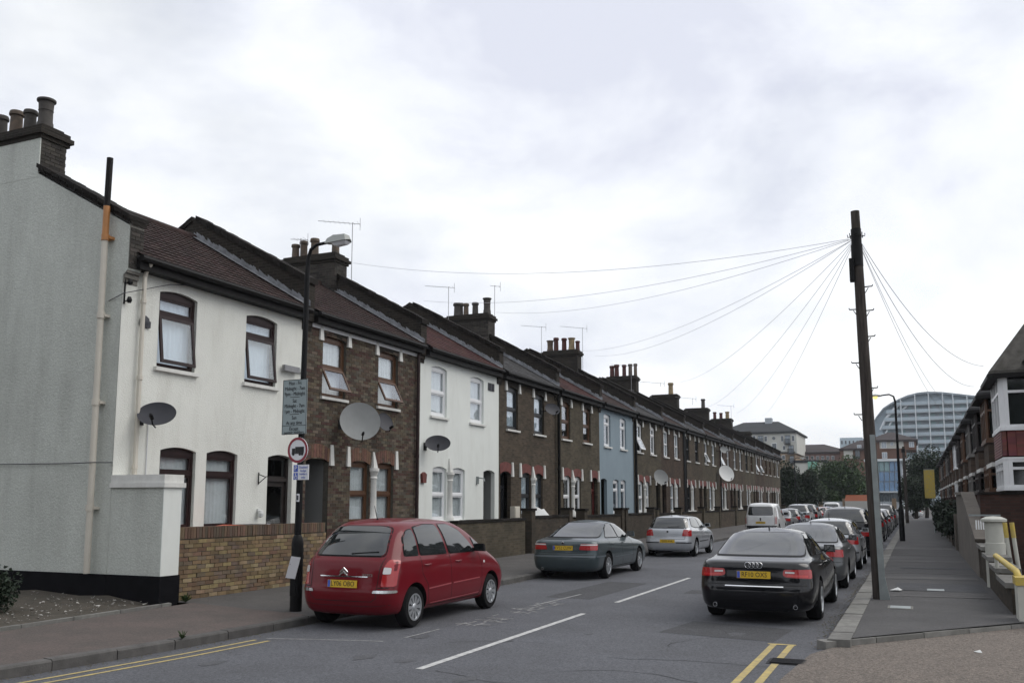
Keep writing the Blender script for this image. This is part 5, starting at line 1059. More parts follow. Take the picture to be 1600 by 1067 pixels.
p = onz(285, 998, .12); weed(p.x, p.y, .125, .085, 'small green weed growing from the kerb joint')
p = onz(290, 940, .2); weed(p.x, p.y, .2, .14, 'small weed at the foot of the white pier and yellow wall')
p = onz(12, 968, .2); weed(-11.9, 8.9, .22, .1, 'low weed at the soil edge')
# ================================================================ BACKGROUND
mat('bg_cream', (.52, .52, .48), .8, var=.08, vs=.2); mat('bg_tan', (.26, .19, .125), .85, var=.2, vs=.4); mat('bg_roof', (.05, .053, .056), .9, spec=.15, var=.2, vs=.3); mat('bg_roof_brown', (.06, .05, .05), .9, spec=.15, var=.2, vs=.3)
mat('bg_brick', (.16, .085, .058), .85, var=.25, vs=.4); mat('bg_pink', (.3, .19, .17), .85, var=.15, vs=.3); mat('bg_window', (.06, .075, .085), .15, spec=.8); mat('bg_window_pale', (.35, .4, .45), .3); mat('bg_concrete', (.42, .46, .49), .8, var=.12, vs=.2)
mat('bg_glassblue', (.17, .28, .44), .25, spec=.6, var=.25, vs=.25); mat('bg_glassgreen', (.24, .36, .38), .25, spec=.6, var=.2, vs=.3); mat('bg_panel', (.46, .55, .61), .6, var=.12, vs=.2); mat('bg_steel', (.62, .66, .68), .45); mat('bg_green', (.2, .42, .34), .7)
def wrect(t, Y, x0, y0, x1, y1, mt='bg_window', frame='frame_white', d=.12, name='window', bars=1):
    """a window on a wall at depth Y from pixel rectangle"""
    a, b = ony(x0, y0, Y), ony(x1, y1, Y); m = MB(); m.box(a.x, b.x, Y-d, Y-.01, b.z, a.z); f = m.build(name, frame, t)
    m = MB(); q = (b.x-a.x)*.08; zz = (a.z-b.z)*.08
    for i in range(bars): m.box(lerp(a.x+q, b.x-q, i/bars)+(.0 if i == 0 else q*.5), lerp(a.x+q, b.x-q, (i+1)/bars)-(.0 if i == bars-1 else q*.5), Y-d-.03, Y-d+.005, b.z+zz, a.z-zz)
    m.build('pane', mt, f)
def hip(t, Y, x0, x1, ye, xr0, xr1, yr, dep, mt, name='roof', ov=0):
    a, b = ony(x0, ye, Y), ony(x1, ye, Y); c, d = ony(xr0, yr, Y), ony(xr1, yr, Y); zr = c.z; ze = a.z
    m = MB(); m.add([(a.x, Y-.6, ze), (b.x, Y-.6, ze), (b.x, Y+dep, ze), (a.x, Y+dep, ze), (c.x, Y+dep*.5, zr*1.0), (d.x, Y+dep*.5, zr), (a.x, Y-.6, ze-.4), (b.x, Y-.6, ze-.4), (b.x, Y+dep, ze-.4), (a.x, Y+dep, ze-.4)],
        [(0, 1, 5, 4), (1, 2, 5), (2, 3, 4, 5), (3, 0, 4), (6, 7, 1, 0), (7, 8, 2, 1), (8, 9, 3, 2), (9, 6, 0, 3), (9, 8, 7, 6)]); return m.build(name, mt, t)
def wallpx(t, Y, x0, y0, x1, y1, dep, mt, name='wall', zlow=None):
    a, b = ony(x0, y0, Y), ony(x1, y1, Y); m = MB(); m.box(a.x, b.x, Y, Y+dep, b.z if zlow is None else zlow, a.z); return m.build(name, mt, t)
# white apartment block
Y = 215; v = ony(1200, 783, Y); t = thing('apartment_block', 'cream apartment block with dark hipped roof behind the left terrace', 'building', (v.x, Y, 0))
wallpx(t, Y, 1120, 679, 1245.5, 708, 18, 'bg_cream'); wallpx(t, Y, 1120, 708, 1245.5, 783, 18, 'bg_tan', 'lower_wall', 0)
hip(t, Y, 1118, 1247, 677, 1150, 1207, 655, 20, 'bg_roof'); wallpx(t, Y+8, 1195, 653, 1206, 664, 2, 'bg_concrete', 'roof_vent')
for r in ((1176, 680.5, 1181, 689), (1194, 681, 1199, 690), (1220, 680, 1224.5, 690), (1237, 680, 1241.5, 689.5), (1206, 692, 1214, 703), (1223, 696, 1227.5, 703), (1183, 696, 1188, 705), (1221.5, 711, 1227, 718)): wrect(t, Y, *r)
for r in ((1184, 681, 1193, 692), (1226.5, 680, 1235, 693), (1232, 695.5, 1240.5, 708), (1234, 712, 1240.5, 723)):
    wrect(t, Y, *r, bars=3, name='french_window', frame='frame_dark', mt='bg_window_pale'); a, b = ony(r[0]-.8, r[3]-6, Y), ony(r[2]+.8, r[3]+.5, Y); m = MB(); m.box(a.x, b.x, Y-1.2, Y-.13, b.z-.15, b.z)
    for i in range(9): xx = lerp(a.x, b.x, i/8); m.box(xx-.04, xx+.04, Y-1.2, Y-1.12, b.z, a.z)
    m.box(a.x, b.x, Y-1.22, Y-1.1, a.z, a.z+.1); m.build('balcony', 'frame_dark', t)
a = ony(1209, 684.5, Y); m = MB(); m.lathe([(0, -.1), (.35, -.1), (.35, 0), (0, 0)], (a.x, Y-.02, a.z), 14, 'y'); m.build('round_window', 'bg_window', t)
# brown roofed block
Y = 232; v = ony(1280, 783, Y); t = thing('apartment_block', 'low pinkish block with broad brown hipped roof behind the trees', 'building', (v.x, Y, 0))
wallpx(t, Y, 1238, 709, 1318, 783, 20, 'bg_pink', zlow=0); hip(t, Y, 1236, 1330, 707, 1250, 1280, 690, 26, 'bg_roof_brown')
for x in range(1243, 1300, 8): wrect(t, Y, x, 712, x+5, 718)
for x in range(1243, 1300, 8): wrect(t, Y, x, 725, x+5, 731)
# block right of the pole with bay tower
Y = 225; v = ony(1360, 783, Y); t = thing('apartment_block', 'red brick and cream block with brown hipped roofs behind the glass building', 'building', (v.x, Y, 0))
wallpx(t, Y, 1312, 702, 1420, 783, 16, 'bg_brick', zlow=0); wallpx(t, Y-.15, 1374, 688, 1412, 700, 1, 'bg_cream', 'render_band'); wallpx(t, Y-.15, 1318, 703, 1333, 716, 1, 'bg_cream', 'render_band')
wallpx(t, Y-.1, 1357, 688, 1432, 702, 14, 'bg_brick', 'upper_wall')
hip(t, Y, 1311, 1368, 701, 1340, 1352, 684, 18, 'bg_roof_brown'); hip(t, Y-.2, 1354, 1434, 688, 1386, 1393, 671, 18, 'bg_roof_brown')
for r in ((1377, 690, 1385.5, 700), (1420, 690, 1428.5, 698.5), (1378, 706.5, 1386.5, 716), (1391, 690.5, 1396, 696), (1339, 695, 1346, 701)): wrect(t, Y-.2, *r, mt='bg_window_pale', bars=2)
for r in ((1363, 690, 1368, 714), (1336, 703, 1344, 716)): wrect(t, Y-.2, *r, mt='bg_window', frame='frame_dark', bars=2)
# grey flats far left of pole
Y = 330; v = ony(1328, 783, Y); t = thing('office_block', 'distant pale grey block peeping over the brown roofs', 'building', (v.x, Y, 0)); wallpx(t, Y, 1312, 684, 1352, 783, 20, 'bg_panel', zlow=0)
for x in range(1314, 1350, 6): wrect(t, Y, x, 688, x+3, 694, frame='bg_concrete')
mat('tower_window', (.26, .31, .35), .3, var=.3, vs=.3); mat('tower_rail', (.42, .5, .55), .5, var=.15, vs=.2)
# curved residential tower
Y = 345; v = ony(1450, 783, Y); t = thing('curved_tower', 'large pale glazed apartment building with sweeping curved roof', 'building', (v.x, Y, 0))
curve = [(1352, 735), (1358, 690), (1362, 668), (1369, 654), (1380, 640), (1392, 632), (1404, 626), (1418, 620), (1434, 616), (1449, 614.5), (1470, 615), (1490, 617), (1515, 620), (1560, 624), (1640, 640)]
pts = [ony(x, y, Y) for x, y in curve]; m = MB(); m.prism([(p.x, p.z) for p in pts]+[(pts[-1].x, 0), (pts[0].x, 0)], 'y', Y, Y+25); m.build('body', 'bg_panel', t)
m = MB()
for a, b in zip(pts, pts[1:]): m.prism([(a.x, a.z-.3), (b.x, b.z-.3), (b.x, b.z+.35), (a.x, a.z+.35)], 'y', Y-2.5, Y+25)
m.build('roof_edge', 'tower_window', t)
inner = [(1376, 672), (1384, 655), (1394, 643), (1402, 635), (1410, 628)]; ip = [ony(x, y, Y) for x, y in inner]; m = MB(); m.tube([(p.x, Y-1.5, p.z) for p in ip], .5, 6); m.tube([(p.x+1.5, Y-1.5, p.z-1.5) for p in ip], .3, 6); m.build('curved_rib', 'bg_steel', t)
def roofy(x):
    for (xa, ya), (xb, yb) in zip(curve, curve[1:]):
        if xa <= x <= xb: return lerp(ya, yb, (x-xa)/(xb-xa))
    return 640
for i in range(8):
    py = 634.5+i*12; x0 = 1372
    while roofy(x0) > py-3 and x0 < 1500: x0 += 2
    x0 = max(x0+4, 1388-i*3); a, b = ony(x0, py, Y), ony(1640, py, Y); m = MB(); m.box(a.x, b.x, Y-2.2, Y, a.z-.2, a.z+.1); m.build('floor_slab', 'bg_concrete', t)
    m = MB(); m.box(a.x, b.x, Y-.1, Y-.02, a.z-1.5, a.z-.36); wb = m.build('window_band', 'tower_window', t); m = MB(); xx = a.x+1
    while xx < b.x: m.box(xx, xx+1.2*rnd.uniform(.6, 1.6), Y-.16, Y-.1, a.z-1.48, a.z-.4); xx += rnd.uniform(2.4, 5)
    m.build('pane', 'bg_glassgreen', wb)
    m = MB(); m.box(a.x, b.x, Y-2.25, Y-2.1, a.z+.1, a.z+1.1); m.build('balcony_rail', 'tower_rail', t)
for px in (1407, 1429, 1450, 1472, 1488, 1510, 1535):
    a = ony(px, roofy(px), Y); m = MB(); m.tube([(a.x, Y-2.4, 8), (a.x, Y-2.4, a.z)], .2, 6); m.build('column', 'bg_steel', t)
# glazed building at the end of the street
Y = 168; v = ony(1390, 783, Y); t = thing('glass_building', 'blue glazed building with tinted panels at the end of the street', 'building', (v.x, Y, 0)); wallpx(t, Y, 1352, 719, 1412, 783, 14, 'bg_concrete', zlow=0)
for r, (ya, yb) in enumerate(((721, 736), (737.5, 751.5), (753, 767), (770.5, 784))):
    for c in range(6):
        xa = 1357+c*8.2; mtl = ('bg_glassgreen' if (c < 2 and r < 2) or (r == 0 and c < 4) else 'bg_glassblue') if r < 3 else 'bg_window'
        a, b = ony(xa+.3, ya, Y), ony(xa+7.9, yb, Y); m = MB(); m.box(a.x, b.x, Y-.25, Y-.02, max(b.z, .1), a.z); m.build('glass_panel', mtl, t)
m = MB(); a, b = ony(1350, 767.5, Y), ony(1414, 769, Y); m.box(a.x, b.x, Y-.8, Y, b.z, a.z); a, b = ony(1350, 717.5, Y), ony(1418, 720, Y); m.box(a.x, b.x, Y-.6, Y+14.3, b.z, a.z); m.build('parapet', 'bg_steel', t)
Y = 180; v = ony(1425, 783, Y); t = thing('side_block', 'small pale rendered block right of the blue glazed building', 'building', (v.x, Y, 0)); wallpx(t, Y, 1408, 720, 1428, 783, 8, 'bg_cream', zlow=0); wallpx(t, Y-.2, 1407, 718, 1429, 721, 8.4, 'bg_roof', 'roof')
for r in ((1410, 725, 1414, 732), (1418, 725, 1422, 732), (1410, 740, 1414, 747)): wrect(t, Y, *r)
Y = 160; v = ony(1270, 783, Y); t = thing('low_building', 'low green-panelled building glimpsed between the trees', 'building', (v.x, Y, 0)); wallpx(t, Y, 1240, 722, 1290, 783, 8, 'bg_cream', zlow=0); wallpx(t, Y-.3, 1262, 721, 1277, 734, 1, 'bg_green', 'panel'); wallpx(t, Y-.2, 1238, 719, 1292, 722, 9, 'bg_roof', 'roof')
# low wall and fence across the end of the road
t = thing('end_wall', 'low grey wall across the far end of the road', 'wall', (-12, 124, 0)); m = MB(); m.box(-26, -2.2, 124, 124.3, 0, 1.9); m.build('wall', 'bg_concrete', t)
for i in range(9): m = MB(); m.box(-26+i*2.9, -25.5+i*2.9, 123.85, 124.4, 0, 2.3); m.build('pier', 'bg_tan', t)
# trees
tree('broadleaf_tree', 'dark dense tree at the far end of the left terrace', gp(1243, 108), 7.0, (3.1, 2.8, 3.5), 'leaf_dark', 14000, .17, 3)
tree('broadleaf_tree', 'dark bushy tree beside the end wall past the left terrace', gp(1262, 117), 5.6, (2.3, 2.4, 3.1), 'leaf_dark', 9000, .16, 4)
tree('broadleaf_tree', 'round mid-green tree at the end of the street left of the pole', gp(1307, 130), 8.7, (4.0, 3.4, 4.3), 'leaf_mid', 18000, .19, 5)
tree('broadleaf_tree', 'dark green tree hidden partly behind the utility pole', gp(1338, 134), 7.0, (3.2, 2.8, 3.6), 'leaf_mid', 12000, .18, 6)
tree('broadleaf_tree', 'tall green tree behind the yellow board on the right', gp(1447, 118), 9.6, (2.8, 2.6, 5.0), 'leaf_dark', 14000, .17, 8)
tree('broadleaf_tree', 'dark tree low behind the right terrace end', gp(1430, 112), 6.0, (1.9, 2.0, 3.2), 'leaf_dark', 9000, .16, 9)
tree('broadleaf_tree', 'small bush by the low green-panelled building', gp(1288, 126), 4.3, (1.9, 1.8, 2.0), 'leaf_mid', 4500, .17, 10)
# unseen trees added behind the camera to darken reflections and the gable
for i, (x, y, hh, r_) in enumerate([(-24, -12, 13, 5.5), (-14, -15, 12, 5), (-5, -13, 14, 5.5), (4.5, -12, 12, 5), (13, -16, 13, 5.5)]):
    tree('broadleaf_tree', 'large leafy tree added out of view across the junction, ' + ['farthest beyond the gable', 'second from the gable side', 'opposite the middle of the road', 'opposite the right pavement', 'farthest on the forecourt side'][i], Vector((x, y, 0)), hh, (r_, r_*.9, hh*.42), 'leaf_dark', 5200, .5, 20+i, .6)
# ================================================================ CARS
def ringpts(xr, xf, w, zr, zf, n, K=40):
    """plan outline of the car at one level: bowed ends, rounded corners, slightly bulged sides"""
    q = w/.87; rc = min(.25*q+.02, .75*w); rcx = min(.3, (xf-xr)*.28); bow = .075*q; tp = .03*q; we = w-tp; half = []
    def end(x0, sg):
        ye = max(we-rc, 0); pts = [(x0+sg*bow*(y/max(w, 1e-4))**2, y) for y in [ye*i/4 for i in range(5)]]
        c = pts[-1][0]+sg*rcx; pts += [(c-sg*rcx*math.cos(R(t)), ye+(we-ye)*math.sin(R(t))) for t in (18, 36, 54, 72, 90)]; return pts, c
    A, ca = end(xr, 1); B, cb = end(xf, -1)
    half = A+[(lerp(ca, cb, i/11), we+tp*(1-(2*i/11-1)**2)) for i in range(1, 11)]+B[::-1]
    P = half+[(x, -y) for x, y in half[-2:0:-1]]
    return [(x, y, lerp(zr, zf, (x-xr)/(xf-xr) if xf-xr > 1e-6 else .5)) for x, y in P]
def polyclip(poly, x0, x1, z0, z1):
    def clip(P, f, inter):
        o = []
        for i in range(len(P)):
            a, b = P[i-1], P[i]; fa, fb = f(a), f(b)
            if fb: 
                if not fa: o.append(inter(a, b))
                o.append(b)
            elif fa: o.append(inter(a, b))
        return o
    ix = lambda x: (lambda a, b: (x, lerp(a[1], b[1], (x-a[0])/(b[0]-a[0])))); iz = lambda z: (lambda a, b: (lerp(a[0], b[0], (z-a[1])/(b[1]-a[1])), z))
    P = clip(poly, lambda p: p[0] >= x0, ix(x0))
    if P: P = clip(P, lambda p: p[0] <= x1, ix(x1))
    if P: P = clip(P, lambda p: p[1] >= z0, iz(z0))
    if P: P = clip(P, lambda p: p[1] <= z1, iz(z1))
    return P
def rounded(poly, r=.05, k=3):
    out = []
    n = len(poly)
    for i in range(n):
        p0, p, p1 = Vector(poly[i-1]), Vector(poly[i]), Vector(poly[(i+1) % n]); a = (p0-p); b = (p1-p); ra = min(r, a.length*.45); rb = min(r, b.length*.45); A = p+a.normalized()*ra; B = p+b.normalized()*rb
        for j in range(k+1): t = j/k; q = A*(1-t)**2+p*2*t*(1-t)+B*t*t; out.append((q.x, q.y))
    return out
class Car:
    def __init__(s, rings, wheels, wr, K=40, sub=1):
        m = MB(); R_ = [ringpts(r[2], r[3], r[4], r[0], r[1], r[5], K) for r in rings]; K = len(R_[0]); vs = [p for rg in R_ for p in rg]; fs = []
        for i in range(len(R_)-1):
            for k in range(K): fs.append((i*K+k, i*K+(k+1) % K, (i+1)*K+(k+1) % K, (i+1)*K+k))
        m.add(vs, fs); me = m.mesh('b', 'plastic_black'); bm = bmesh.new(); bm.from_mesh(me); bmesh.ops.remove_doubles(bm, verts=bm.verts, dist=.0008); 
        bmesh.ops.dissolve_degenerate(bm, edges=bm.edges, dist=.0005); bmesh.ops.recalc_face_normals(bm, faces=bm.faces); bm.to_mesh(me); bm.free()
        o = bpy.data.objects.new('b', me); COL.objects.link(o); sb = o.modifiers.new('s', 'SUBSURF'); sb.levels = sub; sb.render_levels = sub
        smooth = evalmesh(o); s.bvh = BVHTree.FromPolygons([v.co.copy() for v in smooth.vertices], [tuple(p.vertices) for p in smooth.polygons])
        W_ = max(r[4] for r in rings); cut = MB(); s.wr = wr; s.wheels = wheels
        for wx_, in [(q,) for q in wheels]:
            for sg in (-1, 1):
                rr = wr+.055; pr = [(rr, sg*(W_-.34)), (rr, sg*(W_+.2))]
                cut.lathe(pr, (wx_, 0, wr+.01), 28, 'y')
        cm = cut.mesh('c', 'plastic_black'); co = bpy.data.objects.new('c', cm); COL.objects.link(co); bo = o.modifiers.new('b', 'BOOLEAN'); bo.object = co; bo.operation = 'DIFFERENCE'; bo.solver = 'EXACT'
        body = evalmesh(o); bpy.data.objects.remove(o); bpy.data.objects.remove(co)
        body.materials.clear(); body.materials.append(MATS['plastic_black']); body.materials.append(MATS['plastic_black'])
        for p in body.polygons:
            c = p.center; ins = False
            for wx_ in wheels:
                d = math.hypot(c.x-wx_, c.z-wr-.01)
                if d < wr+.05 and abs(c.y) < W_-.3: ins = True
                if abs(d-(wr+.055)) < .02 and abs(p.normal.y) < .3 and c.z > .15 and abs(c.y) > .3:
                    n2 = Vector((c.x-wx_, 0, c.z-wr-.01)).normalized()
                    if p.normal.dot(n2) < -.5: ins = True
            if c.z < .2: ins = True
            p.material_index = 1 if ins else 0
        body.set_sharp_from_angle(angle=R(38)); s.body = body; s.parts = []      # (name, mesh, material or None for paint, parent name idx)
    def hit(s, view, u, z, off):
        if view == 'R': o, d = Vector((u, -4, z)), Vector((0, 1, 0))
        elif view == 'L': o, d = Vector((u, 4, z)), Vector((0, -1, 0))
        elif view == 'B': o, d = Vector((-6, u, z)), Vector((1, 0, 0))
        elif view == 'F': o, d = Vector((6, u, z)), Vector((-1, 0, 0))
        elif view == 'T': o, d = Vector((u, z, 5)), Vector((0, 0, -1))
        l, n, _, _ = s.bvh.ray_cast(o, d)
        if l is None: return None
        if n.dot(d) > 0: n = -n
        return l+n*off
    def patch(s, name, mt, view, poly, off=.004, cell=.06, rnd_=.04, parent=None, mirror=True, th=None):
        if name in ('side_window', 'rear_window') and mt == 'car_glass':
            cxp = sum(p[0] for p in poly)/len(poly); czp = sum(p[1] for p in poly)/len(poly); s.patch('window_seal', 'plastic_black', view, [(p[0]+math.copysign(.022, p[0]-cxp), p[1]+math.copysign(.018, p[1]-czp)) for p in poly], .0015, cell, rnd_); off = .011
        vw = [view] if view not in ('S', 'BS', 'FS') else {'S': ['R', 'L'], 'BS': ['B', 'Bm'], 'FS': ['F', 'Fm']}[view]; idx = None
        if rnd_: poly = rounded(poly, rnd_)
        for v in vw:
            pl = poly if not v.endswith('m') else [(-a, b) for a, b in poly]; vv = v[0]; xs = [p[0] for p in pl]; zs = [p[1] for p in pl]; x0, x1, z0, z1 = min(xs), max(xs), min(zs), max(zs)
            m = MB(); nx, nz = max(1, int((x1-x0)/cell)), max(1, int((z1-z0)/cell)); cache = {}
            for i in range(nx):
                for j in range(nz):
                    c = polyclip(pl, lerp(x0, x1, i/nx), lerp(x0, x1, (i+1)/nx), lerp(z0, z1, j/nz), lerp(z0, z1, (j+1)/nz))
                    q = []
                    for p in c:
                        h = s.hit(vv, p[0], p[1], off)
                        if h is not None: q.append(h)
                    if len(q) >= 3: m.add(q, [tuple(range(len(q)))])
            if m.v:
                me = m.mesh(name, mt if mt else 'plastic_black', fixn=False); bm = bmesh.new(); bm.from_mesh(me); bmesh.ops.remove_doubles(bm, verts=bm.verts, dist=.002); bm.to_mesh(me); bm.free(); me.shade_smooth(); s.parts.append((name, me, mt, parent)); idx = len(s.parts)-1
        return idx
    def line(s, name, view, pts, wd=.013, off=.003, mt='shut_line', step=.06):
        for v in (['R', 'L'] if view == 'S' else [view]):
            m = MB(); P = []
            for a, b in zip(pts, pts[1:]):
                n = max(1, int(math.hypot(b[0]-a[0], b[1]-a[1])/step))
                for i in range(n): P.append((lerp(a[0], b[0], i/n), lerp(a[1], b[1], i/n)))
            P.append(pts[-1])
            for a, b in zip(P, P[1:]):
                d = Vector((b[0]-a[0], b[1]-a[1]))
                if d.length < 1e-5: continue
                d.normalize(); n = Vector((-d.y, d.x))*wd/2; q = [s.hit(v, a[0]-n.x, a[1]-n.y, off), s.hit(v, b[0]-n.x, b[1]-n.y, off), s.hit(v, b[0]+n.x, b[1]+n.y, off), s.hit(v, a[0]+n.x, a[1]+n.y, off)]
                if None not in q: m.add(q, [(0, 1, 2, 3)])
            if m.v: s.parts.append((name, m.mesh(name, mt, fixn=False), mt, None))
    def mesh(s, name, mb, mt, parent=None, smooth=40): s.parts.append((name, mb.mesh(name, mt or 'plastic_black', smooth), mt, parent))
    def plate(s, txt, z, w_=.52, h_=.11, tilt=8, y=0, gb=True):
        h = s.hit('B', y, z, 0); x = h.x-.012; m = MB(); m.box(-.004, .008, -w_/2, w_/2, -h_/2, h_/2); M = Matrix.Translation((x, y, z)) @ Matrix.Rotation(R(tilt), 4, 'Y'); m.xf(M); s.mesh('number_plate', m, 'plate_yellow'); pi = len(s.parts)-1
        t = text_mesh(txt, h_*.98, 'ink').copy(); t.transform(M @ Matrix.Translation((-.006, -.01 if gb else 0, -.001)) @ Matrix.Rotation(R(-90), 4, 'Z') @ Matrix.Rotation(R(90), 4, 'X') @ Matrix.Diagonal((w_/.56*.92, 1, 1, 1))); s.parts.append(('lettering', t, 'ink', pi))
        if gb: m = MB(); m.box(-.006, -.0035, w_/2-.05, w_/2-.004, -h_/2+.004, h_/2-.004); m.xf(M); s.mesh('blue_band', m, 'sign_blue', pi)
    def mirror(s, x, z, mt=None, size=1.):
        for sg in (-1, 1):
            h = s.hit('R' if sg < 0 else 'L', x, z, 0); m = MB(); y = h.y; e = .1*size
            m.add([(x-.03, y+sg*.03, z+.0), (x+.08, y+sg*.03, z+.0), (x+.05, y+sg*(.2*size+.03), z-.01), (x-.03, y+sg*(.2*size+.03), z), (x-.03, y+sg*.04, z+.13*size), (x+.06, y+sg*.04, z+.12*size), (x+.04, y+sg*(.19*size+.03), z+.11*size), (x-.03, y+sg*(.19*size+.03), z+.13*size)], [(3, 2, 1, 0), (4, 5, 6, 7), (0, 1, 5, 4), (1, 2, 6, 5), (2, 3, 7, 6), (3, 0, 4, 7)])
            m.tube([(x+.03, y-sg*.02, z+.03), (x+.03, y+sg*.06, z+.04)], .025, 6); s.mesh('wing_mirror', m, mt)
            m = MB(); m.add([(x-.034, y+sg*.05, z+.015), (x-.034, y+sg*(.18*size+.03), z+.02), (x-.034, y+sg*(.17*size+.03), z+.115*size), (x-.034, y+sg*.055, z+.115*size)], [(0, 1, 2, 3)]); s.mesh('mirror_glass', m, 'car_glass', len(s.parts)-1)
    def handle(s, x, z, mt=None):
        for v, sg in (('R', -1), ('L', 1)):
            h = s.hit(v, x, z, 0); m = MB(); m.tube([(x-.1, h.y-sg*.005, z), (x-.07, h.y+sg*.028, z), (x+.07, h.y+sg*.028, z+.004), (x+.1, h.y-sg*.005, z+.004)], .014, 6); s.mesh('door_handle', m, mt)
WHEEL = {}
def wheel_meshes(r, w_, style):
    k = (r, w_, style)
    if k in WHEEL: return WHEEL[k]
    rr = r*.66; t = MB(); t.lathe([(rr, -w_*.5), (rr+.02, -w_*.5), (r-.03, -w_*.5), (r-.008, -w_*.36), (r, -w_*.2), (r, w_*.2), (r-.008, w_*.36), (r-.03, w_*.5), (rr, w_*.5), (rr-.01, w_*.3), (rr-.01, -w_*.3), (rr, -w_*.5)], (0, 0, 0), 32, 'y', caps=False); tm = t.mesh('tyre', 'tyre', 45)
    m = MB(); m.lathe([(rr, -w_*.5+.004), (rr, -w_*.5-.004), (rr-.022, -w_*.5-.002), (rr-.03, -w_*.3), (rr-.035, -w_*.16)], (0, 0, 0), 32, 'y', caps=False); 
    n = {'hub': 10, 'spoke5': 5, 'spoke10': 10, 'spoke7': 7}[style]; wd = {'hub': .028, 'spoke5': .04, 'spoke10': .016, 'spoke7': .026}[style]
    for i in range(n):
        a = 2*math.pi*i/n; M = Matrix.Rotation(a, 4, 'Y'); q = MB(); y0, y1 = -w_*.5-.002, -w_*.5+.03
        q.add([(.03, y0+.01, -wd*.6), (rr-.015, y0+.012, -wd*1.15), (rr-.015, y0+.012, wd*1.15), (.03, y0+.01, wd*.6), (.03, y1+.02, -wd*.6), (rr-.015, y1+.02, -wd*1.15), (rr-.015, y1+.02, wd*1.15), (.03, y1+.02, wd*.6)], [(0, 1, 2, 3), (7, 6, 5, 4), (0, 4, 5, 1), (1, 5, 6, 2), (2, 6, 7, 3), (3, 7, 4, 0)]); q.xf(M); m.add(q.v, q.f)
    m.lathe([(0, -w_*.5-.006), (.04, -w_*.5-.004), (.06, -w_*.5+.01), (.065, -w_*.3)], (0, 0, 0), 14, 'y'); rm = m.mesh('rim', 'alloy', 40)
    d = MB(); d.lathe([(0, -w_*.16), (rr-.03, -w_*.16), (rr-.03, -w_*.1), (0, -w_*.1)], (0, 0, 0), 24, 'y'); dm = d.mesh('brake_disc', 'dish_dark'); WHEEL[k] = (tm, rm, dm); return WHEEL[k]
def setmat(o, m):
    for sl_ in o.material_slots: pass
    o.material_slots[0].link = 'OBJECT'; o.material_slots[0].material = m
def place(car, name, label, paint, X, Y, rz=90, track=.74, style='hub', cat='car', group='cars parked along the kerbs', ww=.2, simple=False, z=0):
    t = thing(name, label, cat, (X, Y, z), R(rz), group); b = obj('body', car.body, t); P = MATS['paint_'+paint]
    b.material_slots[0].link = 'OBJECT'; b.material_slots[0].material = P
    objs = []
    for nm, me, mt, par in car.parts:
        o = obj(nm, me, t if par is None else objs[par]); objs.append(o)
        if mt is None: o.material_slots[0].link = 'OBJECT'; o.material_slots[0].material = P
    tm, rm, dm = wheel_meshes(car.wr, ww, style)
    for x in car.wheels:
        for sg in (-1, 1):
            o = obj('wheel', tm, t, (x, sg*track, car.wr), (0, 0, 0 if sg < 0 else math.pi)); 
            if not simple or sg < 0: obj('rim', rm, o); obj('brake_disc', dm, o)
    return t
def badge_rings(c, z, r=.045, n=4):
    for i in range(n):
        y = (i-(n-1)/2)*r*1.35; h = c.hit('B', y, z, .004); m = MB(); m.tube([(h.x-.004, h.y+math.cos(a*.3927)*r, h.z+math.sin(a*.3927)*r) for a in range(17)], .006, 6, cap=False); c.mesh('badge', m, 'chrome')
def badge_disc(c, z, r=.04, mt='chrome', view='B'):
    h = c.hit('B', 0, z, .0); m = MB(); m.lathe([(0, -.012), (r*.7, -.012), (r*.75, -.016), (r, -.014), (r, 0), (0, 0)], (h.x, 0, h.z), 20, 'x'); c.mesh('badge', m, mt)
    m = MB(); m.lathe([(0, -.0135), (r*.7, -.0135)], (h.x, 0, h.z), 20, 'x'); c.mesh('badge_centre', m, 'sign_blue' if mt == 'chrome2' else 'dish_dark', len(c.parts)-1)
def aerial_fin(c, x):
    h = c.hit('T', x, 0, 0); m = MB(); m.add([(x-.06, -.015, h.z), (x-.06, .015, h.z), (x+.07, 0, h.z-.005), (x-.045, 0, h.z+.06)], [(0, 1, 2), (0, 1, 3), (1, 2, 3), (2, 0, 3)]); c.mesh('roof_fin', m, None)
def rod(c, x):
    h = c.hit('T', x, 0, 0); m = MB(); m.tube([(x, 0, h.z-.01), (x-.1, 0, h.z+.22)], [.008, .004], 5); m.lathe([(.02, h.z-.01), (.012, h.z+.02)], (x, 0, 0), 8); c.mesh('roof_aerial', m, 'plastic_black')
def exhaust(c, y, z=.3, r=.035):
    h = c.hit('B', y, z+.02, 0); m = MB(); m.lathe([(r*.8, .06), (r*.8, -.03), (r, -.03), (r, .06)], (h.x, y, z), 12, 'x', caps=False); c.mesh('exhaust_pipe', m, 'chrome')
def wiper(c, y0, y1, z, dz=.0):
    a = c.hit('B', y0, z, .015); b = c.hit('B', y1, z+dz, .015)
    if a and b: m = MB(); m.tube([a, (a+b)/2, b], .011, 5); c.mesh('rear_wiper', m, 'plastic_black')
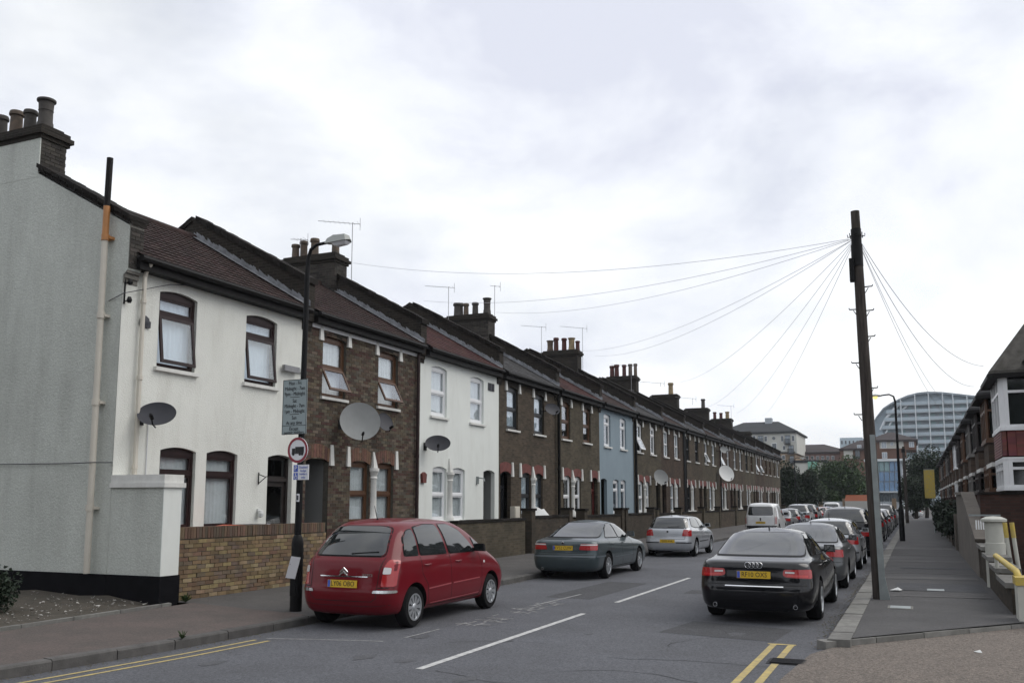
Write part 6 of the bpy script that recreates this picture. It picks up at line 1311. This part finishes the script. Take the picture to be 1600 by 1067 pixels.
# ---- red MPV
def mpv():
    c = Car([(.22, .22, -1.7, 1.7, 0, 6), (.21, .2, -1.98, 1.98, .76, 6), (.27, .25, -2.07, 2.08, .84, 5.5), (.45, .45, -2.13, 2.13, .872, 5), (.62, .58, -2.135, 2.13, .875, 5), (.66, .62, -2.105, 2.12, .872, 5), (.8, .72, -2.09, 2.07, .87, 5), (1.0, .84, -2.04, 1.93, .858, 5), (1.04, .95, -2.01, 1.72, .84, 5), (1.08, 1.07, -1.97, 1.45, .81, 5),
        (1.26, 1.24, -1.82, 1.16, .765, 4.6), (1.42, 1.42, -1.66, .86, .7, 4.4), (1.54, 1.54, -1.5, .55, .625, 4.2), (1.59, 1.585, -1.4, .38, .56, 4), (1.625, 1.61, -1.2, .15, .42, 3.6), (1.648, 1.632, -1.0, 0, .2, 3.4), (1.652, 1.636, -.9, -.1, 0, 3)], [-1.38, 1.38], .31)
    c.patch('rear_window', 'car_glass', 'B', [(-.62, 1.1), (.62, 1.1), (.5, 1.5), (.3, 1.525), (-.3, 1.525), (-.5, 1.5)], .004, .07, .08)
    W_ = lambda p: c.patch('side_window', 'car_glass', 'S', p, .004, .06, .05)
    W_([(-1.62, 1.1), (-1.22, 1.09), (-1.2, 1.48), (-1.36, 1.46), (-1.52, 1.34)]); W_([(-1.15, 1.09), (-.3, 1.075), (-.4, 1.53), (-.75, 1.54), (-1.13, 1.5)]); W_([(-.2, 1.075), (.78, 1.06), (.62, 1.22), (.34, 1.43), (.05, 1.53), (-.3, 1.535)]); W_([(.86, 1.07), (1.18, 1.08), (.75, 1.3)])
    c.patch('windscreen', 'car_glass', 'F', [(-.66, 1.12), (.66, 1.12), (.5, 1.52), (-.5, 1.52)], .004, .08)
    c.patch('rear_lamp', 'lamp_red', 'BS', [(.64, .66), (.815, .66), (.815, .95), (.8, 1.04), (.7, 1.05), (.66, .95)], .006, .05, .03); c.patch('reversing_lamp', 'lamp_clear', 'BS', [(.65, .84), (.75, .84), (.75, .93), (.66, .94)], .014, .05, .02)
    c.patch('bumper_trim', 'chrome', 'BS', [(.52, .565), (.825, .565), (.825, .605), (.54, .605)], .012, .04, .015);
    c.line('tailgate_line', 'B', [(-.64, 1.08), (-.6, .9), (-.58, .5), (-.5, .44), (.5, .44), (.58, .5), (.6, .9), (.64, 1.08)], .01); c.patch('garnish', 'chrome', 'B', [(-.42, .79), (.42, .79), (.42, .805), (-.42, .805)], .008, .06, 0)
    c.plate('LY06 OBO', .69, tilt=4, gb=True)
    for k in (0, 1):
        m = MB(); h = c.hit('B', 0, .9-k*.045, .01)
        for sg in (-1, 1): m.add([(h.x, 0, h.z+.03), (h.x, sg*.075, h.z-.03), (h.x, sg*.075, h.z-.062), (h.x, 0, h.z-.002), (h.x-.012, 0, h.z+.026), (h.x-.012, sg*.07, h.z-.034), (h.x-.012, sg*.07, h.z-.056), (h.x-.012, 0, h.z-.006)], [(0, 1, 2, 3), (4, 5, 6, 7), (0, 1, 5, 4), (1, 2, 6, 5), (2, 3, 7, 6)])
        c.mesh('chevron_badge', m, 'chrome')
    tm = text_mesh('xsara', .085, 'chrome').copy(); h = c.hit('B', -.45, .82, .006); tm.transform(Matrix.Translation((h.x-.01, -.42, .83)) @ Matrix.Rotation(R(-90), 4, 'Z') @ Matrix.Rotation(R(90), 4, 'X')); c.parts.append(('lettering', tm, 'chrome', None))
    c.line('door_line', 'S', [(-1.18, 1.06), (-1.16, .8), (-1.0, .62), (-.95, .3)]); c.line('door_line', 'S', [(-.25, 1.5), (-.22, 1.06), (-.2, .3)]); c.line('door_line', 'S', [(.9, 1.03), (.98, .8), (.95, .45), (.85, .3)]); c.line('door_line', 'S', [(-1.0, .3), (.9, .3)]); c.line('bumper_line', 'B', [(-.8, .64), (-.6, .64)]); c.line('bumper_line', 'B', [(.6, .64), (.8, .64)])
    c.line('rub_strip', 'S', [(-.98, .56), (-.24, .585)], .02, .012, 'pink_trim'); c.line('rub_strip', 'S', [(-.16, .585), (.85, .6)], .02, .012, 'pink_trim'); c.line('sill_line', 'S', [(-.9, .33), (.85, .35)], .016, .01, 'pink_trim')
    c.handle(-1.0, .93); c.handle(.05, .93); c.mirror(.72, 1.06, 'plastic_black'); c.patch('indicator', 'lamp_clear', 'S', [(1.05, .84), (1.12, .84), (1.12, .88), (1.05, .88)], .006, .05, .01)
    wiper(c, -.05, -.5, 1.12, .03); rod(c, -1.15); c.patch('headlamp', 'lamp_clear', 'FS', [(.45, .7), (.8, .7), (.8, .86), (.5, .84)], .006)
    for z in (.4,): c.line('bumper_crease', 'B', [(-.82, z), (-.5, .37), (.5, .37), (.82, z)], .008)
    return c
mat('pink_trim', (.36, .07, .08), .3, coat=.5)
MPV = mpv(); place(MPV, 'parked_car', 'dark red people carrier parked by the lamp column', 'red', -8.0, 13.98, track=.745, style='hub', ww=.2)
def saloon(L_, W_, H_, wb, wr, kind):
    a = L_/2; hw = W_/2; f = H_/1.44; rx = -a; fx = a
    c = Car([(.2, .2, rx+.4, fx-.4, 0, 6), (.19, .18, rx+.14, fx-.1, hw-.12, 6), (.25, .22, rx+.05, fx-.03, hw-.04, 5.5), (.42, .38, rx, fx, hw-.008, 5), (.58, .52, rx+.0, fx, hw, 5), (.62, .56, rx+.04, fx-.02, hw, 5), (.78, .66, rx+.05, fx-.05, hw-.005, 4.8), (.9, .74, rx+.05, fx-.16, hw-.03, 4.6), (.96*f, .81, rx+.09, fx-.32, hw-.055, 4.6), (.985*f, .86, rx+.3, fx-.7, hw-.085, 4.6), (1.0*f, .95*f, rx+.62, fx-1.25, hw-.12, 4.6),
        (1.1*f, 1.08*f, rx+.88, fx-1.52, hw-.18, 4.6), (1.24*f, 1.24*f, rx+1.2, fx-1.85, hw-.25, 4.6), (1.335*f, 1.335*f, rx+1.46, fx-2.1, hw-.32, 4.4), (1.375*f, 1.375*f, rx+1.64, fx-2.26, hw-.38, 4.2), (1.415*f, 1.41*f, rx+1.9, fx-2.45, hw-.55, 4), (1.435*f, 1.43*f, rx+2.0, fx-2.55, .18, 3.6), (1.437*f, 1.432*f, rx+2.05, fx-2.6, 0, 3)], [-wb/2+(.02 if kind == 'b' else .08), wb/2+(.02 if kind == 'b' else .08)], wr)
    h2 = hw-.2
    c.patch('rear_window', 'car_glass', 'B', [(-h2+.02, 1.025*f), (h2-.02, 1.025*f), (h2-.14, 1.33*f), (h2-.25, 1.355*f), (-h2+.25, 1.355*f), (-h2+.14, 1.33*f)], .004, .07, .05)
    c.patch('windscreen', 'car_glass', 'F', [(-h2+.02, 1.0*f), (h2-.02, 1.0*f), (h2-.14, 1.33*f), (-h2+.14, 1.33*f)], .004, .08)
    w0 = rx+1.0; bz = .985*f
    c.patch('side_window', 'car_glass', 'S', [(w0+.1, bz+.03), (w0+1.05, bz+.01), (w0+.98, 1.335*f), (w0+.75, 1.335*f), (w0+.42, 1.22*f)], .004, .06, .04)
    c.patch('side_window', 'car_glass', 'S', [(w0+1.13, bz+.01), (w0+2.12, bz-.01), (w0+1.95, 1.12*f), (w0+1.6, 1.3*f), (w0+1.3, 1.345*f), (w0+1.07, 1.345*f)], .004, .06, .04)
    for x in (w0+.18, w0+1.1): c.line('door_line', 'S', [(x, bz), (x+.03, .7), (x+.12, .28)])
    c.line('door_line', 'S', [(w0+2.14, bz-.05), (w0+2.2, .7), (w0+2.1, .28)]); c.line('door_line', 'S', [(w0+.4, .28), (w0+2.1, .28)]); c.handle(w0+.4, .86*f); c.handle(w0+1.32, .86*f); c.mirror(w0+1.98, .99*f, None if kind != 'b' else None)
    c.patch('headlamp', 'lamp_clear', 'FS', [(.4, .6), (hw-.08, .6), (hw-.08, .74), (.45, .72)], .006)
    if kind == 'a':
        c.patch('rear_lamp', 'lamp_red', 'BS', [(.44, .77), (.5, .74), (hw-.065, .72), (hw-.075, .86), (.46, .86)], .006, .05, .03); c.patch('brake_bar', 'lamp_bright', 'BS', [(.5, .755), (hw-.12, .74), (hw-.12, .775), (.52, .785)], .009, .05, .01); c.patch('reversing_lamp', 'lamp_clear', 'BS', [(.48, .805), (.62, .8), (.62, .825), (.48, .83)], .009, .05, .008);
        badge_rings(c, .915); c.plate('RF10 OXS', .77, tilt=3); c.patch('chrome_strip', 'chrome', 'B', [(-.45, .585), (.45, .585), (.45, .6), (-.45, .6)], .012, .06, 0); exhaust(c, .62, .29); exhaust(c, -.62, .29); aerial_fin(c, rx+1.95)
        c.patch('diffuser', 'plastic_black', 'B', [(-.5, .22), (.5, .22), (.45, .36), (-.45, .36)], .006, .08, .02)
    elif kind == 'b':
        c.patch('rear_lamp', 'lamp_red', 'BS', [(.42, .74), (hw-.065, .73), (hw-.075, .88), (.46, .89)], .006, .05, .02); c.patch('lamp_clear_band', 'lamp_clear', 'BS', [(.45, .845), (hw-.08, .845), (hw-.08, .875), (.46, .875)], .009, .05, .008);
        badge_disc(c, .9, .035); c.plate('KV52 CUW', .78, tilt=3); c.line('bumper_strip', 'B', [(-.8, .575), (.8, .575)], .03, .01, 'steel_trim'); c.line('bumper_strip', 'S', [(rx+.2, .575), (rx+.75, .575)], .03, .01, 'steel_trim'); c.line('rub_strip', 'S', [(w0+.5, .52), (w0+2.1, .52)], .02, .01, 'steel_trim'); exhaust(c, .55, .27)
    else:
        c.patch('rear_lamp', 'lamp_red', 'BS', [(.46, .74), (hw-.07, .72), (hw-.08, .88), (.5, .88)], .006, .05, .02); c.plate('AK56 RVD', .75, tilt=3); badge_disc(c, .88); aerial_fin(c, rx+1.95)
    c.line('boot_line', 'B', [(-.62, .93), (-.6, .66), (.6, .66), (.62, .93)], .009); c.line('bumper_line', 'B', [(-hw+.08, .615), (hw-.08, .615)], .01)
    return c
mat('steel_trim', (.1, .12, .135), .4)
AUD = saloon(4.916, 1.855, 1.46, 2.843, .325, 'a'); BMW = saloon(4.775, 1.8, 1.435, 2.83, .318, 'b'); SAL = saloon(4.6, 1.78, 1.43, 2.65, .315, 'c')
place(BMW, 'parked_car', 'steel grey saloon car parked before the slate-roofed brick house', 'steel', -8.06, 23.85, track=.77, style='spoke10', ww=.22)
place(AUD, 'parked_car', 'black saloon car with four-ring badge parked by the right kerb', 'black', -2.42, 17.45, track=.8, style='spoke5', ww=.24)
def hatch(L_, W_, H_, wb, wr, kind):
    a = L_/2; hw = W_/2; f = H_/1.44; rx, fx = -a, a
    c = Car([(.2, .2, rx+.4, fx-.4, 0, 6), (.2, .18, rx+.14, fx-.1, hw-.12, 6), (.26, .22, rx+.05, fx-.03, hw-.04, 5.5), (.42, .4, rx, fx, hw-.008, 5), (.58, .54, rx+.0, fx, hw, 5), (.62, .58, rx+.05, fx-.02, hw, 5), (.8, .7, rx+.06, fx-.05, hw-.005, 5), (.92*f, .78, rx+.08, fx-.16, hw-.03, 5), (.96*f, .86*f, rx+.1, fx-.4, hw-.06, 5), (.99*f, .96*f, rx+.13, fx-.95, hw-.09, 5),
        (1.1*f, 1.1*f, rx+.2, fx-1.22, hw-.14, 5), (1.24*f, 1.24*f, rx+.3, fx-1.5, hw-.2, 5), (1.34*f, 1.335*f, rx+.42, fx-1.75, hw-.26, 4.8), (1.38*f, 1.375*f, rx+.55, fx-1.9, hw-.33, 4.4), (1.41*f, 1.41*f, rx+.85, fx-2.1, hw-.5, 4), (1.435*f, 1.43*f, rx+1.0, fx-2.25, .18, 3.6), (1.437*f, 1.432*f, rx+1.1, fx-2.3, 0, 3)], [-wb/2+.02, wb/2+.02], wr)
    h2 = hw-.15; c.patch('rear_window', 'car_glass', 'B', [(-h2+.03, 1.0*f), (h2-.03, 1.0*f), (h2-.12, 1.32*f), (h2-.25, 1.34*f), (-h2+.25, 1.34*f), (-h2+.12, 1.32*f)], .004, .07, .05); c.patch('windscreen', 'car_glass', 'F', [(-h2, 1.0*f), (h2, 1.0*f), (h2-.13, 1.33*f), (-h2+.13, 1.33*f)], .004, .08)
    w0 = rx+.45; bz = .99*f
    c.patch('side_window', 'car_glass', 'S', [(w0+.12, bz+.07), (w0+.55, bz+.02), (w0+1.22, bz), (w0+1.16, 1.335*f), (w0+.55, 1.335*f), (w0+.3, 1.27*f)], .004, .06, .04); c.patch('side_window', 'car_glass', 'S', [(w0+1.3, bz), (w0+2.3, bz-.01), (w0+2.1, 1.14*f), (w0+1.8, 1.3*f), (w0+1.5, 1.345*f), (w0+1.24, 1.345*f)], .004, .06, .04)
    for x in (w0+.55, w0+1.27): c.line('door_line', 'S', [(x, bz), (x+.02, .7), (x+.1, .28)])
    c.line('door_line', 'S', [(w0+2.32, bz-.05), (w0+2.36, .7), (w0+2.26, .28)]); c.line('rub_strip', 'S', [(w0+.8, .52), (w0+2.25, .52)], .03, .01, 'plastic_black'); c.handle(w0+.72, .88*f); c.handle(w0+1.5, .88*f); c.mirror(w0+2.1, 1.0*f)
    c.patch('rear_lamp', 'lamp_red', 'BS', [(.5, .73), (hw-.065, .72), (hw-.08, .93), (.55, .95)], .006, .05, .03); c.patch('headlamp', 'lamp_clear', 'FS', [(.42, .6), (hw-.08, .6), (hw-.08, .76), (.46, .76)], .006)
    badge_disc(c, .88); c.plate('EX53 FVK', .55, tilt=0, gb=False) if kind == 'g' else c.plate('LD05 KXA', .7, tilt=2); c.line('tailgate_line', 'B', [(-.62, .98), (-.6, .62), (.6, .62), (.62, .98)], .009); c.line('bumper_strip', 'B', [(-.8, .5), (-.3, .5)], .03, .01, 'plastic_black'); c.line('bumper_strip', 'B', [(.3, .5), (.8, .5)], .03, .01, 'plastic_black'); wiper(c, -.0, -.4, 1.0*f+.02, .02); rod(c, rx+.75); exhaust(c, .5, .26, .03)
    return c
GOLF = hatch(4.15, 1.735, 1.44, 2.51, .31, 'g'); SUP = hatch(3.9, 1.66, 1.46, 2.46, .295, 's'); SUV = hatch(4.5, 1.86, 1.74, 2.65, .36, 'u')
place(GOLF, 'parked_car', 'silver hatchback parked ahead of the steel grey saloon', 'silver', -8.0, 33.75, track=.74, style='spoke7', ww=.2)
def van():
    a = 2.25; hw = .91
    c = Car([(.24, .24, -a+.4, a-.4, 0, 6), (.24, .2, -a+.08, a-.1, hw-.08, 7), (.3, .25, -a+.0, a-.02, hw-.02, 7), (.5, .5, -a-.02, a, hw, 7), (.6, .58, -a+.02, a-.02, hw, 7), (.95, .75, -a+.02, a-.1, hw-.01, 7), (1.1, .95, -a+.03, a-.55, hw-.03, 7), (1.14, 1.12, -a+.04, a-.95, hw-.06, 6.5), (1.5, 1.5, -a+.12, a-1.4, hw-.11, 6.5), (1.72, 1.7, -a+.18, a-1.65, hw-.17, 6), (1.8, 1.79, -a+.28, a-1.8, hw-.26, 5), (1.83, 1.825, -a+.5, a-1.95, hw-.5, 4.4), (1.845, 1.84, -a+.7, a-2.1, 0, 4)], [-1.36, 1.32], .32)
    c.patch('rear_window', 'car_glass', 'B', [(-.68, 1.16), (.68, 1.16), (.62, 1.62), (-.62, 1.62)], .004, .08, .05); c.patch('side_window', 'car_glass', 'S', [(.25, 1.14), (1.15, 1.12), (.9, 1.4), (.7, 1.6), (.25, 1.62)], .004, .08, .05); c.patch('windscreen', 'car_glass', 'F', [(-.7, 1.14), (.7, 1.14), (.6, 1.62), (-.6, 1.62)], .004, .08)
    c.patch('rear_lamp', 'lamp_red', 'BS', [(.76, .68), (.85, .68), (.84, 1.1), (.77, 1.1)], .008, .05, .02); c.patch('bumper', 'plastic_black', 'B', [(-.86, .32), (.86, .32), (.86, .58), (-.86, .58)], .01, .1, .03); c.line('tailgate_line', 'B', [(-.74, 1.68), (-.74, .62), (.74, .62), (.74, 1.68)], .01); badge_disc(c, .98, .05); c.plate('EA07 VWS', .75, tilt=0, gb=False); c.line('door_line', 'S', [(.15, 1.7), (.15, .35)]); c.line('door_line', 'S', [(1.25, 1.1), (1.25, .4)]); c.line('door_line', 'S', [(-1.0, 1.7), (-1.0, .6)]); c.mirror(1.1, 1.12, 'plastic_black', 1.3)
    m = MB(); m.box(-2.27, -2.24, -.03, .03, .86, .95); c.mesh('tailgate_handle', m, 'plastic_black'); c.patch('headlamp', 'lamp_clear', 'FS', [(.5, .65), (.85, .65), (.85, .88), (.55, .85)], .006); return c
VAN = van()
YV = 0
place(VAN, 'parked_van', 'white panel van with dark rear window parked on the left', 'white', -8.0, 54.9, track=.78, style='spoke5', cat='van')
LS = [('SAL', 'grey', 60.8, 'grey saloon parked first beyond the white van'), ('SUP', 'darkblue', 66, 'dark hatchback parked second beyond the white van'), ('SUV', 'lightgrey', 71.5, 'light grey estate car parked third beyond the white van'), ('SUV', 'black', 77.2, 'black tall car parked fourth beyond the white van'), ('SUP', 'pink', 83, 'faded red hatchback parked fifth beyond the white van'), ('GOLF', 'brightred', 88.3, 'bright red hatchback parked sixth beyond the white van'), ('GOLF', 'blue', 94, 'blue hatchback parked seventh beyond the white van'), ('VAN', 'white', 101, 'distant white van at the far end of the left row')]
CARS = dict(SAL=SAL, SUP=SUP, SUV=SUV, GOLF=GOLF, VAN=VAN, MPV=MPV)
for nm, pt, y, lab in LS: place(CARS[nm], 'parked_van' if nm == 'VAN' else 'parked_car', lab, pt, -7.95, y, track=.74, style='spoke5', simple=True, cat='van' if nm == 'VAN' else 'car')
RS = [('SAL', 'grey', 23.4, -2.33, 'mid grey saloon parked directly ahead of the black saloon'), ('GOLF', 'silver', 29.6, -2.35, 'silver hatchback parked ahead of the mid grey saloon on the right'), ('SUV', 'black', 36.4, -2.35, 'tall black car parked behind the utility pole'), ('GOLF', 'grey', 49.5, -2.3, 'grey hatchback parked past the lit street lamp'), ('SUP', 'darkblue', 55.5, -2.3, 'dark blue hatchback parked in the right-hand row'), ('SAL', 'lightgrey', 61.5, -2.3, 'light grey saloon parked in the right-hand row'), ('GOLF', 'silver', 68, -2.3, 'silver hatchback parked far along the right-hand row'), ('SUV', 'grey', 75, -2.3, 'dark grey tall car far along the right-hand row'), ('SUP', 'silver', 82, -2.3, 'pale hatchback last but one in the right-hand row')]
for nm, pt, y, x, lab in RS: place(CARS[nm], 'parked_car', lab, pt, x, y, track=.74, style='spoke5', simple=y > 40)
place(SUP, 'parked_car', 'black car facing the viewer past the utility pole with headlamps showing', 'black', -2.3, 43.2, -90, .74, 'spoke5')
place(SUP, 'parked_car', 'distant white car standing across the end of the right pavement', 'white', -1.3, 118, 170, .74, 'spoke5', simple=True)
# orange-and-white lorry beyond
def lorry():
    p = ony(1341, 783, 92); t = thing('parked_lorry', 'small truck with an orange top and white loaded body in the distance', 'lorry', (p.x, 92, 0), 0)
    m = MB(); m.box(-.95, .95, -2.5, 2.0, .5, .8); m.build('chassis', 'plastic_black', t, local=True); m = MB(); m.box(-1., 1., -2.6, 1.0, .8, 1.95); m.build('load_body', 'bg_cream', t, local=True); m = MB(); m.prism([(-1.02, 1.95), (1.02, 1.95), (.9, 2.5), (-.9, 2.5)], 'y', -2.6, 1.0); m.build('load_cover', 'paint_orange', t, local=True); m = MB(); m.prism([(1.1, .6), (2.9, .6), (2.9, 1.3), (2.5, 2.2), (1.1, 2.25)], 'x', -.95, .95); m.build('cab', 'paint_white', t, local=True)
    for x in (-.9, .9):
        for y in (-1.7, 2.1): m = MB(); m.lathe([(0, -.12), (.38, -.12), (.4, 0), (.38, .12), (0, .12)], (x, y, .4), 16, 'x'); m.build('wheel', 'tyre', t, local=True)
    for x in (-.8, .8): m = MB(); m.box(x-.12, x+.12, -2.63, -2.6, .85, 1.0); m.build('rear_lamp', 'lamp_red', t, local=True)
lorry()
# ================================================================ HAZE
m = MB(); m.box(-705, 705, -305, 905, -1, 52); hz = m.build('haze', 'plaster_white'); hz['kind'] = 'stuff'; hz['label'] = 'faint pale haze in the air over the street'; hz['category'] = 'haze'
hm = bpy.data.materials.new('haze'); hm.use_nodes = True; hn = hm.node_tree; hn.nodes.remove(hn.nodes['Principled BSDF'])
pv = hn.nodes.new('ShaderNodeVolumePrincipled'); pv.inputs['Color'].default_value = (.82, .88, .95, 1); pv.inputs['Density'].default_value = HAZE; pv.inputs['Anisotropy'].default_value = .2
hn.links.new(pv.outputs[0], hn.nodes['Material Output'].inputs['Volume']); hz.data.materials.clear(); hz.data.materials.append(hm)
